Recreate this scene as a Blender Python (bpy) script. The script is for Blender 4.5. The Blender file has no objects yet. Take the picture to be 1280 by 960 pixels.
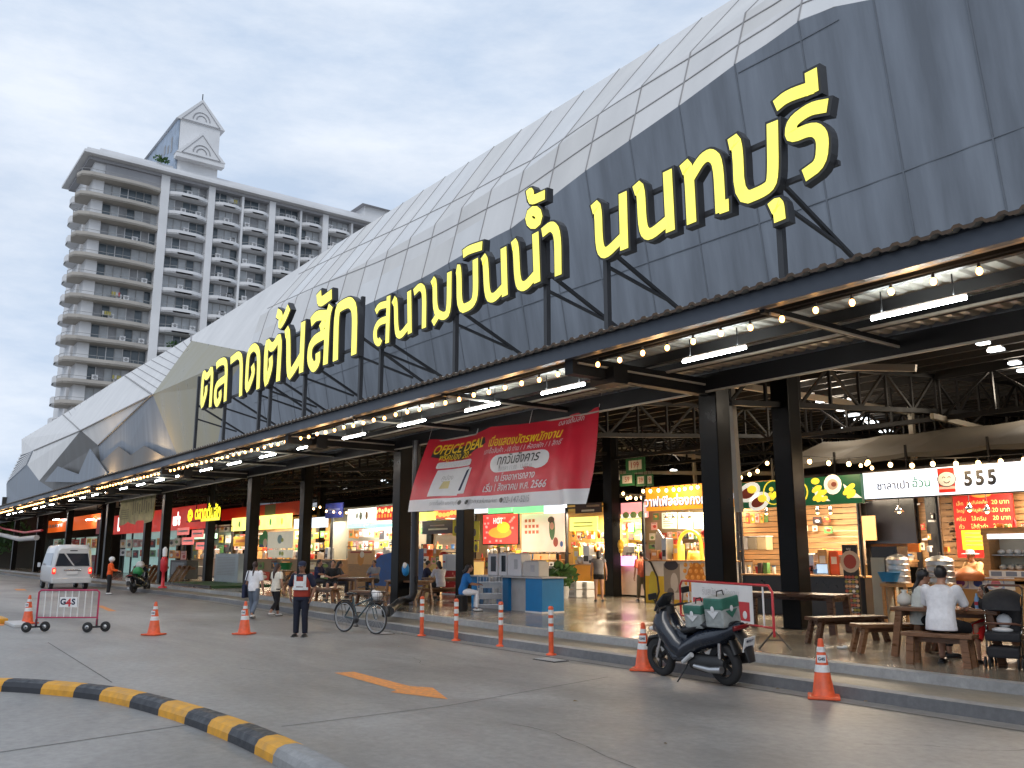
import bpy, bmesh, math, random
from mathutils import Vector as V, Matrix

# ---------------------------------------------------------------- camera, sky, sun, exposure
scene = bpy.context.scene
COL = scene.collection
FPX, HC, YH = 1100.0, 1.85, 692.0          # focal length in photo pixels, eye height, horizon row
PITCH = math.atan((YH - 480) / FPX)
AZ = math.atan((640 + 205) / (FPX / math.cos(PITCH)))
FH = V((-math.cos(AZ), math.sin(AZ), 0))
RIGHT = V((math.sin(AZ), math.cos(AZ), 0))
FWD = FH * math.cos(PITCH) + V((0, 0, math.sin(PITCH)))
UP = RIGHT.cross(FWD)
EYE = V((0, 0, HC))
cam = bpy.data.cameras.new('camera')
cam.sensor_width = 36; cam.lens = 36 * FPX / 1280; cam.clip_end = 3000; cam.clip_start = .05
camo = bpy.data.objects.new('camera', cam); COL.objects.link(camo)
camo.matrix_world = Matrix(((RIGHT.x, UP.x, -FWD.x, 0), (RIGHT.y, UP.y, -FWD.y, 0), (RIGHT.z, UP.z, -FWD.z, HC), (0, 0, 0, 1)))
scene.camera = camo

SUN_EL, SUN_AZ = 40, 138                    # soft sun behind thin cloud
world = bpy.data.worlds.new('World'); scene.world = world; world.use_nodes = True
wn, wl = world.node_tree.nodes, world.node_tree.links
bg = wn['Background']; bg.inputs['Strength'].default_value = 0.122
sky = wn.new('ShaderNodeTexSky'); sky.sky_type = 'NISHITA'; sky.sun_disc = False
sky.sun_elevation = math.radians(SUN_EL); sky.sun_rotation = math.radians(SUN_AZ)
tc = wn.new('ShaderNodeTexCoord')
mp = wn.new('ShaderNodeMapping'); mp.inputs['Scale'].default_value = (1.3, 1.3, 4.2); mp.inputs['Location'].default_value = (3.1, 0.4, .2)
wl.new(tc.outputs['Generated'], mp.inputs['Vector'])
n1 = wn.new('ShaderNodeTexNoise'); n1.inputs['Scale'].default_value = 2.3; n1.inputs['Detail'].default_value = 8; n1.inputs['Roughness'].default_value = .62
wl.new(mp.outputs['Vector'], n1.inputs['Vector'])
r1 = wn.new('ShaderNodeValToRGB'); r1.color_ramp.elements[0].position = .38; r1.color_ramp.elements[1].position = .66
r1.color_ramp.elements[0].color = (4.9, 5.9, 7.4, 1); r1.color_ramp.elements[1].color = (7.3, 7.85, 8.7, 1)
wl.new(n1.outputs['Fac'], r1.inputs['Fac'])
n2 = wn.new('ShaderNodeTexNoise'); n2.inputs['Scale'].default_value = 1.1; n2.inputs['Detail'].default_value = 5
wl.new(mp.outputs['Vector'], n2.inputs['Vector'])
r2 = wn.new('ShaderNodeValToRGB'); r2.color_ramp.elements[0].position = .3; r2.color_ramp.elements[1].position = .55
r2.color_ramp.elements[0].color = (.8, .8, .8, 1); r2.color_ramp.elements[1].color = (.97, .97, .97, 1)
wl.new(n2.outputs['Fac'], r2.inputs['Fac'])
mx = wn.new('ShaderNodeMix'); mx.data_type = 'RGBA'
wl.new(r2.outputs['Color'], mx.inputs['Factor']); wl.new(sky.outputs['Color'], mx.inputs['A']); wl.new(r1.outputs['Color'], mx.inputs['B'])
wl.new(mx.outputs['Result'], bg.inputs['Color'])
sd = bpy.data.lights.new('sun', 'SUN'); sd.energy = .7; sd.angle = math.radians(20); sd.color = (1, .96, .9)
so = bpy.data.objects.new('sun', sd); COL.objects.link(so)
_d = V((math.sin(math.radians(SUN_AZ)) * math.cos(math.radians(SUN_EL)), math.cos(math.radians(SUN_AZ)) * math.cos(math.radians(SUN_EL)), math.sin(math.radians(SUN_EL))))
so.rotation_euler = _d.to_track_quat('Z', 'Y').to_euler(); so.location = (0, -20, 40)
scene.view_settings.view_transform = 'Standard'; scene.view_settings.look = 'None'
scene.view_settings.exposure = 0; scene.view_settings.gamma = 1; scene.view_settings.use_curve_mapping = False
scene.cycles.use_denoising = True
scene.cycles.max_bounces = 6; scene.cycles.diffuse_bounces = 3; scene.cycles.glossy_bounces = 3; scene.cycles.transmission_bounces = 4
scene.cycles.sample_clamp_indirect = 6; scene.cycles.caustics_reflective = False; scene.cycles.caustics_refractive = False

# ---------------------------------------------------------------- measuring: a photo pixel plus one known coordinate gives a point
def ray(x, y):
    return FWD * FPX + RIGHT * (x - 640) + UP * (480 - y)
def P(x, y, X=None, Y=None, Z=None):
    d = ray(x, y)
    if X is not None: t = X / d.x
    elif Y is not None: t = Y / d.y
    else: t = (Z - HC) / d.z
    return EYE + d * t
PF = .30                                     # height of the market floor
rnd = random.Random(7)

# ---------------------------------------------------------------- materials
MATS = {}
def mat(name, col, rough=.6, metal=0, var=.12, scale=3.0, bump=0, emit=0, emitcol=None, spec=None, coat=0, vscale=None, alpha=None, trans=0, evar=0):
    if name in MATS: return MATS[name]
    m = bpy.data.materials.new(name); m.use_nodes = True
    n, l = m.node_tree.nodes, m.node_tree.links
    b = n['Principled BSDF']
    c = (*col, 1)
    b.inputs['Base Color'].default_value = c; b.inputs['Roughness'].default_value = rough; b.inputs['Metallic'].default_value = metal
    if spec is not None: b.inputs['Specular IOR Level'].default_value = spec
    if coat: b.inputs['Coat Weight'].default_value = coat
    if trans: b.inputs['Transmission Weight'].default_value = trans
    if alpha is not None: b.inputs['Alpha'].default_value = alpha
    if emit:
        if evar:
            t_ = n.new('ShaderNodeTexCoord'); n_ = n.new('ShaderNodeTexNoise'); n_.inputs['Scale'].default_value = 1.6; n_.inputs['Detail'].default_value = 3; l.new(t_.outputs['Object'], n_.inputs['Vector'])
            r_ = n.new('ShaderNodeMapRange'); r_.inputs['From Min'].default_value = .3; r_.inputs['From Max'].default_value = .7; r_.inputs['To Min'].default_value = emit * (1 - evar); r_.inputs['To Max'].default_value = emit * (1 + evar); l.new(n_.outputs['Fac'], r_.inputs['Value']); l.new(r_.outputs['Result'], b.inputs['Emission Strength'])
        b.inputs['Emission Color'].default_value = (*(emitcol or col), 1); b.inputs['Emission Strength'].default_value = emit
    if var:
        t = n.new('ShaderNodeTexCoord'); mpn = n.new('ShaderNodeMapping'); l.new(t.outputs['Object'], mpn.inputs['Vector'])
        if vscale: mpn.inputs['Scale'].default_value = vscale
        no = n.new('ShaderNodeTexNoise'); no.inputs['Scale'].default_value = scale; no.inputs['Detail'].default_value = 6; no.inputs['Roughness'].default_value = .6
        l.new(mpn.outputs['Vector'], no.inputs['Vector'])
        r = n.new('ShaderNodeMapRange'); r.inputs['From Min'].default_value = .3; r.inputs['From Max'].default_value = .7
        r.inputs['To Min'].default_value = 1 - var; r.inputs['To Max'].default_value = 1 + var
        l.new(no.outputs['Fac'], r.inputs['Value'])
        mm = n.new('ShaderNodeVectorMath'); mm.operation = 'SCALE'; mm.inputs[0].default_value = col
        l.new(r.outputs['Result'], mm.inputs['Scale']); l.new(mm.outputs['Vector'], b.inputs['Base Color'])
        r3 = n.new('ShaderNodeMapRange'); r3.inputs['From Min'].default_value = .3; r3.inputs['From Max'].default_value = .7
        r3.inputs['To Min'].default_value = max(.03, rough - var * .6); r3.inputs['To Max'].default_value = min(1, rough + var * .6)
        l.new(no.outputs['Fac'], r3.inputs['Value']); l.new(r3.outputs['Result'], b.inputs['Roughness'])
        if bump:
            bp = n.new('ShaderNodeBump'); bp.inputs['Strength'].default_value = bump; bp.inputs['Distance'].default_value = .02
            l.new(no.outputs['Fac'], bp.inputs['Height']); l.new(bp.outputs['Normal'], b.inputs['Normal'])
    MATS[name] = m
    return m
def lit(name, col, e, var=0.0, evar=.18):
    """a backlit face or lamp: it gives off light"""
    return mat(name, tuple(min(.8, c) for c in col), .4, var=var, emit=e, emitcol=col, evar=evar)

def c8(r, g, b):
    f = lambda u: (u / 255 / 12.92) if u / 255 <= .04045 else ((u / 255 + .055) / 1.055) ** 2.4
    return (f(r), f(g), f(b))

M = dict(
    black=mat('black_paint', (.018, .018, .02), .35, var=.2, scale=2),
    column=mat('column_paint', (.005, .0048, .0045), .34, var=.12, scale=1.5, spec=.14),
    steel=mat('dark_steel', (.009, .009, .01), .5, spec=.2),
    beige_steel=mat('beige_steel', (.32, .29, .24), .5),
    metal=mat('bare_metal', (.5, .5, .5), .36, 1, var=.05, scale=3),
    chrome=mat('chrome', (.7, .7, .72), .15, 1, var=.05),
    rubber=mat('rubber', (.02, .02, .021), .75, var=.2, scale=20),
    white=mat('white_paint', (.72, .72, .72), .45, var=.06),
    offwhite=mat('offwhite', (.62, .6, .55), .55, var=.08),
    red=mat('red_paint', (.5, .02, .03), .4, var=.12),
    orange=mat('orange_plastic', (.7, .1, .03), .5, var=.28, scale=7),
    reflect=mat('reflective_white', (.66, .66, .65), .4, var=.2, scale=12),
    yellow=mat('yellow_paint', (.72, .42, .03), .5, var=.12, scale=8),
    wood=mat('brown_wood', (.16, .075, .035), .38, var=.35, scale=5, vscale=(1, 6, 6)),
    darkwood=mat('dark_wood', (.07, .032, .018), .35, var=.35, scale=5, vscale=(1, 6, 6)),
    tanwood=mat('tan_wood', (.42, .22, .08), .45, var=.22, scale=4, vscale=(1, 6, 6)),
    tanlam=mat('tan_laminate', (.5, .29, .11), .5, var=.08),
    glassdark=mat('dark_glass', (.02, .025, .03), .08, var=0),
    grey=mat('grey_paint', (.3, .31, .32), .5),
    lgrey=mat('light_grey', (.5, .5, .5), .5),
    navy=mat('navy', (.012, .018, .05), .8),
    blue=mat('blue_panel', (.01, .2, .48), .45, var=.08),
    green=mat('green', (.02, .22, .07), .5),
    skin=mat('skin', (.38, .2, .13), .55, var=.05), skin2=mat('skin_tan', (.26, .13, .08), .55, var=.05),
    hair=mat('black_hair', (.012, .01, .01), .5, var=.3, scale=40),
    leaf=mat('leaf', (.05, .12, .03), .5, var=.5, scale=12),
)

# ---------------------------------------------------------------- mesh builder
_txt = {}
def text_mesh(body, bold=0.0, shear=0.0):
    k = (body, bold, shear)
    if k not in _txt:
        cu = bpy.data.curves.new('lettering', 'FONT'); cu.body = body; cu.align_x = 'CENTER'; cu.resolution_u = 3
        cu.offset = bold; cu.shear = shear; cu.fill_mode = 'FRONT'
        o = bpy.data.objects.new('lettering', cu); COL.objects.link(o)
        dg = bpy.context.evaluated_depsgraph_get(); dg.update()
        me = bpy.data.meshes.new_from_object(o.evaluated_get(dg))
        vs = [(v.co.x, v.co.y) for v in me.vertices]; fs = [tuple(p.vertices) for p in me.polygons]
        bpy.data.objects.remove(o); bpy.data.curves.remove(cu); bpy.data.meshes.remove(me)
        xs = [v[0] for v in vs] or [0]; ys = [v[1] for v in vs] or [0]
        _txt[k] = (vs, fs, (min(xs), max(xs), min(ys), max(ys)))
    return _txt[k]

class MB:
    def __init__(s, m=None):
        s.v, s.f, s.fm, s.fs, s.mats, s.cm = [], [], [], [], [], 0
        if m: s.use(m)
    def use(s, m):
        if isinstance(m, str): m = M[m]
        if m not in s.mats: s.mats.append(m)
        s.cm = s.mats.index(m); return s
    def add(s, vs, fs, smooth=False, T=None):
        o = len(s.v)
        s.v += [T @ V(v) if T else V(v) for v in vs]
        for f in fs:
            s.f.append([i + o for i in f]); s.fm.append(s.cm); s.fs.append(smooth)
        return s
    def box(s, lo, hi, T=None):
        (x0, y0, z0), (x1, y1, z1) = lo, hi
        vs = [(x0, y0, z0), (x1, y0, z0), (x1, y1, z0), (x0, y1, z0), (x0, y0, z1), (x1, y0, z1), (x1, y1, z1), (x0, y1, z1)]
        return s.add(vs, [(3, 2, 1, 0), (4, 5, 6, 7), (0, 1, 5, 4), (1, 2, 6, 5), (2, 3, 7, 6), (3, 0, 4, 7)], T=T)
    def cbox(s, c, d, T=None, bev=0):
        c = V(c); h = V(d) / 2
        if bev:
            return s.rbox(c, h, bev, T)
        return s.box(c - h, c + h, T)
    def rbox(s, c, h, b, T=None):
        """box with chamfered edges"""
        bm = bmesh.new(); bmesh.ops.create_cube(bm, size=1)
        for v in bm.verts: v.co = V((v.co.x * 2 * h.x, v.co.y * 2 * h.y, v.co.z * 2 * h.z)) + c
        bmesh.ops.bevel(bm, geom=bm.edges[:], offset=b, segments=2, affect='EDGES', profile=.6)
        bm.verts.index_update()
        s.add([v.co.copy() for v in bm.verts], [[v.index for v in f.verts] for f in bm.faces], False, T); bm.free(); return s
    def bar(s, a, b, w, h=None, up=(0, 0, 1)):
        a, b = V(a), V(b); d = (b - a); h = h or w
        if d.length < 1e-6: return s
        dn = d.normalized(); u = V(up)
        if abs(dn.dot(u)) > .98: u = V((0, 1, 0))
        r = dn.cross(u).normalized() * (w / 2); q = r.cross(dn).normalized() * (h / 2)
        vs = [a - r - q, a + r - q, a + r + q, a - r + q, b - r - q, b + r - q, b + r + q, b - r + q]
        return s.add(vs, [(0, 1, 2, 3), (7, 6, 5, 4), (4, 5, 1, 0), (5, 6, 2, 1), (6, 7, 3, 2), (7, 4, 0, 3)])
    def tube(s, pts, r, n=8, closed=False, smooth=True, T=None, sx=1, ref=None):
        pts = [V(p) for p in pts]; k = len(pts); rs = r if isinstance(r, (list, tuple)) else [r] * k
        vs, fs = [], []; prev = None
        for i, p in enumerate(pts):
            a = pts[(i - 1) % k] if (closed or i) else p; b = pts[(i + 1) % k] if (closed or i < k - 1) else p
            d = (b - a).normalized()
            if prev is None:
                u = V(ref) if ref else (V((0, 0, 1)) if abs(d.z) < .9 else V((0, 1, 0)))
            else: u = prev
            x = (u - d * u.dot(d)); x = x.normalized() if x.length > 1e-5 else d.orthogonal().normalized()
            prev = x; y = d.cross(x)
            for j in range(n):
                an = 2 * math.pi * j / n
                vs.append(p + (x * math.cos(an) + y * math.sin(an) * sx) * rs[i])
        m = k if closed else k - 1
        for i in range(m):
            i2 = (i + 1) % k
            for j in range(n):
                j2 = (j + 1) % n
                fs.append((i * n + j, i * n + j2, i2 * n + j2, i2 * n + j))
        s.add(vs, fs, smooth, T)
        if not closed:
            s.add([vs[j] for j in range(n)][::-1], [tuple(range(n))], False, T); s.add(vs[-n:], [tuple(range(n))], False, T)
        return s
    def lathe(s, prof, n=20, c=(0, 0, 0), axis=None, smooth=True, cap=True):
        T = Matrix.Translation(V(c)) @ (axis.to_4x4() if axis else Matrix.Identity(4))
        vs, fs = [], []
        for r, z in prof:
            for j in range(n):
                a = 2 * math.pi * j / n; vs.append((r * math.cos(a), r * math.sin(a), z))
        for i in range(len(prof) - 1):
            for j in range(n):
                j2 = (j + 1) % n; fs.append((i * n + j, i * n + j2, (i + 1) * n + j2, (i + 1) * n + j))
        s.add(vs, fs, smooth, T)
        for i, rev in ((0, True), (len(prof) - 1, False)):
            if cap and prof[i][0] > 1e-4:
                q = vs[i * n:(i + 1) * n]; s.add(q[::-1] if rev else q, [tuple(range(n))], False, T)
        return s
    def ell(s, c, r, n=12, T=None, m=None):
        m = m or n // 2; r = r if isinstance(r, (list, tuple, V)) else (r, r, r); vs, fs = [(c[0], c[1], c[2] - r[2])], []
        for i in range(1, m):
            t = math.pi * i / m - math.pi / 2
            for j in range(n):
                a = 2 * math.pi * j / n
                vs.append((c[0] + r[0] * math.cos(t) * math.cos(a), c[1] + r[1] * math.cos(t) * math.sin(a), c[2] + r[2] * math.sin(t)))
        vs.append((c[0], c[1], c[2] + r[2])); L = len(vs) - 1
        for j in range(n):
            j2 = (j + 1) % n; fs.append((0, 1 + j2, 1 + j)); fs.append((L, 1 + (m - 2) * n + j, 1 + (m - 2) * n + j2))
            for i in range(m - 2): fs.append((1 + i * n + j, 1 + i * n + j2, 1 + (i + 1) * n + j2, 1 + (i + 1) * n + j))
        return s.add(vs, fs, True, T)
    def poly(s, pts): return s.add(pts, [tuple(range(len(pts)))])
    def prism(s, pts, off, T=None):
        pts = [V(p) for p in pts]; off = V(off); n = len(pts)
        vs = pts + [p + off for p in pts]
        nrm = V((0, 0, 0))
        for i in range(n): nrm += pts[i].cross(pts[(i + 1) % n])
        front = tuple(range(n)); back = tuple(range(2 * n - 1, n - 1, -1))
        if nrm.dot(off) > 0: fs = [front[::-1], tuple(range(n, 2 * n))] + [(i, (i + 1) % n, n + (i + 1) % n, n + i) for i in range(n)]
        else: fs = [front, back] + [((i + 1) % n, i, n + i, n + (i + 1) % n) for i in range(n)]
        return s.add(vs, fs, T=T)
    def text(s, body, c, h=None, w=None, ax=(1, 0, 0), ay=(0, 0, 1), bold=0.0, shear=0.0, fn=None):
        """flat lettering centred at c; h / w = height and width of its box; fn maps (x, y) to a point instead"""
        vs, fs, (x0, x1, y0, y1) = text_mesh(body, bold, shear)
        if not fs: return s
        sy = (h / (y1 - y0)) if h else (w / (x1 - x0)); sx = (w / (x1 - x0)) if w else sy
        ax, ay, c0 = V(ax), V(ay), V(c) if fn is None else None
        out = []
        for x, y in vs:
            u, v = (x - (x0 + x1) / 2) * sx, (y - (y0 + y1) / 2) * sy
            out.append(fn(u, v) if fn else c0 + ax * u + ay * v)
        return s.add(out, fs)
    def build(s, name, parent=None, loc=None, rz=0, world=False):
        me = bpy.data.meshes.new(name)
        off = parent.location if (world and parent is not None) else V((0, 0, 0))
        me.from_pydata([tuple(v - off) for v in s.v], [], s.f)
        for m in s.mats: me.materials.append(m)
        me.polygons.foreach_set('material_index', s.fm); me.polygons.foreach_set('use_smooth', s.fs)
        me.update()
        o = bpy.data.objects.new(name, me); COL.objects.link(o)
        if parent is not None: o.parent = parent
        if loc is not None: o.location = loc
        o.rotation_euler.z = rz
        return o

def tag(o, label, cat, group=None):
    o['label'] = label; o['category'] = cat
    if group: o['group'] = group
    return o
def thing(name, label, cat, loc=(0, 0, 0), rz=0, group=None):
    o = bpy.data.objects.new(name, None); COL.objects.link(o); o.location = loc; o.rotation_euler.z = rz
    o.empty_display_size = .2
    return tag(o, label, cat, group)
def struct(o): o['kind'] = 'structure'; return o
def kids(o): return [c for c in COL.objects if c.parent == o]
def dup(root, loc, rz=None, label=None):
    r = root.copy(); COL.objects.link(r); r.location = loc
    if rz is not None: r.rotation_euler.z = rz
    if label: r['label'] = label
    for ch in kids(root):
        c = ch.copy(); COL.objects.link(c); c.parent = r
        for g in kids(ch):
            d = g.copy(); COL.objects.link(d); d.parent = c
    return r
def BX(name, parent, m, lo, hi, bev=0):
    b = MB(m); lo, hi = V(lo), V(hi)
    b.cbox((lo + hi) / 2, hi - lo, bev=bev)
    return b.build(name, parent)
ORD = 'first second third fourth fifth sixth seventh eighth ninth tenth eleventh twelfth thirteenth fourteenth fifteenth sixteenth seventeenth eighteenth nineteenth twentieth'.split()
def lamp(name, loc, power, size, col=(1, .85, .65), parent=None, down=True, sy=None):
    d = bpy.data.lights.new(name, 'AREA'); d.energy = power; d.size = size; d.color = col
    if sy: d.shape = 'RECTANGLE'; d.size_y = sy
    o = bpy.data.objects.new(name, d); COL.objects.link(o); o.location = loc
    if parent is not None: o.parent = parent
    return o
# ================================================================ THE SETTING
# ---- road, kerbs, market floor
def concrete(name, col, rough, warm=None):
    m = mat(name, col, rough, var=.16, scale=.45, bump=0)
    n, l = m.node_tree.nodes, m.node_tree.links; b = n['Principled BSDF']
    t = n.new('ShaderNodeTexCoord'); no = n.new('ShaderNodeTexNoise'); no.inputs['Scale'].default_value = 9; no.inputs['Detail'].default_value = 10; no.inputs['Roughness'].default_value = .7
    l.new(t.outputs['Object'], no.inputs['Vector'])
    old = b.inputs['Base Color'].links[0].from_socket
    r = n.new('ShaderNodeMapRange'); r.inputs['From Min'].default_value = .3; r.inputs['From Max'].default_value = .7; r.inputs['To Min'].default_value = .8; r.inputs['To Max'].default_value = 1.2
    l.new(no.outputs['Fac'], r.inputs['Value'])
    st = n.new('ShaderNodeTexNoise'); st.inputs['Scale'].default_value = .16; st.inputs['Detail'].default_value = 7; st.inputs['Roughness'].default_value = .65; st.inputs['Distortion'].default_value = .6
    mp_ = n.new('ShaderNodeMapping'); mp_.inputs['Scale'].default_value = (.55, 1.5, 1); l.new(t.outputs['Object'], mp_.inputs['Vector']); l.new(mp_.outputs['Vector'], st.inputs['Vector'])
    r2_ = n.new('ShaderNodeMapRange'); r2_.inputs['From Min'].default_value = .34; r2_.inputs['From Max'].default_value = .62; r2_.inputs['To Min'].default_value = .56; r2_.inputs['To Max'].default_value = 1.12
    l.new(st.outputs['Fac'], r2_.inputs['Value'])
    mu = n.new('ShaderNodeMath'); mu.operation = 'MULTIPLY'; l.new(r.outputs['Result'], mu.inputs[0]); l.new(r2_.outputs['Result'], mu.inputs[1])
    mm = n.new('ShaderNodeVectorMath'); mm.operation = 'SCALE'; l.new(old, mm.inputs[0]); l.new(mu.outputs['Value'], mm.inputs['Scale'])
    l.new(mm.outputs['Vector'], b.inputs['Base Color'])
    bp = n.new('ShaderNodeBump'); bp.inputs['Strength'].default_value = .25; bp.inputs['Distance'].default_value = .01
    l.new(no.outputs['Fac'], bp.inputs['Height']); l.new(bp.outputs['Normal'], b.inputs['Normal'])
    return m
M['road'] = concrete('road_concrete', (.262, .252, .24), .5)
M['apron'] = concrete('inner_road_concrete', (.3,.3,.3), .6)
M['kerb'] = concrete('kerb_concrete', (.31, .31, .31), .7)
M['tread'] = concrete('step_concrete', (.21, .19, .155), .5)
M['floor'] = concrete('polished_floor', (.25, .215, .165), .2)
M['joint'] = mat('joint', (.11, .107, .1), .9)
g = MB('road').add([(-900, -500, 0), (300, -500, 0), (300, 900, 0), (-900, 900, 0)], [(0, 1, 2, 3)]); struct(g.build('road'))

KX = [(14, 10.2), (-5, 10.6), (-9, 10.8), (-14, 10.95), (-21, 11.2), (-28, 11.75), (-36, 12.2), (-52, 12.1), (-118, 12.1)]
UX = [(14, 11.4), (-5, 11.66), (-9, 11.82), (-14, 11.95), (-21.7, 12.4), (-29, 12.75), (-36, 13.1), (-52, 13.2), (-118, 13.2)]
def lerp(tab, x):
    for (a, b), (c, d) in zip(tab, tab[1:]):
        if min(a, c) <= x <= max(a, c): return b + (d - b) * (x - a) / (c - a)
    return tab[-1][1] if x < tab[-1][0] else tab[0][1]
XS = [14 - i * 3.3 for i in range(41)]
def strip(b, ya, za, yb, zb):
    vs, fs = [], []
    for x in XS: vs += [(x, ya(x), za), (x, yb(x), zb)]
    for i in range(len(XS) - 1): fs.append((2 * i, 2 * i + 1, 2 * i + 3, 2 * i + 2))
    b.add(vs, fs)
kl = lambda x: lerp(KX, x); ku = lambda x: lerp(UX, x)
M['kerb_low'] = concrete('stained_kerb', (.15, .15, .155), .7)
b = MB('kerb_low'); strip(b, kl, -.02, lambda x: kl(x) + .015, .145); b.use('kerb'); strip(b, lambda x: kl(x) + .015, .145, lambda x: kl(x) + .16, .16)
b.use('tread'); strip(b, lambda x: kl(x) + .16, .16, lambda x: ku(x) + .02, .16)
b.use('kerb'); strip(b, ku, .13, lambda x: ku(x) + .012, .288); strip(b, lambda x: ku(x) + .012, .288, lambda x: ku(x) + .14, PF)
struct(b.build('kerb'))
b = MB('floor'); strip(b, lambda x: ku(x) + .14, PF, lambda x: 75, PF); struct(b.build('market_floor'))
b = MB('joint')
for a, c in (((60, 803), (140, 853)), ((352, 908), (560, 882)), ((0, 940), (240, 905)), ((-60, 948), (0, 940)), ((560, 882), (760, 846)), ((480, 890), (640, 958))):
    p, q = P(*a, Z=.004), P(*c, Z=.004); n_ = (q - p).normalized().cross(V((0, 0, 1))) * .009
    if a == (480, 890): continue
    b.add([p - n_, q - n_, q + n_, p + n_], [(0, 1, 2, 3)])
for x0 in range(-60, 8, 5):
    b.add([(x0, kl(x0) - .36, .004), (x0 + 5, kl(x0 + 5) - .36, .004), (x0 + 5, kl(x0 + 5) - .32, .004), (x0, kl(x0) - .32, .004)], [(0, 1, 2, 3)])
struct(b.build('road_joints'))
# painted arrow on the road
M['roadpaint'] = mat('road_paint', (.62, .24, .06), .7, var=.35, scale=14)
A = [(418, 842), (440, 839), (508, 857), (545, 860), (560, 874), (520, 868), (490, 866), (497, 861)]
b = MB('roadpaint')
b.add([P(x, y, Z=.004) for x, y in ((418, 841), (442, 839.5), (512, 857.5), (496, 862.5))], [(0, 1, 2, 3)])
b.add([P(x, y, Z=.004) for x, y in ((488, 865), (496, 862.5), (512, 857.5), (541, 859.5), (560, 874))], [(0, 1, 2, 3, 4)])
struct(b.build('road_arrow_marking'))
b = MB('roadpaint')
for q in (((120, 757), (128, 757), (146, 764), (136, 764)), ((0, 777), (8, 777), (4, 782), (-6, 782)), ((18, 736), (30, 736), (34, 738), (20, 738))):
    b.add([P(x, y, Z=.004) for x, y in q], [(0, 1, 2, 3)])
struct(b.build('road_marking'))

# ---- black and yellow island kerb, curved
def arc_pts():
    out = [(-40, 846), (0, 846.5), (40, 848), (100, 853), (150, 859), (200, 871), (250, 885), (300, 903), (345, 922), (400, 950), (450, 978), (520, 1020)]
    return [P(x, y + 6, Z=.1) for x, y in out]
AP = arc_pts()
def resample(pts, step):
    out = [pts[0].copy()]; acc = 0
    for a, c in zip(pts, pts[1:]):
        L = (c - a).length; d = step - acc
        while d <= L: out.append(a + (c - a) * (d / L)); d += step
        acc = L - (d - step)
    return out
# smooth the traced line
def chaik(p):
    q = [p[0]]
    for a, c in zip(p, p[1:]): q += [a * .75 + c * .25, a * .25 + c * .75]
    return q + [p[-1]]
AP = chaik(chaik(AP))
for p in AP: p.z = 0
bounds = [(-40, 0), (13, 1), (59, 0), (101, 1), (137, 0), (176, 1), (214, 0), (245, 1), (276, 0), (304, 1), (335, 0), (361, 2), (520, 2)]
def pxx(p):
    d = p - EYE; return 640 + FPX * d.dot(RIGHT) / d.dot(FWD)
M['kyel'] = mat('kerb_yellow', (.62, .3, .025), .55, var=.25, scale=7)
M['kblk'] = mat('kerb_black', (.022, .024, .03), .5, var=.35, scale=9)
b = MB()
fine = resample(AP, .08)
prof = [(-.17, 0), (-.165, .07), (-.13, .125), (-.06, .15), (.05, .15), (.12, .125), (.155, .07), (.16, 0)]
rings = []
for i, p in enumerate(fine):
    t = (fine[min(i + 1, len(fine) - 1)] - fine[max(i - 1, 0)]).normalized(); s_ = t.cross(V((0, 0, 1)))
    rings.append([p + s_ * u + V((0, 0, w)) for u, w in prof])
for i in range(len(rings) - 1):
    x = pxx(fine[i] + V((0, 0, .1))); k = [c for bx_, c in bounds if x >= bx_]; k = k[-1] if k else 0
    b.use(('kyel', 'kblk', 'kerb')[k])
    for j in range(len(prof) - 1): b.add([rings[i][j], rings[i][j + 1], rings[i + 1][j + 1], rings[i + 1][j]], [(0, 1, 2, 3)], True)
struct(b.build('striped_kerb'))
b = MB('kyel')
p = P(0, 779, Z=.0); b.cbox((p.x - .3, p.y, .07), (1.2, .3, .14), bev=.03); b.use('lgrey').cbox((p.x + 1.2, p.y + .25, .04), (1.6, .4, .08), bev=.02)
struct(b.build('island_kerb'))

# ================================================================ THE MARKET HALL
M['light_panel'] = mat('pale_cladding', (.73, .715, .7), .5, var=.09, scale=.7, vscale=(1, 1, .35))
M['light_panel_b'] = mat('pale_cladding_warm', (.69, .67, .645), .5, var=.09, scale=.8, vscale=(1, 1, .35))
M['light_panel_c'] = mat('pale_cladding_cool', (.74, .735, .73), .5, var=.08, scale=.6, vscale=(1, 1, .35))
M['dark_panel'] = mat('slate_cladding', (.235, .262, .305), .55, spec=.22, var=.24, scale=1.1, vscale=(1.8, 1, .12))
M['gold_panel'] = mat('gold_cladding', (.3, .265, .16), .35, var=.15, scale=.7, vscale=(1.2, 1, .2))
M['bronze_panel'] = mat('bronze_cladding', (.13, .125, .12), .5, spec=.3, var=.15, scale=.7, vscale=(1.2, 1, .2))
M['bulbbig'] = lit('bulb_glass_inside', (1, .6, .24), 12)
M['seam'] = mat('panel_seam', (.36, .35, .35), .7)
M['dseam'] = mat('dark_panel_seam', (.165, .185, .215), .6)
hall = thing('market_hall', 'long open market hall with faceted pale and slate metal roof shell and black columns', 'building', (-50, 14, 0))
HL = hall.location
CRpx = [(1420, -75), (1250, -38), (1150, -14), (1080, 1.5), (1017, 13), (960, 54), (926, 75), (852, 130), (786, 176), (727, 217), (640, 285), (610, 300), (533, 345), (458, 381), (371, 415), (310, 440)]
CR = [P(x, y, Y=13.3) for x, y in CRpx]
CZ = [(p.x, p.z) for p in CR]
zc = lambda x: lerp(CZ, x)
ZR = 15.2
def ysh(t): return 13.3 + .45 * t / .36 if t < .36 else 13.75 + 2.25 * (t - .36) / .64
def shell(x, t):
    z0 = zc(x); return V((x, ysh(t), z0 + (ZR - z0) * t))
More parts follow.
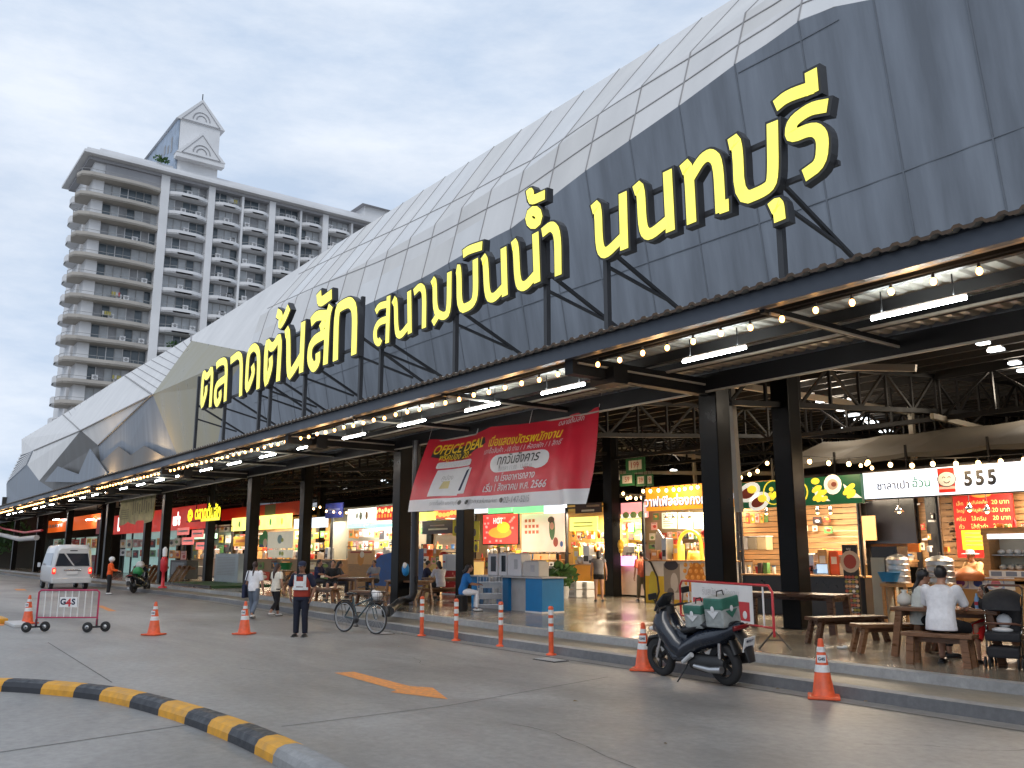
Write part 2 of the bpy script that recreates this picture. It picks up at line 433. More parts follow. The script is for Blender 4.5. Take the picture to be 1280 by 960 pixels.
def on_shell(px, py):
    Y = 13.8
    for _ in range(12):
        p = P(px, py, Y=Y); z0 = zc(p.x); t = max(0, min(1, (p.z - z0) / (ZR - z0))); Y = Y * .5 + ysh(t) * .5
    return P(px, py, Y=Y)
xl, xr = CR[-1].x, CR[0].x
cols = []; x = xr
while x > xl: cols.append(x); x -= .75
cols.append(xl)
NT = 9
b = MB('light_panel'); vs, fs = [], []
TT = [0, .18, .36, .68, 1]; rp = random.Random(4)
xs = -5.7 + 9; xp = [xr]
while xs > xl:
    if xs < xr - .1: xp.append(xs)
    xs -= .75
xp.append(xl)
for i in range(len(xp) - 1):
    if i % 2 == 1 or i == 0: cm = [rp.choice(['light_panel', 'light_panel', 'light_panel_b', 'light_panel_c']) for _ in range(3)]
    for k in range(4):
        b.use(cm[(0, 1, 2, 2)[k]]); b.add([shell(xp[i], TT[k]), shell(xp[i], TT[k + 1]), shell(xp[i + 1], TT[k + 1]), shell(xp[i + 1], TT[k])], [(0, 1, 2, 3)])
b.use('light_panel')
# the roof behind the ridge, down to the hall roof
b.add([V((xr, 16, ZR)), V((xl, 16, ZR)), V((xl, 22, 12)), V((xr, 22, 12))], [(0, 1, 2, 3)])
b.build('roof_shell', hall, world=True)
b = MB('dark_panel'); 
DP = [(x, V((x, 13.3, zc(x))), V((x, 14.25, 5.5))) for x in cols]
vs = []; fs = []
for x, a, c in DP: vs += [a, c]
for i in range(len(DP) - 1): fs.append((2 * i, 2 * i + 2, 2 * i + 3, 2 * i + 1))
b.add(vs, fs); b.build('facade_cladding', hall, world=True)
b = MB('seam')
def seam_on(bld, pts, w=.03, out=.006):
    for p, q in zip(pts, pts[1:]): bld.bar(p + V((0, -out, .004)), q + V((0, -out, .004)), w, .02)
for xs in xp[1:-1]:
    if abs((xs + 5.7) / 1.5 - round((xs + 5.7) / 1.5)) < .01: seam_on(b, [shell(xs, t) for t in TT])
for t0, k_, lo_, hi_ in ((.17, .011, .1, .5), (.35, .02, .24, .97)):
    seam_on(b, [shell(x, max(lo_, min(hi_, t0 + k_ * (-13.2 - x)))) for x in xp[:-1]], .024)
b.build('roof_seams', hall, world=True)
b = MB('dseam')
xs = -5.7 + 7.5
def dpt(x, t): return V((x, 13.3 + .95 * t, zc(x) + (5.5 - zc(x)) * t))
while xs > xl:
    if xs < xr: seam_on(b, [dpt(xs, 0), dpt(xs, 1)], .028)
    xs -= 1.5
for zz in (8.25, 11.3):
    for k in range(0, len(cols) - 1):
        pts = [dpt(x, (zc(x) - zz) / (zc(x) - 5.5)) for x in (cols[k], cols[k + 1]) if zc(x) > zz + .1]
        if len(pts) == 2: seam_on(b, pts, .02)
b.build('facade_seams', hall, world=True)
# faceted far end
F = {k: P(px, py, Y=Y) for k, (px, py, Y) in dict(
    r0=(300, 385, 16), r1=(240, 420, 16), r2=(156, 469, 16), r3=(79, 518, 16), r4=(27, 549, 16), A=(239.5, 426, 15.7), B=(191, 493, 13.4),
    c1=(310, 440, 13.3), d1=(285, 480, 13.6), C=(101, 538, 13.5), D=(123, 557, 13.9), E=(49, 601, 14), s1=(42, 563, 14.4), s2=(34, 581, 14.2), s3=(27, 567, 15.2), s4=(8, 605, 14.6)).items()}
def foot(px, py): p = P(px, py, Y=14.2); p.z = 5.4; return p
F.update(f1=foot(267, 555), f2=foot(239, 561), f3=foot(134, 593), f4=foot(100, 603), f5=foot(40, 625), f6=foot(11, 625))
def facet(m, *ks):
    bb = MB(m); bb.add([F[k] for k in ks], [tuple(range(len(ks)))]); return bb
e0 = shell(xl, 1); F['e0'] = e0; F['e1'] = shell(xl, 0); F['ef'] = V((xl, 14.25, 5.5))
b = MB('light_panel')
for ks in (('e0', 'r1', 'A', 'c1', 'e1'), ('r1', 'r2', 'B', 'A'), ('r2', 'r3', 'C', 'D', 'B'), ('C', 'r3', 'r4'), ('C', 'r4', 's1'), ('C', 's1', 's2'), ('C', 's2', 'E'), ('r4', 's3', 's1')): b.add([F[k] for k in ks], [tuple(range(len(ks)))])
b.build('roof_shell', hall, world=True)
facet('gold_panel', 'A', 'c1', 'd1', 'f1', 'f2', 'B').build('facade_cladding', hall, world=True)
facet('dark_panel', 'c1', 'ef', 'f1', 'd1').build('facade_cladding', hall, world=True)
facet('dark_panel', 'B', 'f2', 'f3', 'D').build('facade_cladding', hall, world=True)
facet('bronze_panel', 'C', 'D', 'f3', 'f4', 'E').build('facade_cladding', hall, world=True)
facet('dark_panel', 's2', 'E', 'f4', 'f5', 'f6', 's4').build('facade_cladding', hall, world=True)
b = MB('dark_panel'); b.add([F[k] for k in ('s3', 's1', 's2', 's4')], [(0, 1, 2, 3)]); b.use('light_panel')
for k in range(9):
    t = (k + .2) / 9; u = t + .055
    a0, a1 = F['s3'].lerp(F['s4'], t), F['s1'].lerp(F['s2'], t); c0, c1_ = F['s3'].lerp(F['s4'], u), F['s1'].lerp(F['s2'], u); o_ = V((.1, -.12, 0))
    b.add([a0 + o_, a1 + o_, c1_ + o_, c0 + o_], [(0, 1, 2, 3)])
b.build('louvre_panel', hall, world=True)
b = MB('seam')
def slat_lines(ks, n, bld, w=.05):
    q = [F[k] for k in ks]
    for i in range(1, n):
        t = i / n; bld.bar(q[0].lerp(q[1], t) + V((0, -.015, 0)), q[3].lerp(q[2], t) + V((0, -.015, 0)), w, .03)
slat_lines(('r1', 'r2', 'B', 'A'), 9, b); slat_lines(('r2', 'r3', 'C', 'D'), 9, b); slat_lines(('r3', 'r4', 's1', 'E'), 8, b)
for a, c in (('r2', 'B'), ('B', 'D'), ('r3', 'C'), ('r1', 'A')): b.bar(F[a] + V((0, -.03, 0)), F[c] + V((0, -.03, 0)), .12, .05)
b.bar(P(191, 493, Y=13.35), P(101, 538, Y=13.45), .12, .05); b.bar(P(101, 538, Y=13.45), P(42, 563, Y=14.3), .1, .05)
b.build('roof_seams', hall, world=True)
b = MB('dseam'); slat_lines(('A', 'c1', 'f1', 'f2'), 8, b, .03); b.build('facade_seams', hall, world=True)

b = MB('bronze_panel'); b.prism([P(x, y, Y=13.62) for x, y in ((124, 580), (148, 558), (163, 569), (180, 557), (206, 571), (212, 577), (136, 594))], (0, .06, 0)); b.build('peak_cladding', hall, world=True)
b = MB('dark_panel'); b.prism([P(x, y, Y=13.5) for x, y in ((56, 602), (72, 583), (98, 593), (112, 561), (134, 592), (100, 603))], (0, .06, 0)); b.build('peak_cladding', hall, world=True)
for i, (x, y) in enumerate(((118, 600), (172, 588))):
    q = P(x, y, Y=12.6); q.z = 5.75; fl = thing('flood_light', ('warm flood lamp on the canopy roof under the paired dark peaks', 'warm flood lamp on the canopy roof nearer the gold facet')[i], 'flood light', q); bb = MB('steel'); bb.cbox((0, 0, .12), (.5, .2, .25)); bb.bar((0, 0, -.12), (0, 0, .05), .06); bb.build('housing', fl); bb = MB('bulbbig'); bb.cbox((0, .115, .14), (.42, .02, .18)); bb.build('lens', fl)
    l_ = lamp('flood_glow', (0, .2, .2), 190, .5, (1, .66, .32), fl); l_.rotation_euler = (math.radians(110), 0, 0)
# ---- canopy
CX0, CX1 = -112.0, 4.0
M['fascia'] = mat('fascia_paint', (.045, .055, .075), .45, var=.2, scale=1.2, vscale=(.4, 1, 1))
M['sheet'] = mat('corrugated_sheet', (.42, .4, .36), .45, var=.18, scale=1.5, vscale=(.5, 2, 1))
M['rust'] = mat('rusty_edge', (.085, .055, .035), .8, var=.4, scale=6)
b = MB('fascia'); b.box((CX0, 9.97, 5.25), (CX1, 10.0, 5.49)); b.box((CX0, 10.0, 5.25), (CX1, 10.09, 5.262)); b.box((CX0, 10.0, 5.46), (CX1, 10.09, 5.472)); b.box((CX0, 10.02, 5.47), (CX1, 10.06, 5.6)); b.build('fascia', hall, world=True)
b = MB('sheet'); vs, fs = [], []; k = 0; x = CX0
prf = [(0, 0), (.1, 0), (.14, .038), (.21, .038), (.25, 0)]
xsr = []
while x < CX1:
    for dx, dz in prf[:-1]: xsr.append((x + dx, dz))
    x += .25 if x > -45 else .5
for xx, dz in xsr: vs += [(xx, 9.85, 5.52 + dz), (xx, 14.3, 5.62 + dz)]
for i in range(len(xsr) - 1): fs.append((2 * i, 2 * i + 1, 2 * i + 3, 2 * i + 2))
b.add(vs, fs); b.use('rust')
vs2 = []
for xx, dz in xsr: vs2 += [(xx, 9.845, 5.485 + dz), (xx, 9.845, 5.53 + dz)]
b.add(vs2, fs); b.build('canopy_sheet', hall, world=True)
b = MB('beige_steel')
for yy, zz, w, h in ((10.14, 5.33, .09, .14),): b.box((CX0, yy - w / 2, zz - h / 2), (CX1, yy + w / 2, zz + h / 2))
b.use('steel')
for yy, zz, w, h in ((10.75, 5.42, .1, .18), (11.95, 5.44, .1, .18), (12.9, 5.47, .1, .18), (13.75, 5.25, .18, .34)): b.box((CX0, yy - w / 2, zz - h / 2), (CX1, yy + w / 2, zz + h / 2))
b.use('beige_steel'); b.box((CX0, 13.62, 5.04), (CX1, 13.68, 5.075)); b.box((CX0, 12.5, 5.3), (CX1, 12.56, 5.34))
b.build('canopy_purlins', hall, world=True)
COLX = [-11.7 - 12.6 * i for i in range(8)]
for cx in COLX + [.9]:
    b = MB('steel'); b.box((cx - .11, 10.1, 5.0), (cx + .11, 14.2, 5.33)); b.box((cx - .32, 10.9, 4.9), (cx + .32, 11.25, 5.2)); b.use('beige_steel').box((cx + .113, 10.2, 5.18), (cx + .15, 13.6, 5.215)); b.build('canopy_beam', hall, world=True)
    for q in (4.2, 8.4): b = MB('steel'); b.box((cx + q - .04, 10.1, 5.2), (cx + q + .04, 13.7, 5.31)); b.use('beige_steel').box((cx + q + .043, 10.2, 5.18), (cx + q + .08, 13.6, 5.215)); b.build('canopy_beam', hall, world=True)
# columns
def column(x, y, z1, w=.46, d=.42):
    bb = MB('column'); x -= HL.x; y -= HL.y
    bb.cbox((x, y, (PF + z1) / 2), (w, d, z1 - PF), bev=.02); bb.cbox((x, y, PF + .008), (w + .18, d + .18, .016)); bb.build('column', hall)
for i, cx in enumerate(COLX): column(cx, 14, 5.3); column(cx, 16.4, 6.3)
for i in range(5):
    column(COLX[i + 1], 23, 6.7)
for i in range(4): column(COLX[i], 37.5, 7.8)
for i in range(3): column(COLX[i] - .4, 30, 7.2)
column(-37, 25.3, 6.9)
# roof inside, with purlins and trusses
M['roof_in'] = mat('roof_underside', (.5, .43, .34), .6, var=.25, scale=.8, vscale=(.3, 2, 1))
def rz_(y): return 6.15 + (y - 14) * .075
b = MB('roof_in'); b.add([(CX0, 14, rz_(14)), (20, 14, rz_(14)), (20, 52, rz_(52)), (CX0, 52, rz_(52))], [(3, 2, 1, 0)]); 
b.use('steel'); b.box((CX0, 14.3, 5.5), (CX1, 14.4, 6.1)); b.build('inner_roof', hall, world=True)
b = MB('steel'); y = 15.0
while y < 52:
    b.box((-80, y - .05, rz_(y) - .3), (18, y + .05, rz_(y) - .04)); y += 1.15
b.build('roof_purlins', hall, world=True)
def truss(a, c, depth, n, bld, w=.09):
    a, c = V(a), V(c); dz = V((0, 0, depth))
    bld.bar(a, c, w * 1.3); bld.bar(a - dz, c - dz, w * 1.3)
    for i in range(n):
        p, q = a.lerp(c, i / n), a.lerp(c, (i + 1) / n)
        bld.bar(p, p - dz, w * .7); bld.bar(p if i % 2 else p - dz, (q - dz) if i % 2 else q, w * .7)
for cx in [10, 3, -5.4] + [c for i in range(5) for c in (COLX[i], COLX[i] - 6.3)]:
    b = MB('steel'); truss((cx, 14.5, rz_(14.5) - .3), (cx, 51, rz_(51) - .3), .95, 30, b); b.build('roof_truss', hall, world=True)
for yy in (23, 30, 37.5, 45):
    b = MB('steel'); truss((-75, yy, rz_(yy) - .35), (16, yy, rz_(yy) - .35), 1.1, 66, b); b.build('roof_truss', hall, world=True)
b = MB('beige_steel')
for p, q in ((P(900, 478, Y=15.2), P(1133, 515, Y=24)), ((P(1165, 520, Y=22)), P(1230, 536, Y=26)), (P(985, 458, Y=16.6), P(1145, 460, Y=17)), (P(760, 557, Y=30), P(905, 575, Y=34))):
    b = MB('beige_steel'); b.bar(p, q, .1, .14); b.build('service_pipe', hall, world=True)
for x_, y0, y1, Y in ((913, 482, 640, 15.0), (1138, 508, 575, 24), (866, 560, 650, 31), (770, 560, 600, 32)):
    b = MB('beige_steel'); b.bar(P(x_, y0, Y=Y), P(x_ + (y1 - y0) * .07, y1, Y=Y), .13, .13); b.build('service_pipe', hall, world=True)
for p, q in ((P(700, 590, Y=31), P(990, 592, Y=31)), (P(770, 620, Y=31), P(900, 618, Y=31))): b = MB('beige_steel'); b.bar(p, q, .12, .16); b.build('service_pipe', hall, world=True)
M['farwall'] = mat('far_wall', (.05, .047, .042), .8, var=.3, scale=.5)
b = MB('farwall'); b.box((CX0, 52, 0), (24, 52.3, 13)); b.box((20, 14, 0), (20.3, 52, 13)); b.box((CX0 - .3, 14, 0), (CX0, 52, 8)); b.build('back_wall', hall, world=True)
M['skylight'] = lit('roof_light', (.85, .93, 1.0), 3.5)
k = 0
for x, y, w in ((1008, 495, 9), (1022, 502.5, 13), (1029, 508, 8), (1048, 513, 12), (1058, 520, 15), (1069, 525, 16), (1081, 529, 15), (1091, 534, 14), (1101, 540, 13), (1055, 501.5, 9), (1050, 536, 10), (1222, 430, 14), (1236, 439, 18), (1262, 455, 13), (1273, 464, 17), (1285, 472, 14), (1219, 423, 8), (910, 559, 5), (430, 612, 5), (484, 604, 6), (478, 601, 4), (840, 588, 4), (318, 621, 3)):
    YL = 34.0
    while P(x, y, Y=YL).z > rz_(YL) - .5 and YL > 15: YL -= .5
    q = P(x, y, Y=YL); q2 = P(x + w, y - w * .12, Y=YL); bb = MB('skylight'); L_ = (q2 - q).x
    cc_ = V(((q.x + q2.x) / 2, YL, q.z)); bb.cbox((0, 0, 0), (L_, .3 * YL / 34, .05)); bb.use('white').cbox((0, 0, .05), (L_ * .9, .22 * YL / 34, .04))
    o = bb.build('high_bay_lamp', None, cc_); k += 1
    if k % 3 == 1:
        pl = bpy.data.lights.new('lamp_glow', 'POINT'); pl.energy = 110; pl.color = (1, .86, .68); pl.shadow_soft_size = .3; po = bpy.data.objects.new('lamp_glow', pl); COL.objects.link(po); po.parent = o; po.location = (0, -.5, -.3)
    tag(o, 'white rectangular lamp glowing under the dark hall roof trusses', 'ceiling lamp', 'lamps under the hall roof')

# ================================================================ LAMPS UNDER THE CANOPY
M['bulb'] = lit('bulb_glass', (1, .47, .13), 12)
M['tube'] = lit('tube_glass', (.93, .98, 1), 45)
for i in range(8):
    x0 = COLX[i] + 12.6
    t = thing('festoon_lights', f'string of warm bulbs under the canopy edge, {ORD[i]} bay from the nearest open end', 'string lights', (x0, 10.3, 5.2), 0, 'bulb strings under the canopy edge')
    bb = MB('rubber'); bb.tube([(-12.6 * k / 20, 0, .04 - .03 * math.sin(math.pi * (k % 2))) for k in range(21)], .008, 5)
    bb.build('cable', t)
    if i < 7:
        for q in (-2, -6.3, -10.6): pl = bpy.data.lights.new('bulb_glow', 'POINT'); pl.energy = 16; pl.color = (1, .6, .28); pl.shadow_soft_size = .15; po = bpy.data.objects.new('bulb_glow', pl); COL.objects.link(po); po.parent = t; po.location = (q, 0, -.2)
    src = None
    for k in range(23):
        if i == 0 and k < 2: continue
        if src is None:
            bb = MB('rubber'); bb.lathe([(.018, .06), (.022, 0)], 8); bb.use('bulb').ell((0, 0, -.045), (.038, .038, .05), 10, m=6); src = bb.build('bulb', t)
        else:
            src2 = src.copy(); COL.objects.link(src2); src2.parent = t; src = src2
        src.location = (-12.6 * k / 23, 0, -.05 + .012 * math.sin(k * 2.3))
k = 0
x = -5.14 - .72
TX = [-5.84, -9.34, -13.2, -16.0, -19.1]
while TX[-1] > -100: TX.append(TX[-1] - 3.15)
for i, x in enumerate(TX):
    t = thing('tube_light', f'white fluorescent tube under the canopy, {("number " + str(i + 1)) if i >= 20 else ORD[i]} counting from the nearest', 'tube light', (x, 11.22, 5.08), 0, 'fluorescent tubes under the canopy')
    bb = MB('tube'); bb.tube([(-.66, 0, 0), (.66, 0, 0)], .026, 8); bb.build('tube', t)
    if i < 14: pl = bpy.data.lights.new('tube_glow', 'AREA'); pl.shape = 'RECTANGLE'; pl.size = 1.3; pl.size_y = .06; pl.energy = 26; pl.color = (.9, 1, .97); po = bpy.data.objects.new('tube_glow', pl); COL.objects.link(po); po.parent = t; po.location = (0, 0, .07); po.rotation_euler = (math.pi, 0, 0)
    bb = MB('white'); bb.cbox((0, .0, .045), (1.34, .022, .03)); bb.use('steel'); bb.bar((-.5, 0, .08), (-.5, 0, .36), .015); bb.bar((.5, 0, .08), (.5, 0, .36), .015); bb.build('fitting', t)
# ================================================================ THE BIG ROOF SIGN
M['letter'] = lit('letter_face', (1.0, .86, .13), .95)
M['letter_side'] = mat('letter_side', (.035, .036, .04), .5, var=.2)
SY = 10.02
def ribbon(pts, w, closed=False):
    """outline of a stroke: pts are (x, z); sharp turns are bevelled"""
    n = len(pts); L, R = [], []
    P2 = [V((p[0], p[1])) for p in pts]
    for i, p in enumerate(P2):
        a = P2[i - 1] if (i or closed) else None; c = P2[(i + 1) % n] if (i < n - 1 or closed) else None
        d1 = (p - a).normalized() if a is not None else None; d2 = (c - p).normalized() if c is not None else None
        d1 = d1 or d2; d2 = d2 or d1
        nn1, nn2 = V((-d1.y, d1.x)), V((-d2.y, d2.x)); m_ = nn1 + nn2
        if m_.length < .35: m_ = nn1.copy(); k = 1
        else: m_ = m_.normalized(); k = min(1 / max(.2, m_.dot(nn1)), 1.55)
        L.append(p + m_ * (w * k)); R.append(p - m_ * (w * k))
    return L, R
def dens(pts, it):
    for _ in range(it):
        q = [pts[0]]
        for a, c in zip(pts, pts[1:]):
            q += [tuple(a[i] * .78 + c[i] * .22 for i in (0, 1)), tuple(a[i] * .22 + c[i] * .78 for i in (0, 1))]
        pts = q + [pts[-1]]
    return pts
def stroke(b, pts, w, y0, depth, closed=False, ext=0):
    if ext and not closed:
        a, c = V(pts[0]) - V(pts[1]), V(pts[-1]) - V(pts[-2])
        pts = list(pts); pts[0] = tuple(V(pts[0]) + a.normalized() * ext); pts[-1] = tuple(V(pts[-1]) + c.normalized() * ext)
    L, R = ribbon(pts, w, closed); n = len(L); m = n if closed else n - 1
    for i in range(m):
        j = (i + 1) % n
        q = [(L[i].x, y0, L[i].y), (L[j].x, y0, L[j].y), (R[j].x, y0, R[j].y), (R[i].x, y0, R[i].y)]
        if not depth: b.add(q, [(0, 1, 2, 3)]); continue
        r = [(a, y0 + depth, z) for a, _, z in q]
        b.add(q + r, [(0, 1, 2, 3), (7, 6, 5, 4), (1, 0, 4, 5), (3, 2, 6, 7)] + ([(0, 3, 7, 4)] if i == 0 and not closed else []) + ([(2, 1, 5, 6)] if i == m - 1 and not closed else []))
def glyph(parent, ox, oy, sc, strokes, w, depth, k):
    face = MB('letter'); body = MB('letter_side'); W = []
    for si, st in enumerate(strokes):
        cl = st[0] == 'o'; pts = st[1:] if cl else st
        W.append((cl, [(q.x, q.z) for q in (P(ox + px / sc, oy + py / sc, Y=SY) for px, py in pts)]))
    for si, (cl, pts) in enumerate(W):
        d = dens(pts, 2) if (len(pts) > 2 and not cl) else pts
        stroke(body, d, w * .5 + .036, SY + .012 + .0015 * si, depth + .004 * si, cl, .05)
        stroke(face, d, w * .5 - .004, SY - .004 + .002 * si, 0, cl)
    for i, f in enumerate(face.f): face.f[i] = f
    o = body.build('letter', parent, world=True); fo = face.build('face', o); fo.location = -parent.location
    return W
GL = dict(
 w1=(240, 430, 10.67, .27, .15, [
  [[(190, 560), (188, 655), (122, 865), (150, 370), (197, 455), (278, 300), (243, 840)]],
  [[(375, 625), (378, 720), (335, 805), (308, 740), (315, 600), (345, 530), (450, 455)], [(325, 295), (360, 250), (430, 220), (462, 280), (440, 765)]],
  [[(515, 225), (560, 185), (620, 140), (662, 200), (648, 695)]],
  [[(808, 280), (822, 400), (722, 655), (742, 200), (770, 90), (835, 30), (895, 110), (880, 600)]]]),
 w2=(320, 350, 7.386, .3, .16, [
  [[(135, 710), (140, 800), (84, 985), (96, 560), (150, 640), (228, 500), (203, 935)]],
  [[(195, 305), (232, 330), (222, 420), (265, 350), (305, 250)]],
  [[(270, 505), (300, 460), (300, 890), (345, 830), (430, 680)], [(436, 385), (416, 855)]],
  [[(572, 670), (572, 760), (530, 815), (492, 740), (500, 620), (540, 550), (650, 490)], [(690, 235), (662, 330), (640, 780)], [(508, 390), (560, 325), (655, 325)], [(592, 455), (635, 380)]],
  [[(580, 115), (588, 215), (700, 130)]],
  [[(733, 745), (745, 275), (800, 230), (870, 200), (915, 270), (903, 690)]]]),
 w3=(455, 320, 8, .185, .14, [
  [[(168, 830), (150, 875), (112, 840), (110, 740), (150, 660), (240, 630)], [(246, 400), (232, 870)], [(118, 560), (150, 500), (235, 480)]],
  [[(290, 485), (318, 425), (325, 765), (365, 800), (450, 690)], [(452, 350), (458, 775)]],
  [[(500, 365), (560, 300), (605, 345), (600, 720)]],
  [[(678, 285), (708, 235), (712, 560), (795, 610), (850, 560), (855, 160)], [(688, 675), (745, 580)]]]),
 w4=(570, 230, 5.647, .2, .15, [
  [[(5, 600), (22, 600), (25, 890), (110, 855), (140, 790), (137, 530)]],
  [[(50, 495), (90, 465), (185, 435)]],
  [[(185, 550), (208, 520), (220, 790), (265, 810), (340, 725)], [(335, 450), (345, 790)]],
  [[(395, 440), (422, 415), (435, 705), (485, 730), (570, 630)], [(560, 345), (573, 695)]],
  [['o'] + [(550 + 37 * math.cos(a / 10 * 2 * math.pi), 236 + 47 * math.sin(a / 10 * 2 * math.pi)) for a in range(10)]],
  [[(500, 80), (528, 55), (530, 120), (628, 75)]],
  [[(608, 345), (675, 290), (718, 345), (722, 645)]]]),
 w5=(730, 180, 6, .2, .15, [
  [[(60, 495), (105, 455), (115, 780), (160, 830), (285, 705)], [(290, 365), (302, 790)]],
  [[(375, 355), (425, 310), (440, 640), (490, 690), (625, 580)], [(625, 200), (648, 655)]],
  [[(730, 200), (785, 150), (808, 595)], [(800, 250), (880, 115), (945, 75), (1005, 130), (1025, 510)], [(1015, 480), (1085, 455)]]]),
 w6=(890, 70, 4.174, .2, .15, [
  [[(88, 465), (132, 435), (145, 755), (290, 695), (320, 640), (315, 345)]],
  [[(303, 800), (345, 765), (355, 860)]],
  [[(603, 258), (510, 275), (415, 345), (410, 425), (530, 375), (580, 420), (570, 560), (480, 625)]],
  [[(330, 262), (390, 210), (535, 160)], [(515, 75), (525, 195)]]]))
WORDS = [('big_sign', 'tall glowing yellow letters of the first sign word on black posts over the pale cladding', ('w1', 'w2')),
         ('big_sign', 'glowing yellow sign word with ring mark, middle of the three words on the canopy', ('w3', 'w4')),
         ('big_sign', 'largest looking yellow sign word on the canopy, in front of plain slate cladding', ('w5', 'w6'))]
def bars3(bld, a, c, w=.09): bld.bar(a, c, w)
for wi, (nm, lb, keys) in enumerate(WORDS):
    base = P((250, 480, 765)[wi], 500, Y=SY); t = thing(nm, lb, 'sign', (base.x, SY, 5.5), 0, 'yellow sign words on the canopy')
    allp = []
    for key in keys:
        ox, oy, sc, w, dep, gs = GL[key]
        for k, g_ in enumerate(gs):
            Wd = glyph(t, ox, oy, sc, g_, w, dep, k); allp.append([q for cl, pts in Wd for q in pts])
    fr = MB('letter_side')
    xs_ = [q[0] for l in allp for q in l]
    lowz = lambda x: min(q[1] for l in allp for q in l if min(p[0] for p in l) - .3 <= x <= max(p[0] for p in l) + .3) if any(min(p[0] for p in l) - .3 <= x <= max(p[0] for p in l) + .3 for l in allp) else 7
    big = [l for l in allp if max(p[1] for p in l) - min(p[1] for p in l) > .9 * (1.0 if wi == 0 else .75)]
    lo_ = sum(min(p[1] for p in l) for l in big) / len(big); hi_ = sum(max(p[1] for p in l) for l in big) / len(big)
    zb, zt = lo_ + (hi_ - lo_) * .12, lo_ + (hi_ - lo_) * .86
    yb = SY + .18
    fr.bar((min(xs_), yb, zb), (max(xs_), yb, zb), .07); fr.bar((min(xs_), yb, zt), (max(xs_), yb, zt), .07)
    for px in ((254, 288, 330, 343, 385, 453), (478, 570, 684), (760, 983))[wi]:
        q = P(px, 400, Y=yb); top = zt + .2
        fr.bar((q.x, yb, 5.45), (q.x, yb, top), .095, .095)
        zl = lo_ - .12
        fr.bar((q.x, yb, zl), (q.x, 11.75, zl - .35), .05); fr.bar((q.x, yb, zl + (hi_ - lo_) * .35), (q.x, 13.3, 5.75), .06)
    fr.build('support_frame', t, world=True)

# ================================================================ THE CONDOMINIUM TOWER
M['cwhite'] = mat('condo_white', (.74, .74, .75), .7, var=.1, scale=.15)
M['cbrown'] = mat('condo_brown', (.47, .435, .39), .75, var=.12, scale=.2)
M['cgrey'] = mat('condo_grey', (.36, .36, .38), .7, var=.1, scale=.3)
M['cdark'] = mat('condo_recess', (.3, .305, .32), .6, var=.3, scale=.6)
M['cglass'] = mat('condo_glass', (.1, .125, .145), .12, var=.25, scale=.4)
M['ccurt'] = mat('curtain', (.48, .5, .52), .6, var=.15, scale=.9)
M['cframe'] = mat('condo_window_frame', (.32, .32, .32), .5)
TX_, TY0 = -131.1, 22.6
tower = thing('apartment_tower', 'tall white and tan apartment tower with stacked balconies and gabled roof house', 'building', (TX_, TY0, 0))
FLH = 3.02
tops = 58.0                                   # underside of the cornice
def ridge_y(px):
    pts = [(0, 575), (27, 549), (79, 518), (156, 469), (240, 420), (490, 265), (640, 170)]
    return lerp(pts, px)
def pix(p):
    d = V(p) - EYE; k = d.dot(FWD); return 640 + FPX * d.dot(RIGHT) / k, 480 - FPX * d.dot(UP) / k
LY = 77.0
b = MB('cdark'); b.box((TX_ - 13.5, TY0 + 1.2, 0), (TX_ - 1.15, LY, 58.6)); b.build('wall', tower, world=True)
# cornice and parapet
b = MB('cwhite'); b.box((TX_ - 15, TY0 - .9, 58.1), (TX_ + 1.4, LY + 1, 58.5)); b.box((TX_ - 14.6, TY0 - .5, 58.5), (TX_ + 1.0, LY + .7, 59.0)); b.box((TX_ - 13.5, TY0 + 1.5, 59.0), (TX_ - .6, LY, 60.0))
b.use('cgrey'); b.box((TX_ - 14.2, TY0, 57.6), (TX_ + .3, LY, 58.1)); b.build('cornice', tower, world=True)
PIERS = [(33.3, .62), (40.3, .5), (50.1, .5), (59.4, .5), (69.0, .5)]
THIN = [45.3, 55.1, 64.4]
for y, w in PIERS:
    b = MB('cwhite'); b.box((TX_ - 2.2, y - w, 0), (TX_ + .35, y + w, 57.9)); b.build('pier', tower, world=True)
for y in THIN:
    b = MB('cwhite'); b.box((TX_ - 2.2, y - .17, 0), (TX_ + .15, y + .17, 57.9)); b.build('pier', tower, world=True)
b = MB('cwhite'); b.box((TX_ - 3.3, TY0 + .9, 0), (TX_ - .4, TY0 + 2.4, 57.9)); b.build('pier', tower, world=True)
b = MB('cgrey'); b.box((TX_ - 1.2, TY0 + 2.4, 55.4), (TX_ - .05, 32.7, 58.0)); b.build('wall', tower, world=True)
def bulge(y0, y1, d, n=7):
    pts = []
    for i in range(n + 1):
        t = i / n; e = min(1, math.sin(math.pi * min(max(t, 0), 1)) * 1.5); pts.append((TX_ + .1 + d * e, y0 + (y1 - y0) * t))
    return pts
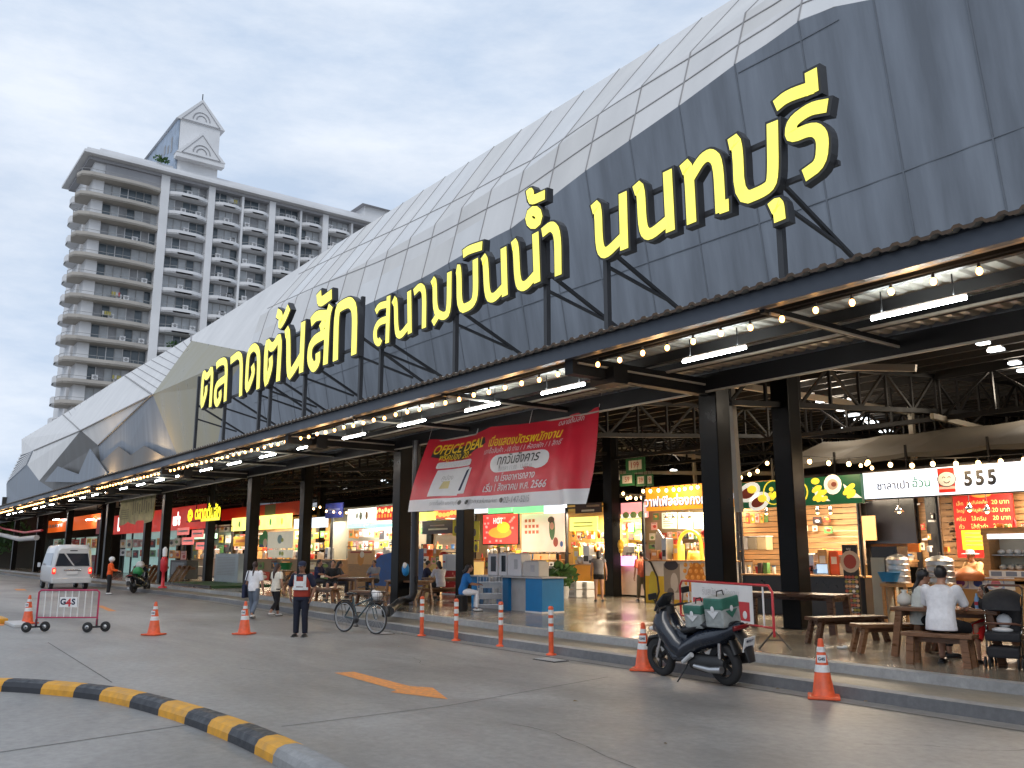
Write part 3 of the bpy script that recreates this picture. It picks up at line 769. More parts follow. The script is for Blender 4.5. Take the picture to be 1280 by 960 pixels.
def balcony(y0, y1, z, col, d, h=.95, corner=False):
    b = MB(col); pl = bulge(y0, y1, d)
    if corner: pl = [(TX_ - 3.4, y0 - .75), (TX_ - 1.2, y0 - 1.15), (TX_ + .2, y0 - .75), (TX_ + .75, y0 + .5), (TX_ + .85, y0 + 3.5), (TX_ + 1.0, (y0 + y1) / 2 + .5), (TX_ + .85, y1 - 2.2), (TX_ + .3, y1)]
    back = [(TX_ - 1.8, pl[-1][1]), (TX_ - 1.8, pl[0][1])] if not corner else [(TX_ - 1.8, y1), (TX_ - 3.4, y0 + 1.5)]
    b.prism([(x, y, z - .25) for x, y in pl + back], (0, 0, .25))
    for (xa, ya), (xb, yb_) in zip(pl, pl[1:]):
        b.add([(xa, ya, z - .26), (xb, yb_, z - .26), (xb, yb_, z + h * .52), (xa, ya, z + h * .52)], [(0, 1, 2, 3)])
        b.add([(xa - .14, ya, z), (xb - .14, yb_, z), (xb - .14, yb_, z + h * .52), (xa - .14, ya, z + h * .52)], [(3, 2, 1, 0)])
        b.add([(xa, ya, z + h * .52), (xb, yb_, z + h * .52), (xb - .14, yb_, z + h * .52), (xa - .14, ya, z + h * .52)], [(0, 1, 2, 3)])
    b.use('cframe')
    for (xa, ya), (xb, yb_) in zip(pl, pl[1:]): b.bar((xa - .07, ya, z + h), (xb - .07, yb_, z + h), .06)
    for x, y in pl[::2]: b.bar((x - .07, y, z + h * .5), (x - .07, y, z + h), .05)
    return b.build('balcony', tower, world=True)
rt = random.Random(3)
def window(y0, y1, z):
    b = MB('cframe'); x = TX_ - 1.0; n = max(3, int((y1 - y0) / 1.05)); w = (y1 - y0) / n
    b.box((x - .04, y0, z + 2.62), (x + .06, y1, z + 2.75))
    for i in range(n):
        a = y0 + i * w; r = rt.random(); s = rt.choice([0, 0, .08, -.1, .25])
        b.use('ccurt' if r < .42 else ('cglass' if r < .85 else 'cdark')); b.box((x - .03 - s, a + .05, z + .05), (x + .01, a + w - .05, z + 2.6))
        b.use('cframe' if r < .7 else 'cwhite'); b.box((x, a - .05, z), (x + .09, a + .05, z + 2.68))
    for i in range(rt.choice([0, 1, 1, 2])):
        yy = rt.uniform(y0 + .6, y1 - .6); b.use('cwhite').box((x + .3, yy - .4, z + .75), (x + .62, yy + .4, z + 1.45)); b.use('cdark').ell((x + .63, yy, z + 1.1), (.02, .24, .24), 10)
    if rt.random() < .12:
        yy = rt.uniform(y0 + .4, y1 - 1.2)
        for k in range(4): b.use(mat('laundry%d' % rt.randrange(4), rt.choice([(.5, .1, .1), (.1, .2, .45), (.5, .5, .5), (.4, .35, .1)]), .8, var=.2)); b.box((x + 1.0, yy + k * .3, z + 1.0), (x + 1.03, yy + k * .3 + .24, z + 1.6))
    return b.build('window', tower, world=True)
BAYS = [(22.6, 32.9, 'cbrown', 1), (33.95, 39.8, 'cwhite', 0), (40.8, 45.1, 'cwhite', 0), (45.5, 49.6, 'cwhite', 0), (50.6, 54.9, 'cwhite', 0), (55.3, 58.9, 'cwhite', 0), (59.9, 64.2, 'cwhite', 0)]
for f in range(17):
    z = 55.2 - FLH * f
    for y0, y1, c, corner in BAYS:
        px, py = pix((TX_, y0, z + 2.5))
        if py > ridge_y(px) + 8 or z < 10: continue
        balcony(y0, y1, z, c, .75, h=.86, corner=bool(corner))
        if not (corner and f == 0): window(y0 + (2.5 if corner else .05), y1, z)
# narrow white balconies of the shaded side
for f in range(15):
    z = 53.0 - FLH * f
    b = MB('cwhite')
    for (xa, xb) in ((TX_ - 9.4, TX_ - 5.2),):
        pl = [(xa, TY0 + 1.2), (xa + .3, TY0 + .1), (xa + 1.3, TY0 - .65), (xb - 1.3, TY0 - .65), (xb - .3, TY0 + .1), (xb, TY0 + 1.2)]
        b.prism([(x, y, z - .25) for x, y in pl], (0, 0, .25))
        for (x1, y1), (x2, y2) in zip(pl, pl[1:]):
            b.add([(x1, y1, z - .25), (x2, y2, z - .25), (x2, y2, z + .95), (x1, y1, z + .95)], [(0, 1, 2, 3)])
            b.add([(x1, y1 + .13, z), (x2, y2 + .13, z), (x2, y2 + .13, z + .95), (x1, y1 + .13, z + .95)], [(3, 2, 1, 0)])
    b.use('cdark').box((TX_ - 8.4, TY0 + .9, z + 1.0), (TX_ - 7.2, TY0 + 1.3, z + 1.8)); b.build('balcony', tower, world=True)
b = MB('cwhite'); b.box((TX_ - 13.4, TY0 + .85, 0), (TX_ - 5.0, TY0 + 1.25, 57.8)); b.build('wall', tower, world=True)
# gabled roof house
GY0, GY1 = 34.5, 41.2
GX = TX_ + .2
b = MB('cwhite')
def gable(z, h, over, x1, x0):
    m_ = (GY0 + GY1) / 2
    b.prism([(x1, GY0 - over, z), (x1, GY1 + over, z), (x1, m_, z + h)], (x0 - x1, 0, 0))
b.box((GX - 20, GY0 + .3, 59), (GX, GY1 - .3, 67.6)); gable(67.6, 4.2, .4, GX + .25, GX - 20); gable(61.6, 4.0, .4, GX + 1.5, GX - .1); b.box((GX, GY0 - .3, 60.9), (GX + 1.4, GY1 + .3, 61.6))
b.use('cgrey')
for zz in (61.7, 67.7):
    xo = GX + (1.52 if zz < 65 else .27); m_ = (GY0 + GY1) / 2
    for r_ in (.75, 1.3): b.tube([(xo, m_ + r_ * math.cos(a), zz + .5 + r_ * math.sin(a)) for a in [math.pi * k / 10 for k in range(11)]], .09, 6)
    b.bar((xo, GY0 + .4, zz), (xo, m_, zz + 3.5), .1); b.bar((xo, m_, zz + 3.5), (xo, GY1 - .4, zz), .1); b.bar((xo, GY0 + .4, zz), (xo, GY1 - .4, zz), .1)
b.build('roof_house', tower, world=True)
M['cside'] = mat('condo_blue_side', (.33, .4, .5), .6, var=.25, scale=.8)
b = MB('cside'); b.box((GX - 20, GY0 - .05, 59), (GX - .1, GY0 + .25, 67.5)); b.use('cdark'); [b.box((GX - 3 - k * 1.9, GY0 - .1, 63 + (k % 3) * .5), (GX - 2.2 - k * 1.9, GY0 - .06, 65.5 - (k % 2) * .7)) for k in range(7)]; b.build('wing_wall', tower, world=True)
b = MB('cwhite'); b.box((TX_ - 8, 66.5, 59), (TX_ + .5, 72.5, 61.2)); b.use('cgrey'); b.add([(TX_ + 1.4, 65.6, 61.2), (TX_ + 1.4, 73.4, 61.2), (TX_ - 9, 73.4, 61.2), (TX_ - 9, 65.6, 61.2), (TX_ - 3, 69.5, 63)], [(0, 1, 4), (1, 2, 4), (2, 3, 4), (3, 0, 4), (3, 2, 1, 0)]); b.build('roof_house', tower, world=True)
b = MB('steel'); b.bar((GX, (GY0 + GY1) / 2, 71.7), (GX, (GY0 + GY1) / 2, 72.8), .12); b.build('finial', tower, world=True)
b = MB('leaf')
def leafball(bb, c, r, n, s, rr):
    for _ in range(n):
        d = V((rr.gauss(0, 1), rr.gauss(0, 1), rr.gauss(0, 1))).normalized() * (rr.random() ** .5); p = V(c) + V((d.x * r[0], d.y * r[1], d.z * r[2]))
        u = V((rr.gauss(0, 1), rr.gauss(0, 1), rr.gauss(0, 1))).normalized() * s; w = u.orthogonal().normalized() * s * .5
        bb.add([p - u, p + w, p + u, p - w], [(0, 1, 2, 3)])
leafball(b, (TX_ - .4, 32.6, 60.6), (.6, 1.4, .5), 110, .25, rt); leafball(b, (TX_ + .3, 36.8, 55.2 - FLH * 8 + .9), (.6, 1.6, .9), 160, .25, rt); leafball(b, (TX_ + .3, 38.3, 55.2 - FLH * 8 + .9), (.5, 1.0, .8), 90, .25, rt)
b.build('balcony_plants', tower, world=True)
# ================================================================ STALLS IN THE HALL
class Board:
    """a flat rectangle facing the road, measured from its left edge's pixels on the plane Y"""
    def __init__(s, xl, yt, xr, yb, Y, th=.06):
        a = P(xl, yt, Y=Y); s.x0, s.z1 = a.x, a.z; s.z0 = P(xl, yb, Y=Y).z; s.x1 = P(xr, (yt + yb) / 2, Y=Y).x; s.Y, s.th = Y, th
        s.w, s.h = s.x1 - s.x0, s.z1 - s.z0
    def at(s, u, v, d=0): return V((s.x0 + s.w * u, s.Y - d, s.z0 + s.h * v))
    def base(s): return V(((s.x0 + s.x1) / 2, s.Y, s.z0))
    def panel(s, b, m=None):
        if m: b.use(m)
        return b.box((s.x0, s.Y, s.z0), (s.x1, s.Y + s.th, s.z1))
    def rect(s, b, u0, v0, u1, v1, d=.004, m=None):
        if m: b.use(m)
        return b.add([s.at(u0, v0, d), s.at(u1, v0, d), s.at(u1, v1, d), s.at(u0, v1, d)], [(0, 1, 2, 3)])
    def disc(s, b, u, v, ru, rv, d=.006, m=None, n=16, rot=0):
        if m: b.use(m)
        c, r_ = math.cos(rot), math.sin(rot); pts = []
        for k in range(n):
            a = 2 * math.pi * k / n; x, y = ru * math.cos(a), rv * math.sin(a)
            q = s.at(u, v, d); q.x += (x * c - y * r_); q.z += (x * r_ + y * c); pts.append(q)
        return b.add(pts, [tuple(range(n))])
    def text(s, b, body, u, v, h=None, w=None, d=.01, m=None, bold=0.0, shear=0.0):
        if m: b.use(m)
        return b.text(body, s.at(u, v, d), h=h * s.h if h else None, w=w * s.w if w else None, bold=bold, shear=shear)
K = lambda r, g_, b_: mat('paint_%d_%d_%d' % (r, g_, b_), c8(r, g_, b_), .5, var=.08)
def LT(r, g_, b_, e=1.6): return lit('lit_%d_%d_%d_%d' % (r, g_, b_, int(e * 10)), c8(r, g_, b_), e)
stall_n = [0]
M['plank'] = mat('plank_wall', (.36, .2, .085), .5, var=.28, scale=3, vscale=(.5, 3, 9))
def planks(b, x0, x1, y, z0, z1, step=.16, gap=.02, m='plank'):
    b.use(m); z = z0
    while z < z1: b.box((x0, y, z), (x1, y + .03, min(z1, z + step - gap))); z += step
def stall(name, label, x0, x1, yf, cz=1.0, depth=2.4, front='tanlam', top='tanwood', back=None, zt=3.3, power=60, tint=(1, .82, .6), cat='stall', body=True):
    t = thing(name, label, cat, ((x0 + x1) / 2, yf, PF))
    if body:
        b = MB(front); b.box((x0, yf, PF + .06), (x1, yf + .6, PF + cz - .04)); b.use('black').box((x0 + .03, yf + .03, PF), (x1 - .03, yf + .57, PF + .06)); b.build('counter', t, world=True)
        b = MB(top); b.cbox(((x0 + x1) / 2, yf + .29, PF + cz - .02), (x1 - x0 + .06, .7, .04), bev=.008); b.build('counter_top', t, world=True)
    kb = (yf + depth) / yf; b = MB(back or 'plank')
    if back is None: planks(b, x0 * kb, x1 * kb, yf + depth, PF + .1, PF + zt * kb)
    else: b.box((x0 * kb, yf + depth, PF), (x1 * kb, yf + depth + .06, PF + zt * kb))
    b.build('back_panel', t, world=True)
    b = MB('black')
    for x in (x0, x1):
        for y, q in ((yf + .02, 1), (yf + depth - .04, kb)): b.box((x * q - .03, y - .03, PF), (x * q + .03, y + .03, PF + zt))
    b.box((x0 - .03, yf - .03, PF + zt - .02), (x1 + .03, yf + .03, PF + zt + .04)); [b.bar((x, yf, PF + zt), (x * kb, yf + depth - .04, PF + zt), .05) for x in (x0, x1)]; b.build('frame', t, world=True)
    if power: lamp('stall_lamp', (0, .9, zt - .15), power * 5, (x1 - x0) * .8, tint, t, sy=1.0)
    return t
GOODS = [K(200, 60, 40), K(230, 190, 60), K(90, 140, 80), K(220, 215, 205), K(70, 60, 55), K(60, 110, 170), K(235, 130, 50), K(150, 100, 60), K(240, 240, 235), K(170, 30, 40)]
M['clear'] = mat('clear_jar', (.6, .62, .6), .12, var=.05)
gr = random.Random(11)
def goods(x0, x1, y, z, n, where, hmax=.3, dy=.25):
    """small wares standing on a counter or shelf, each a thing of its own"""
    k = 0
    for i in range(n):
        x = x0 + (x1 - x0) * (i + gr.uniform(.25, .75)) / n; yy = y + gr.uniform(0, dy); kind = gr.choice(('bottle', 'jar', 'box', 'tub', 'cup')); m = gr.choice(GOODS); h = gr.uniform(.55, 1) * hmax
        b = MB(m)
        if kind == 'bottle': b.lathe([(.035, 0), (.04, .02), (.04, h * .6), (.015, h * .8), (.015, h)], 10)
        elif kind == 'jar': b.use('clear').lathe([(.05, 0), (.055, .02), (.055, h * .6), (.045, h * .7)], 10); b.use(m).lathe([(.05, h * .7), (.05, h * .82)], 10)
        elif kind == 'box': w = gr.uniform(.06, .13); b.cbox((0, 0, h * .4), (w * 2, .14, h * .8), bev=.006)
        elif kind == 'tub': b.lathe([(.06, 0), (.085, h * .5), (.09, h * .5), (.09, h * .56)], 12)
        else: b.lathe([(.03, 0), (.045, h * .55)], 10); b.use('white').lathe([(.047, h * .55), (.047, h * .6)], 10)
        o = b.build(kind, None, (x, yy, z), gr.uniform(-.3, .3)); tag(o, f'small {kind} standing among the wares on {where}', kind, f'{kind} wares on {where}')
def pendant(x, y, z, drop, label, parent=None, r=.12):
    t = thing('pendant_lamp', label, 'pendant lamp', (x, y, z), 0)
    b = MB('chrome'); b.lathe([(.02, .16), (.035, .12), (r, .0), (r - .012, .0), (.03, .1)], 14); b.build('shade', t)
    b = MB('bulbbig'); b.ell((0, 0, .01), (.045, .045, .05), 10); b.build('bulb', t)
    b = MB('rubber'); b.bar((0, 0, .15), (0, 0, .15 + drop), .012); b.build('cord', t); return t
def bulbs_line(pts, label, r=.05):
    c = sum((V(p) for p in pts), V((0, 0, 0))) / len(pts)
    t = thing('festoon_lights', label, 'string lights', c)
    pl = bpy.data.lights.new('bulb_glow', 'POINT'); pl.energy = 60; pl.color = (1, .72, .42); pl.shadow_soft_size = .4; po = bpy.data.objects.new('bulb_glow', pl); COL.objects.link(po); po.parent = t; po.location = (0, -.1, .05)
    b = MB('rubber'); b.tube([V(p) + V((0, 0, .13)) for p in pts], .008, 5); b.build('cable', t, world=True)
    src = None
    for p in pts:
        if src is None: bb = MB('rubber'); bb.lathe([(.018, .11), (.02, .04)], 8); bb.use('bulbbig').ell((0, 0, 0), (r, r, r * 1.2), 10, m=6); src = bb.build('bulb', t); s_ = src
        else: s_ = src.copy(); COL.objects.link(s_); s_.parent = t
        s_.location = V(p) - c

# ---- steamed bun stall with the white lit sign
B5 = Board(1077, 592, 1277, 624, 19.4, .14); XR = B5.x1 + 1.6
t = stall('bun_stall', 'steamed bun stall under the long white lit sign, tan counter with picture strip', P(1183, 760, Y=20).x, XR, 20.0, 1.02, 2.6, power=130, zt=3.35)
b = MB('black'); b.box((B5.x0, 19.42, B5.z0 - .03), (XR, 19.56, B5.z1 + .03)); b.use(LT(235, 242, 255, 1.5)).box((B5.x0 + .02, 19.4, B5.z0), (XR, 19.42, B5.z1)); sgn = b.build('sign', t, world=True)
b = MB(); nv = K(25, 25, 60)
B5.text(b, 'ซาลาเปา', .215, .47, w=.22, m=nv, bold=.01); B5.text(b, 'อ้วน', .405, .52, w=.115, m=K(40, 150, 110), bold=.01)
B5.rect(b, .515, .08, .62, .97, .008, K(225, 50, 40)); B5.disc(b, .57, .56, .2, .16, .012, 'white'); 
for k in range(24):
    a = 2 * math.pi * k / 24; c0, c1 = B5.at(.57, .56, .013), B5.at(.57, .56, .013); a2 = 2 * math.pi * (k + 1) / 24
    b.use('black').bar(c0 + V((.205 * math.cos(a), 0, .165 * math.sin(a))), c1 + V((.205 * math.cos(a2), 0, .165 * math.sin(a2))), .012)
for sx_ in (-.06, .06): b.tube([B5.at(.57, .6, .016) + V((sx_ + .03 * math.cos(q), 0, .03 * math.sin(q))) for q in (0, .8, 1.57, 2.3, 3.14)], .007, 4)
b.tube([B5.at(.57, .52, .016) + V((.07 * math.cos(q), 0, .06 * math.sin(q))) for q in (3.5, 4.1, 4.71, 5.3, 5.9)], .008, 4)
B5.rect(b, .515, .2, .62, .3, .01, K(245, 200, 195)); [B5.text(b, '5', .7 + .07 * k, .53, h=.55, w=.05, m='black', bold=.045) for k in range(3)]
b.build('lettering', sgn, world=False).location = -t.location
bulbs_line([P(x, y, Y=19.0) for x, y in ((1113, 581), (1140, 582), (1166, 580), (1195, 580), (1223, 579), (1251, 577), (1280, 575))], 'row of warm bulbs along the top of the white lit sign')
bulbs_line([P(x, y, Y=18.4) for x, y in ((992, 578), (1012, 577), (1036, 579), (1061, 580), (1085, 578))], 'row of warm bulbs above the green food picture sign')
bulbs_line([P(x, y, Y=24) for x, y in ((1080, 574), (1083, 580), (1090, 585), (1076, 582))], 'small cluster of far bulbs behind the corner of the white lit sign')
# picture strip, menu board, dark panels
B = Board(1168, 720, 1268, 735, 19.985, .01); b = MB('white'); B.panel(b)
for i, cc in enumerate((K(110, 60, 120), K(110, 50, 130), K(35, 60, 130), K(225, 130, 140))):
    B.rect(b, .02 + i * .22, .06, .22 + i * .22, .94, .004, K(150, 165, 205) if i % 2 else K(205, 205, 215)); B.disc(b, .12 + i * .22, .5, .16, .12, .008, 'white'); B.disc(b, .12 + i * .22, .5, .1, .08, .012, cc)
b.build('picture_strip', t, world=True)
B = Board(1190, 617, 1269, 697, 22.2, .05); mb = thing('menu_board', 'red menu board with yellow price rows and yellow box above the bun stall counter', 'menu board', B.base())
b = MB(K(185, 30, 25)); B.panel(b); b.build('board', mb, world=True); b = MB(K(235, 200, 60))
B.disc(b, .5, .97, .25, .09, .006, K(235, 150, 70))
for i, (a_, c_) in enumerate((('เล็ก', 'หมูสับไข่เค็ม'), ('ใหญ่', 'หมูสับ'), ('ครีม', 'ไส้ครีม'), ('ถั่ว', 'ไส้ถั่วดำ'))):
    v = .84 - .12 * i; B.text(b, a_, .12, v, h=.07, m=K(240, 215, 130)); B.text(b, c_, .42, v, h=.075); B.text(b, '20 บาท', .8, v, h=.065)
B.rect(b, .1, .12, .97, .42, .006, K(240, 195, 40))
for i in range(4): B.rect(b, .16, .36 - i * .06, .5, .385 - i * .06, .01, K(235, 150, 90))
b.build('lettering', mb, world=True)
B = Board(1082, 624, 1144, 680, 22.5, .05); b = MB(mat('dark_gloss', (.02, .02, .025), .18, var=.1)); B.panel(b); tag(b.build('blackboard'), 'large dark glossy blank panel behind the bun steamers', 'panel')
b = MB(); B = Board(1083, 624, 1275, 700, 22.7, .02); planks(b, B.x0, XR, 22.7, 1.5, 3.6, .24, .012); b.use('black')
for x in (1082, 1145, 1160, 1172, 1186): q = P(x, 640, Y=22.66).x; b.box((q - .05, 22.62, .3), (q + (.3 if x == 1160 else .06), 22.69, 3.7))
tag(b.build('plank_wall'), 'slatted tan plank wall with black posts behind the bun stall', 'wall')
b = MB('white')
for x, y, w in ((1160, 651, 12), (1186, 655, 6), (1187, 664, 8), (1190, 674, 12), (1152, 674, 7), (1160, 683, 6), (1146, 630, 4)): B2 = Board(x, y - 1, x + w, y + 1.5, 22.6, .01); B2.panel(b)
tag(b.build('price_tags'), 'small white price tags pinned on plank wall behind the bun stall', 'price tags')
for x, y in ((1124, 632), (1212, 630), (1234, 632)): q = P(x, y + 8, Y=20.6); pendant(q.x, q.y, q.z, .45, f'silver pendant lamp {"in front of the dark panel" if x == 1124 else ("beside the first red menu column" if x == 1212 else "over the middle of the red menu")}')
# glass bun case
B = Board(1236, 669, 1300, 712, 20.05, .5); dc = thing('display_case', 'glass bun display case with bright lamp strip on the tan counter', 'display case', B.base())
b = MB('tanwood'); b.box((B.x0 - .12, 20.0, B.z0), (B.x0, 20.55, B.z1)); b.box((B.x0 - .15, 20.0, B.z1), (B.x1 + .5, 20.6, B.z1 + .16)); b.box((B.x0 - .12, 20.0, B.z0 - .3), (B.x1 + .5, 20.6, B.z0)); b.build('case', dc, world=True)
b = MB(LT(235, 240, 255, 2.4)); b.box((B.x0, 19.97, B.z1 - .08), (B.x1 + .5, 20.0, B.z1 + .02)); b.build('lamp_strip', dc, world=True)
b = MB(K(190, 185, 165)); b.box((B.x0, 20.5, B.z0), (B.x1 + .5, 20.54, B.z1)); b.use('metal').box((B.x0, 20.1, B.z0 + .3), (B.x1 + .5, 20.5, B.z0 + .32)); b.build('shelf', dc, world=True)
for i in range(12):
    b = MB('offwhite'); b.ell((0, 0, .05), (.085, .085, .065), 10); o = b.build('steamed_bun', None, (B.x0 + .12 + (i % 6) * .17, 20.3, B.z0 + .0 + (.32 if i > 5 else 0))); tag(o, 'white steamed bun lying inside the glass case', 'bun', 'buns in the glass case')
b = MB('white'); B2 = Board(1236, 713, 1300, 721, 19.99, .01); B2.panel(b); b.use(K(120, 130, 150))
for i in range(3): B2.rect(b, .04 + i * .3, .15, .26 + i * .3, .85, .004)
b.build('notice_strip', dc, world=True)
# steamers on stands
for i, (x, yt, yb, w) in enumerate(((1124, 692, 729, 24), (1177, 694, 730, 27))):
    a, c = P(x, yt, Y=19.3), P(x, yb, Y=19.3); r = w / 1100 * 23 / 2 * 1.0; h = a.z - c.z
    st = thing('steamer_pot', f'stacked silver steamer pot with domed lid, {"on the wooden stool beside the blue basin" if i == 0 else "close to the picture strip"}', 'steamer', (c.x, 19.3, c.z), 0, 'silver steamers')
    pr = []
    for k in range(4): z0 = h * .2 * k; pr += [(r, z0), (r * 1.03, z0 + .02), (r, z0 + .04), (r, z0 + h * .2 - .01)]
    b = MB('metal'); b.lathe([(0, 0)] + pr, 36, smooth=False); b.build('tiers', st)
    b = MB('metal'); b.lathe([(r * 1.04, h * .8), (r * .9, h * .88), (r * .5, h * .96), (.03, h), (0, h)], 36, smooth=False); b.use('black').lathe([(.02, h), (.03, h + .05), (0, h + .06)], 10); b.build('lid', st)
    b = MB('tanwood'); b.cbox((c.x, 19.3, c.z - .04), (.62, .55, .07))
    for sx in (-.26, .26):
        for sy in (-.22, .22): b.cbox((c.x + sx, 19.3 + sy, (PF + c.z - .07) / 2), (.06, .06, c.z - .07 - PF))
    b.cbox((c.x, 19.3, PF + .3), (.52, .04, .06)); tag(b.build('wooden_stool'), f'tan wooden stool carrying the {"steamer beside the blue basin" if i == 0 else "steamer near the picture strip"}', 'stool')
q = P(1112, 727, Y=19.0); b = MB('blue'); b.lathe([(.16, 0), (.24, .2), (.26, .21), (.23, .2), (.15, .03), (0, .03)], 18); tag(b.build('basin', None, q), 'blue plastic basin beside the steamer pot', 'basin')
B = Board(1088, 697, 1108, 772, 19.2, .5); b = MB(K(150, 150, 140)); b.box((B.x0, 19.2, PF), (B.x1, 19.7, B.z1)); b.use('black').box((B.x0, 19.25, B.z1), (B.x1 + .3, 19.7, B.z1 + .25)); tag(b.build('cabinet'), 'grey narrow cabinet with dark top between menu stand and steamer', 'cabinet')
q = P(1205, 726, Y=19.7); b = MB(K(190, 110, 60)); b.lathe([(.3, 0), (.34, .12), (.24, .2), (.05, .3), (0, .31)], 18); tag(b.build('pan', None, (q.x, 19.9, q.z)), 'wide copper coloured lidded pan in front of the vendor', 'pan')
goods(P(1240, 660, Y=20.1).x, P(1290, 660, Y=20.1).x, 20.2, P(1240, 661, Y=20.1).z, 5, 'the glass bun case', .25, .15)
q = P(1135, 690, Y=20.2); goods(q.x - .6, q.x + .9, 20.4, q.z, 4, 'the dark cabinet by the steamers', .25)

# ---- rice dish stall with green picture sign
G_ = Board(925, 600, 1077, 633, 18.9, .12); xg0 = G_.x0
t = stall('rice_stall', 'rice dish stall with black counters under the green food picture sign', P(927, 740, Y=19.6).x, P(1078, 740, Y=19.6).x, 19.7, 1.02, 2.5, front='black', power=85)
G2 = Board(925, 604, 1077, 636, 18.9, .12); b = MB(LT(20, 75, 45, .8)); G2.panel(b); sg = b.build('sign', t, world=True)
b = MB(); wl_, yl = LT(225, 220, 205, .9), LT(230, 205, 60, 1.0)
def dish(u, v, r, kind):
    if kind == 0: G2.disc(b, u, v, r * 1.25, r * .8, .006, wl_, rot=.35); G2.disc(b, u - .01, v - .03, r * .8, r * .45, .01, K(190, 90, 70), rot=.3); G2.disc(b, u + .03, v + .1, r * .5, r * .35, .012, yl)
    if kind == 1:
        for q in range(20): a = 2 * math.pi * q / 20; b.use(yl).bar(G2.at(u, v, .008) + V((r * math.cos(a), 0, r * math.sin(a))), G2.at(u, v, .008) + V((r * math.cos(a + .32), 0, r * math.sin(a + .32))), .025)
        for q in range(6): G2.disc(b, u + gr.uniform(-.03, .03), v + gr.uniform(-.2, .15), .07, .06, .01, yl)
    if kind == 2:
        p_ = [G2.at(u - .05, v + .2, .006), G2.at(u + .085, v - .33, .006), G2.at(u - .02, v - .3, .006)]; b.use(wl_).add(p_[::-1], [(0, 1, 2)])
        for q in range(9): G2.disc(b, u - .03 + gr.uniform(0, .07), v - .05 + gr.uniform(-.2, .2), .1, .06, .01 + q * .0006, yl, rot=.5)
    if kind == 3: G2.disc(b, u, v, r, r, .006, wl_); G2.disc(b, u, v, r * .6, r * .55, .01, K(205, 185, 170)); G2.disc(b, u + .01, v, r * .3, r * .25, .013, K(130, 70, 60))
for u, v, r, kk in ((.08, .62, .3, 0), (.17, .25, .28, 0), (.3, .55, .3, 1), (.51, .5, .27, 1), (.68, .45, .3, 2), (.79, .7, .24, 3), (.92, .5, .3, 2), (.66, .88, .0, 9)): dish(u, v, r, kk)
G2.disc(b, .655, .86, .12, .08, .008, yl)
b.build('food_pictures', sg, world=False).location = -t.location
B = Board(1052, 681, 1074, 777, 19.3, .04); ms = thing('menu_stand', 'tall black standing menu with round dish photo and small dish pictures', 'menu board', (B.base().x, 19.3, PF))
b = MB(K(35, 33, 32)); B.panel(b); b.build('board', ms, world=True); b = MB(); B.text(b, 'เมนู', .45, .94, h=.035, m='white'); B.disc(b, .5, .78, .26, .26, .006, K(190, 170, 150)); B.disc(b, .5, .78, .17, .17, .01, K(150, 60, 45))
for r_ in range(9):
    for c_ in range(4): B.disc(b, .16 + c_ * .23, .58 - r_ * .06, .045, .035, .006, gr.choice([K(200, 150, 110), K(170, 80, 60), K(220, 215, 205), K(150, 140, 60)])); 
    B.rect(b, .1, .545 - r_ * .06, .9, .552 - r_ * .06, .005, K(150, 150, 145))
b.build('menu_pictures', ms, world=True)
q0, q1 = P(1005, 728, Y=19.9), P(1048, 728, Y=19.9); zc_ = PF + 1.02
lp = MB('grey'); lp.cbox((q0.x + .45, 19.95, zc_ + .01), (.36, .26, .02)); lp.box((q0.x + .28, 20.06, zc_ + .02), (q0.x + .62, 20.08, zc_ + .28)); lp.use(LT(170, 200, 230, .9)).box((q0.x + .3, 20.052, zc_ + .04), (q0.x + .6, 20.058, zc_ + .26)); tag(lp.build('laptop'), 'open laptop with glowing screen on the black counter', 'laptop')
b = MB('offwhite'); b.box((q0.x + .7, 20.15, zc_), (q0.x + 1.15, 20.17, zc_ + .5)); b.use(K(190, 120, 90)); b.box((q0.x + .74, 20.14, zc_ + .3), (q0.x + 1.1, 20.148, zc_ + .46)); tag(b.build('paper_menu'), 'white paper menu leaning on the black counter beside the laptop', 'menu')
b = MB('tanlam'); b.box((q0.x + .3, 22.1, 2.2), (q1.x - .2, 22.13, 2.85)); tag(b.build('poster'), 'pale orange poster hung on the plank wall behind the laptop', 'poster')
goods(P(932, 728, Y=19.9).x, P(958, 728, Y=19.9).x + .2, 19.85, zc_, 5, 'the black rice counter', .36)
goods(q0.x - .1, q0.x + .3, 19.85, zc_, 3, 'the black counter end by the laptop', .34)
b = MB('plank'); b.box((P(927, 675, Y=21.4).x, 21.2, 1.9), (P(966, 675, Y=21.4).x + .6, 21.6, 1.94)); tag(b.build('wall_shelf'), 'wooden wall shelf holding storage tubs in the rice stall', 'shelf')
for i, (x, m) in enumerate(((930, 'lgrey'), (941, K(150, 140, 120)), (953, K(190, 170, 130)))):
    q = P(x, 674, Y=21.3); b = MB(m); b.cbox((q.x, 21.4, 1.94 + .2), (.34, .3, .38), bev=.03); b.use('white').cbox((q.x, 21.4, 2.34), (.36, .32, .03)); tag(b.build('storage_tub'), ('grey', 'brown', 'tan')[i] + ' storage tub with white lid on the wooden wall shelf', 'tub')
for x, y in ((958, 642), (1022, 641), (1038, 641)): q = P(x, y, Y=20.4); pendant(q.x, q.y, q.z, .4, f'warm pendant bulb lamp {dict(((958, "over the storage tubs"), (1022, "over the laptop"), (1038, "beside the one over the laptop")))[x]}', r=.06)
bulbs_line([P(x, y, Y=21) for x, y in ((913, 592), (916, 600), (926, 597), (937, 593), (947, 589), (959, 579))], 'rising string of warm bulbs above the end of the yellow waffle sign')

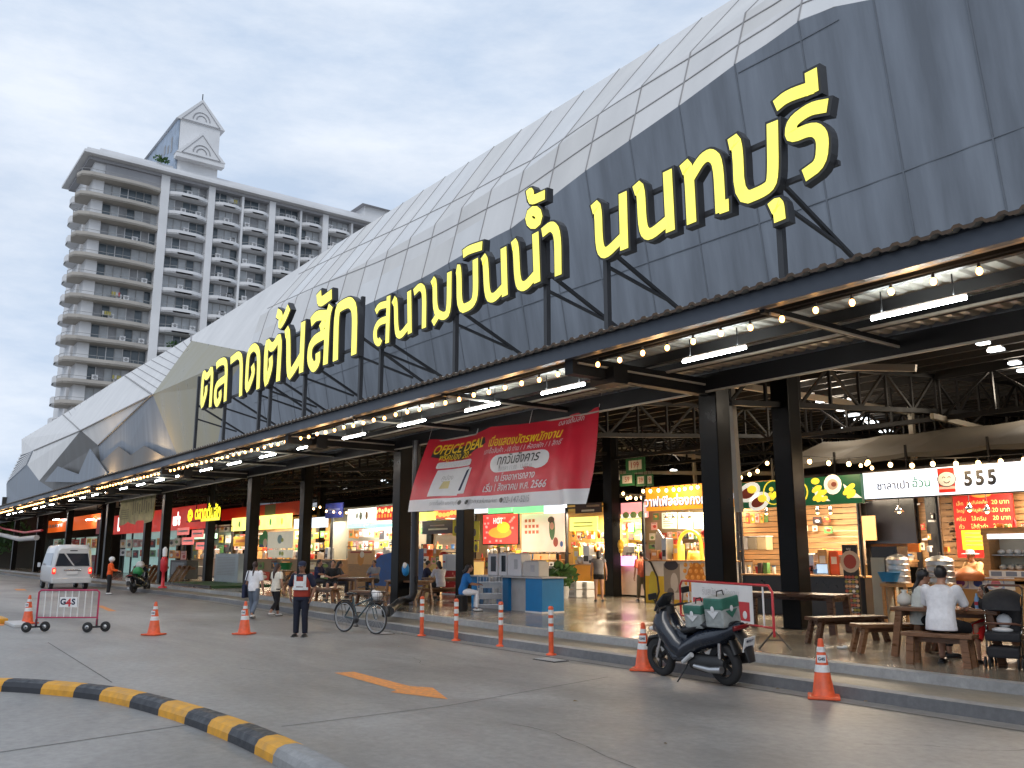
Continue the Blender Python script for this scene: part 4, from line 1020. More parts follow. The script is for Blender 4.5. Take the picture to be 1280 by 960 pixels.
# ---- waffle stall
W_ = Board(807, 610, 925, 639, 20.4, .1); cx0, cx1 = P(806, 725, Y=21.2).x, P(893, 725, Y=21.2).x
t = stall('waffle_stall', 'yellow waffle stall with bubble waffle picture counter and yellow arch', cx0, P(924, 700, Y=21.2).x, 21.2, 1.35, 2.6, front=K(225, 220, 215), power=150, back=K(150, 130, 95), zt=3.4, tint=(1, .85, .62))
b = MB(LT(225, 150, 30, .95)); W_.panel(b); sg = b.build('sign', t, world=True); b = MB(LT(235, 235, 250, 1.2)); W_.text(b, 'วาฟเฟิลฮ่องกงกรอบ', .415, .42, w=.86, bold=.02); W_.text(b, 'อย', .93, .42, w=.08, bold=.02)
W_.text(b, 'วาฟเฟิลฮ่องกงกรอบ', .42, .40, w=.86, bold=.035, d=.005, m=K(40, 50, 130)); W_.text(b, 'อย', .935, .40, w=.08, bold=.035, d=.005); b.build('lettering', sg, world=False).location = -t.location
bulbs_line([P(x, y, Y=20.1) for x, y in ((804, 614), (813, 614), (823, 613), (833, 613), (842, 612), (849, 612), (856, 611), (864, 610), (872, 609), (880, 609))], 'row of warm bulbs along the top of the yellow waffle sign')
bulbs_line([P(x, y, Y=22) for x, y in ((779, 617), (784, 623), (788, 622), (795, 623), (802, 622))], 'short string of warm bulbs above the pink lit sign')
# counter graphic
B = Board(806, 697, 889, 757, 21.19, .01); b = MB(); B.rect(b, 0, 0, .38, .62, .003, K(225, 190, 50)); B.rect(b, .38, 0, 1, .16, .003, K(225, 185, 50))
b.use('black').tube([B.at(.0, 1, .012), B.at(.1, .9, .012), B.at(.2, .6, .012), B.at(.22, .3, .012), B.at(.15, .06, .012), B.at(0, 0, .012)], .035, 5)
B.disc(b, .12, .4, .18, .5, .006, K(215, 200, 70)); B.rect(b, .3, .3, .55, .88, .006, K(150, 140, 130)); B.disc(b, .42, .85, .3, .16, .01, K(50, 45, 55)); B.disc(b, .46, .5, .16, .3, .009, K(200, 195, 190)); B.disc(b, .4, .3, .14, .14, .012, K(110, 100, 95))
B.disc(b, .78, .6, .36, .48, .008, K(205, 125, 40), rot=-.2)
for r_ in range(6):
    for c_ in range(4): B.disc(b, .66 + c_ * .085 + (r_ % 2) * .02 - r_ * .008, .26 + r_ * .12, .075, .07, .012 + .0008 * (r_ + c_ * 6), K(235, 165, 70)); B.disc(b, .655 + c_ * .085 + (r_ % 2) * .02 - r_ * .008, .275 + r_ * .12, .03, .03, .036, K(245, 195, 110))
b.build('counter_picture', t, world=True)
pts = [P(850, 700, Y=21.6)]; x0, x1 = P(849, 690, Y=21.5).x, P(877, 690, Y=21.5).x; z0 = PF + 1.35; r = (x1 - x0) / 2
b = MB(LT(235, 190, 60, 1.1)); b.tube([(x0, 21.5, z0)] + [((x0 + x1) / 2 - r * math.cos(math.pi * k / 12), 21.5, P(860, 682, Y=21.5).z + r * math.sin(math.pi * k / 12)) for k in range(13)] + [(x1, 21.5, z0)], .055, 8); tag(b.build('counter_arch'), 'glowing yellow arch framing the waffle seller', 'arch')
for i in range(3):
    B = Board(827 + i * 20, 641, 845 + i * 20, 661, 22.6, .03); b = MB(LT(190, 195, 175, .5)); B.panel(b); b.use(K(120, 115, 100))
    for k in range(6): B.rect(b, .1, .85 - k * .14, gr.uniform(.6, .9), .89 - k * .14, .004)
    tag(b.build('hanging_menu'), f'pale hanging menu panel in the waffle stall, {("farthest from", "midway to", "nearest to")[i]} the black column', 'menu')
for i, x in enumerate((833, 842, 853, 862)): q = P(x, 648, Y=21.8); pendant(q.x, q.y, q.z, .35, f'small pendant lamp in front of the waffle menus, {ORD[i]} from the pink sign', r=.07)
goods(x0 - 1.6, x0 - .1, 21.6, z0, 6, 'the waffle counter', .4); goods(x1 + .05, x1 + .6, 21.5, z0, 2, 'the waffle counter end', .3)
b = MB('red'); q = P(884, 666, Y=21.6); b.ell((q.x, 21.6, q.z), (.22, .2, .16), 14); tag(b.build('red_lid'), 'round red cover hanging beside the yellow arch', 'cover')
b = MB('offwhite'); q = P(826, 690, Y=21.7); b.prism([(q.x - .25, 21.7, z0), (q.x + .3, 21.7, z0), (q.x + .3, 21.7, z0 + .5), (q.x + .1, 21.7, z0 + .75), (q.x - .1, 21.7, z0 + 1.0), (q.x - .25, 21.7, z0 + .6)], (0, .03, 0)); tag(b.build('standee'), 'pale cut-out board on the waffle counter', 'board')

# ---- pink stall, price signs
t = stall('drink_stall', 'small drink stall with pink lit sign and pink glowing box', P(772, 730, Y=23.5).x, P(806, 730, Y=23.5).x, 23.5, 1.2, 1.8, front=K(225, 205, 190), back=K(200, 170, 90), power=60, zt=2.9)
B = Board(776, 629, 808, 648, 23.2, .1); b = MB(LT(235, 150, 150, 1.1)); B.panel(b); B.rect(b, 0, 0, 1, .25, .004, LT(235, 235, 225, 1)); 
for k in range(3): B.disc(b, .2 + k * .3, .2, .17, .12, .008 + k * .001, K(150, 180, 110)); 
b.build('sign', t, world=True)
B = Board(776, 695, 791, 707, 23.3, .2); b = MB(LT(255, 160, 220, 2.0)); B.panel(b); tag(b.build('light_box'), 'pink glowing box on the drink stall counter', 'light box')
B = Board(776, 650, 803, 672, 25, .02); b = MB(K(205, 190, 70)); B.panel(b); B.rect(b, .1, .5, .5, .9, .004, K(190, 60, 40)); B.rect(b, .55, .1, .95, .6, .004, K(80, 140, 70)); b.build('poster', t, world=True)
goods(P(774, 700, Y=23.8).x, P(804, 700, Y=23.8).x, 23.7, PF + 1.2, 6, 'the drink stall counter', .4)
for i, (x0_, y0_, x1_, y1_) in enumerate(((782, 574, 806, 592), (775, 593, 793, 608), (795, 594, 807, 608), (808, 593, 816, 608))):
    B = Board(x0_, y0_, x1_, y1_, 22.0, .03); b = MB(K(30, 95, 50)); B.panel(b); B.rect(b, .16, .2, .84, .85, .004, K(210, 205, 190)); B.text(b, ('199', '59', '39', '9')[i], .5, .53, h=.4, d=.008, m=K(170, 60, 50)); b.use('steel').bar(B.at(.2, 1), B.at(.2, 1) + V((0, 0, .9)), .01); b.bar(B.at(.8, 1), B.at(.8, 1) + V((0, 0, .9)), .01)
    tag(b.build('hanging_sign'), ('largest green framed price card hanging above the pink sign', 'green framed price card, lower row beside the black column', 'narrow green framed price card in the middle of the lower row', 'smallest green framed price card at the lower row end')[i], 'price sign')

# ---- fried snack stall, yellow
fx0, fx1 = P(711, 730, Y=23).x, P(764, 730, Y=23).x
t = stall('snack_stall', 'yellow fried snack stall with tall glass front and hanging wares', fx0, fx1, 22.9, 1.15, 2.0, front=K(215, 150, 30), back=K(190, 150, 80), power=140, zt=3.3)
B = Board(712, 647, 746, 664, 22.8, .08); b = MB(LT(240, 240, 120, 1.3)); B.panel(b); 
for k in range(2): B.rect(b, .15, .55 - k * .25, .85, .62 - k * .25, .004, K(170, 170, 90))
b.build('sign', t, world=True)
B = Board(719, 630, 751, 642, 22.6, .06); b = MB(K(60, 42, 30)); B.panel(b); B.rect(b, .25, .15, .75, .35, .004, K(210, 205, 190)); B.rect(b, .45, .6, .95, .8, .004, K(150, 130, 100)); b.build('name_board', t, world=True)
for x in (fx0 + .03, fx1): b = MB('black'); b.box((x - .04, 22.85, PF + 1.15), (x + .04, 22.95, PF + 3.3)); b.build('glass_frame', t, world=True)
for k in range(14):
    x = fx0 + .15 + (fx1 - fx0 - .3) * (k % 7) / 6; z = PF + (2.35 if k < 7 else 1.75) + gr.uniform(-.1, .1); b = MB(gr.choice([K(225, 150, 40), K(240, 190, 70), K(225, 210, 180), K(200, 110, 40)])); b.ell((0, 0, 0), (.1, .06, .17), 8); b.use('steel').bar((0, 0, .15), (0, 0, .35), .01)
    tag(b.build('snack_pack', None, (x, 23.1 + gr.uniform(0, .3), z)), 'golden snack pack hanging behind the glass of the yellow stall', 'snack pack', 'hanging snack packs in the yellow stall')
goods(fx0 + .05, fx1 - .05, 23.0, PF + 1.15, 9, 'the yellow snack counter', .38)
b = MB('yellow'); q = P(776, 681, Y=22.5); b.ell((q.x, 22.5, q.z), (.14, .1, .2), 10); b.ell((q.x, 22.5, q.z - .2), (.1, .08, .1), 10); tag(b.build('yellow_bag'), 'yellow bag hung on the black column by the snack stall', 'bag')
for i, x in enumerate((720, 733)):
    q = P(x, 747, Z=PF); b = MB('white'); b.cbox((q.x, q.y, PF + .14 + 0), (.5, .4, .27), bev=.02); b.cbox((q.x, q.y, PF + .43), (.5, .4, .27), bev=.02); b.use('lgrey').cbox((q.x, q.y - .21, PF + .43), (.3, .01, .1)); b.cbox((q.x, q.y - .21, PF + .14), (.3, .01, .1)); tag(b.build('storage_crate'), f'pair of stacked white crates {"beside the potted plant" if i == 0 else "against the yellow counter"}', 'crate')
pt = thing('potted_plant', 'leafy green plant in a pale pot beside the white crates', 'plant', P(705, 748, Z=PF))
b = MB('lgrey'); b.lathe([(.15, 0), (.2, .4), (.21, .42), (.17, .42), (0, .4)], 16); b.build('pot', pt); b = MB('leaf'); leafball(b, (0, 0, .85), (.55, .5, .42), 170, .16, gr); b.build('foliage', pt); b = MB('wood')
for k in range(5): b.bar((0, 0, .4), (gr.uniform(-.2, .2), gr.uniform(-.2, .2), .8), .02)
b.build('stem', pt)

# ---- middle: coffee stall with red screen and billboard
mx0, mx1 = P(600, 735, Y=25).x, P(706, 735, Y=25).x
t = stall('coffee_stall', 'coffee stall with tan counter, red picture screen and pale billboard above', mx0, mx1, 24.6, 1.3, 2.2, front='tanlam', back=K(170, 140, 100), power=120, zt=3.9)
B = Board(652, 643, 706, 690, 24.3, .06); b = MB(LT(225, 205, 185, .55)); B.panel(b)
for r_ in range(3):
    for c_ in range(4 if r_ else 3): B.rect(b, .08 + c_ * .09, .78 - r_ * .15, .14 + c_ * .09, .86 - r_ * .15, .005, K(225, 120, 80))
B.disc(b, .72, .6, .2, .5, .006, K(70, 120, 70)); B.disc(b, .7, .82, .22, .14, .009, K(80, 55, 40)); B.disc(b, .72, .66, .14, .16, .011, K(210, 150, 130)); B.disc(b, .8, .25, .16, .2, .012, K(160, 60, 40)); B.disc(b, .93, .2, .1, .12, .012, K(60, 100, 170))
tag(b.build('billboard'), 'pale billboard with orange marks and a green figure above the coffee counter', 'billboard')
B = Board(604, 644, 647, 680, 24.3, .08); b = MB(LT(225, 70, 65, 1.1)); B.panel(b)
for k in range(26): B.rect(b, (u_ := gr.uniform(.02, .9)), (v_ := gr.uniform(.02, .9)), u_ + .06, v_ + .07, .004, LT(240, 150, 140, 1.1))
B.disc(b, .5, .38, .9, .26, .008, LT(245, 150, 60, 1.2)); B.disc(b, .6, .55, .5, .25, .011, LT(250, 190, 60, 1.2)); B.text(b, 'HOT', .45, .78, h=.2, d=.014, m=LT(245, 235, 230, 1.3), bold=.04); b.use('black').box((B.x0 - .05, B.Y + .01, B.z0 - .05), (B.x1 + .05, B.Y + .09, B.z1 + .05)); tag(b.build('screen'), 'bright red advertising screen with orange food picture', 'screen')
for i, (xa, xb, cc) in enumerate(((592, 609, (225, 240, 245)), (610, 639, (120, 225, 140)), (642, 679, (120, 220, 140)), (680, 706, (230, 240, 250)))):
    B = Board(xa, 632, xb, 642, 23.9, .12); b = MB(LT(*cc, 1.5)); B.panel(b); tag(b.build('lit_sign'), ('white lit panel under the banner over the red screen edge', 'first green lit panel under the banner, over the red screen', 'second green lit panel under the banner, over the billboard', 'white lit panel at the end above the billboard')[i], 'light panel')
goods(mx0 + .1, mx1 - .2, 24.8, PF + 1.3, 12, 'the coffee counter', .5); goods(P(655, 695, Y=24.6).x, P(706, 695, Y=24.6).x, 24.4, P(660, 691, Y=24.6).z, 8, 'the ledge below the billboard', .28, .1)
b = MB('darkwood'); q = P(652, 691, Y=24.3); q2 = P(707, 691, Y=24.3); b.box((q.x, 24.2, q.z - .05), (q2.x, 24.6, q.z)); tag(b.build('ledge'), 'dark wooden ledge under the pale billboard', 'ledge')
B = Board(680, 707, 692, 748, 21.5, .5); b = MB('offwhite'); b.box((B.x0, 21.5, PF), (B.x1 + .25, 22.0, B.z1)); b.use(K(70, 65, 60)).box((B.x0 + .06, 21.49, PF + .1), (B.x1 - .05, 21.5, B.z1 - .1)); tag(b.build('small_fridge'), 'pale low fridge with dark door beside the potted plant', 'fridge')
# blue demo counter with white dispensers
BL, BRr = P(640, 766, Z=PF), P(679, 767, Z=PF)
bz = P(660, 723, Y=15.0).z
t = thing('demo_counter', 'blue and grey promotion counter on the open market floor', 'counter', (BRr.x, 15.0, PF))
b = MB('blue'); xr_ = BRr.x; xl_ = P(657, 760, Y=15).x; b.box((xl_, 15.0, PF + .04), (xr_, 15.75, bz)); b.use('white').box((xl_ - .01, 14.99, PF), (xr_ + .01, 15.76, PF + .04)); b.build('front_block', t, world=True)
x2, x3 = P(590, 760, Y=15).x, P(632, 760, Y=15).x
b = MB('lgrey'); b.box((x3, 15.2, PF), (xl_ - .004, 15.7, bz - .01)); b.box((x2, 15.25, PF), (x3 - .3, 15.7, bz - .01)); b.use('blue').box((x3 - .3, 15.1, PF), (x3 - .004, 15.7, bz - .005)); b.box((x2 - .25, 15.15, PF), (x2 - .004, 15.7, bz - .005)); b.build('side_block', t, world=True)
b = MB('lgrey'); b.cbox(((x2 + xr_) / 2 - .1, 15.38, bz + .02), (xr_ - x2 + .35, .86, .035), bev=.01); b.build('counter_top', t, world=True)
for i, (xa, xb, yt) in enumerate(((614, 626, 693), (628, 638, 692), (639, 656, 693), (658, 678, 702))):
    a = P(xa, yt, Y=15.3); c = P(xb, 722, Y=15.3); h = P(xa, yt, Y=15.3).z - bz - .04; w = (P(xb, 710, Y=15.3) - P(xa, 710, Y=15.3)).x
    d = thing('water_dispenser', ('slim white dispenser with dark window, farthest along the blue counter', 'second white dispenser with narrow dark window on the blue counter', 'wide white dispenser with grey tap slot on the blue counter', 'low cream box dispenser at the near corner of the blue counter')[i], 'dispenser', (a.x + w / 2, 15.35, bz + .04))
    b = MB('offwhite' if i == 3 else 'white'); b.cbox((0, 0, h / 2), (w, .36, h), bev=.03); b.build('body', d)
    b = MB('glassdark' if i < 2 else 'lgrey'); b.cbox((w * .12, -.184, h * .55), (w * .5 if i < 2 else w * .22, .012, h * (.72 if i < 2 else .45))); b.build('window', d)
    b = MB('lgrey'); b.cbox((0, 0, h + .015), (w * .8, .3, .03), bev=.01); b.build('lid', d)

# ---- red cooler, snack rack and yellow signs beside the lone column
B = Board(553, 713, 573, 745, 19.0, .5); cl = thing('drink_cooler', 'red patterned drink cooler with white upper half', 'cooler', (B.base().x, 19, PF))
b = MB(K(190, 40, 30)); b.box((B.x0, 19.0, PF + .05), (B.x1, 19.5, B.z1)); 
for k in range(14): B.disc(b, gr.uniform(.1, .9), gr.uniform(.1, .9), .05, .05, .004, K(225, 130, 110))
b.use('white').box((B.x0 - .02, 18.98, PF), (B.x1 + .02, 19.52, PF + .05)); b.build('base', cl, world=True); b = MB('white'); b.box((B.x0, 19.0, B.z1 + .004), (B.x1, 19.5, B.z1 + .62)); b.use('lgrey').box((B.x0 + .3, 18.99, B.z1 + .1), (B.x0 + .32, 19.0, B.z1 + .55)); b.use('red').box((B.x0 + .04, 18.99, B.z1 + .3), (B.x0 + .2, 19.0, B.z1 + .36)); b.build('door', cl, world=True)
b = MB(LT(245, 190, 130, 1.0)); q = P(546, 694, Y=19.2); b.box((B.x0 - .32, 19.05, PF), (B.x0 - .03, 19.3, q.z)); b.use(K(200, 50, 30)).box((B.x0 - .26, 19.04, PF + .6), (B.x0 - .08, 19.05, PF + .85)); tag(b.build('light_stand'), 'glowing orange stand beside the red drink cooler', 'stand')
t = stall('grocery_stall', 'snack stall behind the lone column with yellow lit sign and packed shelves', P(519, 720, Y=21).x, P(590, 720, Y=21).x, 21.0, 1.25, 1.9, front=K(215, 195, 130), back=K(140, 120, 95), power=85, zt=3.3)
B = Board(521, 641, 542, 651, 20.8, .1); b = MB(LT(240, 240, 110, 1.5)); B.panel(b); b.build('sign', t, world=True)
B = Board(543, 637, 573, 648, 20.9, .08); b = MB(LT(225, 90, 60, 1.1)); B.panel(b); 
for k in range(6): B.disc(b, .1 + k * .16, gr.uniform(.3, .7), .16, .1, .005 + .001 * k, LT(245, 200, 90, 1.2))
b.build('name_board', t, world=True)
B = Board(528, 652, 568, 668, 21.3, .06); b = MB(K(50, 40, 60)); B.panel(b); B.rect(b, .2, .3, .8, .42, .004, 'lgrey'); B.rect(b, .25, .6, .7, .7, .004, K(120, 110, 130)); b.build('dark_sign', t, world=True)
for i, (xa, ya, xb, yb_) in enumerate(((588, 652, 599, 675), (566, 650, 573, 670), (592, 677, 598, 690))): B = Board(xa, ya, xb, yb_, 20.5, .02); b = MB(K(215, 205, 50)); B.panel(b); B.disc(b, .5, .4, .1, .15, .004, K(90, 90, 80)); tag(b.build('poster'), ('yellow-green poster hung beyond the second black column', 'yellow-green poster hung before the second black column', 'small yellow-green poster below the larger one')[i], 'poster')
for zz in (1.25, 1.75): goods(P(521, 700, Y=21.4).x, P(588, 700, Y=21.4).x, 21.2, PF + zz, 9, 'the shelves of the snack stall behind the column', .36)
b = MB('lgrey'); b.box((P(521, 700, Y=21.4).x, 21.1, PF + 1.71), (P(588, 700, Y=21.4).x, 21.6, PF + 1.75)); tag(b.build('shelf_board'), 'grey shelf board across the snack stall behind the column', 'shelf')

# ---- stalls beyond the lone column
t = stall('sandwich_stall', 'tan snack stall with white lit sign and red neon sign', P(413, 720, Y=20.5).x, P(490, 720, Y=20.5).x, 20.5, 1.25, 2.0, front='tanwood', back=K(165, 165, 150), power=120, zt=3.7, tint=(1, .95, .85))
B = Board(435, 637, 468, 655, 20.2, .1); b = MB(LT(245, 245, 240, 1.8)); B.panel(b); B.disc(b, .5, .5, .16, .2, .005, K(120, 160, 150)); B.disc(b, .72, .5, .14, .2, .005, K(200, 160, 100)); B.disc(b, .36, .52, .1, .16, .005, K(90, 130, 80)); b.build('sign', t, world=True)
B = Board(469, 634, 496, 651, 20.3, .08); b = MB(LT(190, 35, 25, 1.0)); B.panel(b)
for k in range(7): B.disc(b, .08 + k * .14, .65 + .1 * (k % 2), .12, .1, .005, LT(250, 200, 120, 1.8)); B.rect(b, .05 + k * .13, .2, .12 + k * .13, .45, .006, LT(240, 140, 40, 1.5))
b.build('neon_sign', t, world=True)
for xa, xb in ((434, 455), (456, 496)): B = Board(xa, 656, xb, 660, 20.4, .3); b = MB(LT(150, 235, 225, 1.6)); B.panel(b); b.build('tube', t, world=True)
B = Board(435, 688, 468, 705, 18.3, .04); b = MB(K(225, 170, 110)); B.panel(b); B.disc(b, .5, .4, .3, .3, .004, K(215, 140, 50)); B.disc(b, .55, .7, .2, .14, .006, K(235, 215, 190)); B.rect(b, .1, .8, .9, .92, .005, K(190, 80, 50)); b.use('tanwood').box((B.x0 - .05, 18.35, PF), (B.x1 + .9, 18.9, B.z0)); tag(b.build('food_cart'), 'tan food cart with orange burger picture on its top board', 'food cart')
B = Board(463, 686, 500, 737, 17.3, .8); b = MB(mat('tarp_blue', (.03, .09, .26), .6, var=.25, scale=5))
b.prism([(B.x0 - .1, 17.3, PF + .3), (B.x1 + .4, 17.3, PF + .3), (B.x1 + .4, 17.3, B.z1), (B.x0 + .9, 17.3, B.z1 - .25), (B.x0 + .25, 17.3, B.z1 - .55), (B.x0, 17.3, PF + .9)], (0, .8, 0)); tag(b.build('covered_cart'), 'cart wrapped in a blue tarpaulin behind the lone black column', 'covered cart')
goods(P(434, 700, Y=20.8).x, P(490, 700, Y=20.8).x, 20.7, PF + 1.25, 9, 'the sandwich stall counter', .45)
B = Board(407, 630, 428, 648, 20.2, .06); b = MB(K(40, 60, 170)); B.panel(b); B.rect(b, .15, .5, .85, .62, .004, K(110, 130, 210)); B.rect(b, .2, .3, .7, .38, .004, K(110, 130, 210)); tag(b.build('hanging_sign'), 'blue hanging sign with faint letter bars between stalls', 'sign')
bulbs_line([P(x, y, Y=19.6) for x, y in ((392, 636), (400, 634), (408, 639), (417, 640), (425, 641), (433, 641))], 'string of warm bulbs in front of the blue hanging sign')
# ---- red banded stalls
t = stall('noodle_stall', 'noodle stall with red-orange band and long yellow lit sign', P(288, 720, Y=21).x, P(412, 720, Y=21).x, 21.0, 1.25, 2.2, front=K(140, 125, 105), back=K(190, 150, 100), power=170, zt=3.5)
B = Board(277, 637, 383, 651, 20.7, .12); b = MB(K(205, 60, 35)); B.panel(b); B.rect(b, .56, .05, .68, .95, .004, K(105, 110, 85)); b.build('band', t, world=True)
B = Board(290, 648, 363, 664, 20.5, .1); b = MB(LT(240, 240, 130, 1.7)); B.panel(b)
for k, cc in enumerate((LT(90, 150, 80, 1), LT(220, 90, 80, 1), LT(230, 120, 100, 1), LT(90, 160, 90, 1), LT(240, 190, 80, 1.2))): B.disc(b, .15 + k * .18, .5, .17, .2, .005, cc)
b.build('sign', t, world=True)
B = Board(368, 649, 408, 661, 20.7, .1); b = MB(LT(230, 240, 255, 1.5)); B.panel(b); b.build('white_sign', t, world=True)
B = Board(292, 671, 311, 683, 21.4, .03); b = MB(K(225, 180, 50)); B.panel(b); B.rect(b, .15, .4, .8, .7, .004, K(180, 110, 40)); tag(b.build('poster'), 'orange-yellow poster above the noodle stall counter', 'poster')
for i, (xa, ya, xb, yb_) in enumerate(((335, 665, 366, 686), (335, 687, 366, 697))): B = Board(xa, ya, xb, yb_, 17.5, .03); b = MB(LT(215, 205, 180, .35)); B.panel(b); B.disc(b, .5, .55, .3 if i == 0 else .12, .22 if i == 0 else .1, .004, K(150, 175, 170) if i == 0 else K(130, 160, 60)); B.disc(b, .6, .5, .16, .1, .007, K(190, 190, 90)); tag(b.build('notice_board'), ('large cream notice board with pale round emblem', 'low cream notice board with small green mark below the large one')[i], 'notice board')
B = Board(324, 666, 338, 684, 18.2, .03); b = MB(K(60, 140, 70)); B.disc(b, .5, .6, .45, .42, -.01); B.disc(b, .55, .3, .3, .22, -.006, K(225, 190, 160)); B.rect(b, .1, 0, .9, .2, -.012, K(60, 70, 120)); b.use(K(60, 140, 70)).box((B.x0, B.Y + .015, B.z0), (B.x1, B.Y + .05, B.z1 - .1)); tag(b.build('standee'), 'green round-topped standee beside the cream notice board', 'standee')
goods(P(290, 700, Y=21.2).x, P(408, 700, Y=21.2).x, 21.2, PF + 1.25, 16, 'the noodle stall counter', .5)
for i, (x, m) in enumerate(((350, 'blue'), (357, 'green'))): q = P(x, 712, Y=16.6); b = MB(m); b.lathe([(.2, 0), (.3, .3), (.32, .31), (.28, .3), (0, .05)], 16); tag(b.build('washing_tub', None, q), ('blue' if i == 0 else 'green') + ' washing tub on the wooden rack below the notice board', 'tub')
b = MB('wood'); q = P(353, 713, Y=16.6)
for s in (-1, 1): b.bar((q.x - .6, 16.6 + s * .25, PF), (q.x + .6, 16.6 + s * .25, q.z - .02), .07); b.bar((q.x + .6, 16.6 + s * .25, PF), (q.x - .6, 16.6 + s * .25, q.z - .02), .07)
b.box((q.x - .7, 16.3, q.z - .05), (q.x + .7, 16.9, q.z)); tag(b.build('wooden_rack'), 'crossed-leg wooden rack holding two washing tubs', 'rack')
# two grey outdoor AC units
for i, (xa, xb, yt, yb_) in enumerate(((269, 296, 692, 731), (213, 231, 700, 735))):
    Y_ = 16.2; a, c = P(xa, yt, Y=Y_), P(xb, yb_, Y=Y_); w = c.x - a.x; u = thing('evaporative_cooler', ('tall grey evaporative cooler on wheels beside the walking women', 'dark cooler box beside the neon sign stall')[i], 'cooler', (a.x + w / 2, Y_, PF))
    h = a.z - PF; b = MB(K(165, 175, 180) if i == 0 else K(40, 42, 45)); b.cbox((0, .35, h / 2 + .05), (w, .7, h - .1), bev=.04); b.build('body', u); b = MB('grey')
    for k in range(12): b.box((-w * .38, -.012, h * .3 + k * h * .05), (w * .38, .0, h * .325 + k * h * .05))
    b.build('grille', u); b = MB('rubber')
    for sx in (-.4, .4): b.ell((sx * w, .3, .05), (.03, .05, .05), 10)
    b.build('castors', u)
# ---- yellow neon name sign
NS = Board(234, 631, 276, 655, 16.0, .08); t = thing('neon_sign', 'small yellow lit name sign with round flower emblem hanging in the hall', 'sign', (NS.base().x, 16.0, NS.z0))
b = MB(LT(255, 235, 40, 1.6))
for k in range(8): a = k * math.pi / 4; NS.disc(b, .12 + .055 * math.cos(a), .42 + .2 * math.sin(a), .13, .17, .004 + .001 * k, None, 10)
NS.text(b, 'ตลาดต้นสัก', .63, .56, w=.72, bold=.03); b.use('steel'); b.box((NS.x0, NS.Y + .02, NS.z0 + .1), (NS.x1, NS.Y + .05, NS.z0 + .16)); b.bar(NS.at(.3, .3), NS.at(.3, 4.2), .04); b.bar(NS.at(.8, .3), NS.at(.8, 4.2), .04); NS.rect(b, .45, .06, .98, .2, .006, LT(240, 220, 60, 1.2)); b.build('lettering', t, world=True)
# ---- red chain store with partly covered sign; orange store at the far end
t = stall('supermarket_front', 'red banded supermarket front with big white lit letters', P(130, 700, Y=17.5).x, P(286, 700, Y=22).x - 2, 19.0, 1.0, .4, body=False, back=LT(150, 185, 180, .5), zt=3.2, power=0)
B = Board(143, 645, 234, 668, 18.8, .15); b = MB(LT(200, 45, 30, .55)); b.box((B.x0, 18.8, B.z0), (P(262, 650, Y=18.8).x, 18.95, B.z1)); sg = b.build('sign_band', t, world=True)
b = MB(LT(255, 245, 240, 2.2)); B.text(b, "L", .09, .52, h=.72, bold=.05); B.text(b, "us's", .88, .5, h=.6, bold=.05); b.build('lettering', sg, world=False).location = -t.location
b = MB('black')
for x in (150, 163, 185, 200, 226): q = P(x, 690, Y=18.85).x; b.box((q - .06, 18.86, PF), (q + .06, 18.98, PF + 3.2))
b.build('door_frame', t, world=True)
for i, (x, y) in enumerate(((222, 664), (240, 667), (228, 676), (245, 682))): B2 = Board(x, y - 4, x + 14, y + 5, 18.5, .03); b = MB(LT(235, 120, 110, .9)); B2.panel(b); B2.rect(b, .1, .4, .9, .65, .004, 'white'); tag(b.build('promotion_card'), ('red and white promotion card hanging nearest the red letters', 'red promotion card under the yellow neon sign', 'lower red promotion card in the supermarket window', 'lowest red promotion card in the supermarket window')[i], 'card')
goods(P(226, 700, Y=18.2).x, P(262, 700, Y=18.2).x, 17.6, PF + .78, 7, 'the white clothed table', .4)
b = MB('white'); q = P(243, 708, Y=17.8); b.cbox((q.x, 17.8, PF + .76), (1.9, .8, .03)); b.use('lgrey')
for sx in (-.8, .8):
    for sy in (-.3, .3): b.cbox((q.x + sx, 17.8 + sy, PF + .37), (.04, .04, .74))
tag(b.build('folding_table'), 'white topped folding table in front of the supermarket window', 'table')
t = stall('convenience_store', 'orange banded store front with pale lit windows behind the van', P(30, 700, Y=19).x, P(132, 700, Y=19).x, 19.0, 1.0, .5, body=False, back=LT(165, 195, 185, .55), zt=3.1, power=0)
B = Board(30, 656, 128, 669, 18.8, .15); b = MB(LT(225, 95, 30, .7)); B.panel(b); B.disc(b, .28, .5, .5, .5, .006, 'white'); B.disc(b, .3, .5, .32, .35, .01, LT(225, 95, 30, .7))
for k in range(7): B.rect(b, .34 + k * .035, .38, .365 + k * .035, .64, .006, 'white')
b.build('sign_band', t, world=True); b = MB('black')
for x in (36, 48, 60, 75, 92, 104, 120): q = P(x, 690, Y=18.85).x; b.box((q - .1, 18.86, PF), (q + .1, 18.98, PF + 3.1))
b.build('door_frame', t, world=True)
for i, x in enumerate((32, 70, 112)): q = P(x, 649.5, Y=18.3); b = MB('tube'); b.tube([(q.x - 1.4, 18.3, q.z), (q.x + 1.6, 18.3, q.z)], .05, 6); tag(b.build('tube_light'), f'long white tube above the orange store band, {ORD[i]} from the far end', 'tube light')
b = MB('red'); q = P(122, 660, Y=17.0); b.box((q.x - .5, 17, q.z - .5), (q.x + .7, 17.05, q.z + .7)); tag(b.build('hanging_sign'), 'square red sign hanging beside the black column behind the van', 'sign')
b = MB(K(110, 20, 25)); q = P(116, 705, Y=17.4); b.box((q.x - .7, 17.4, PF), (q.x + .7, 17.9, q.z + .75)); b.use('black').box((q.x - .6, 17.39, PF + .1), (q.x + .6, 17.4, PF + .9)); tag(b.build('vending_box'), 'dark red vending cabinet beside the van', 'cabinet')
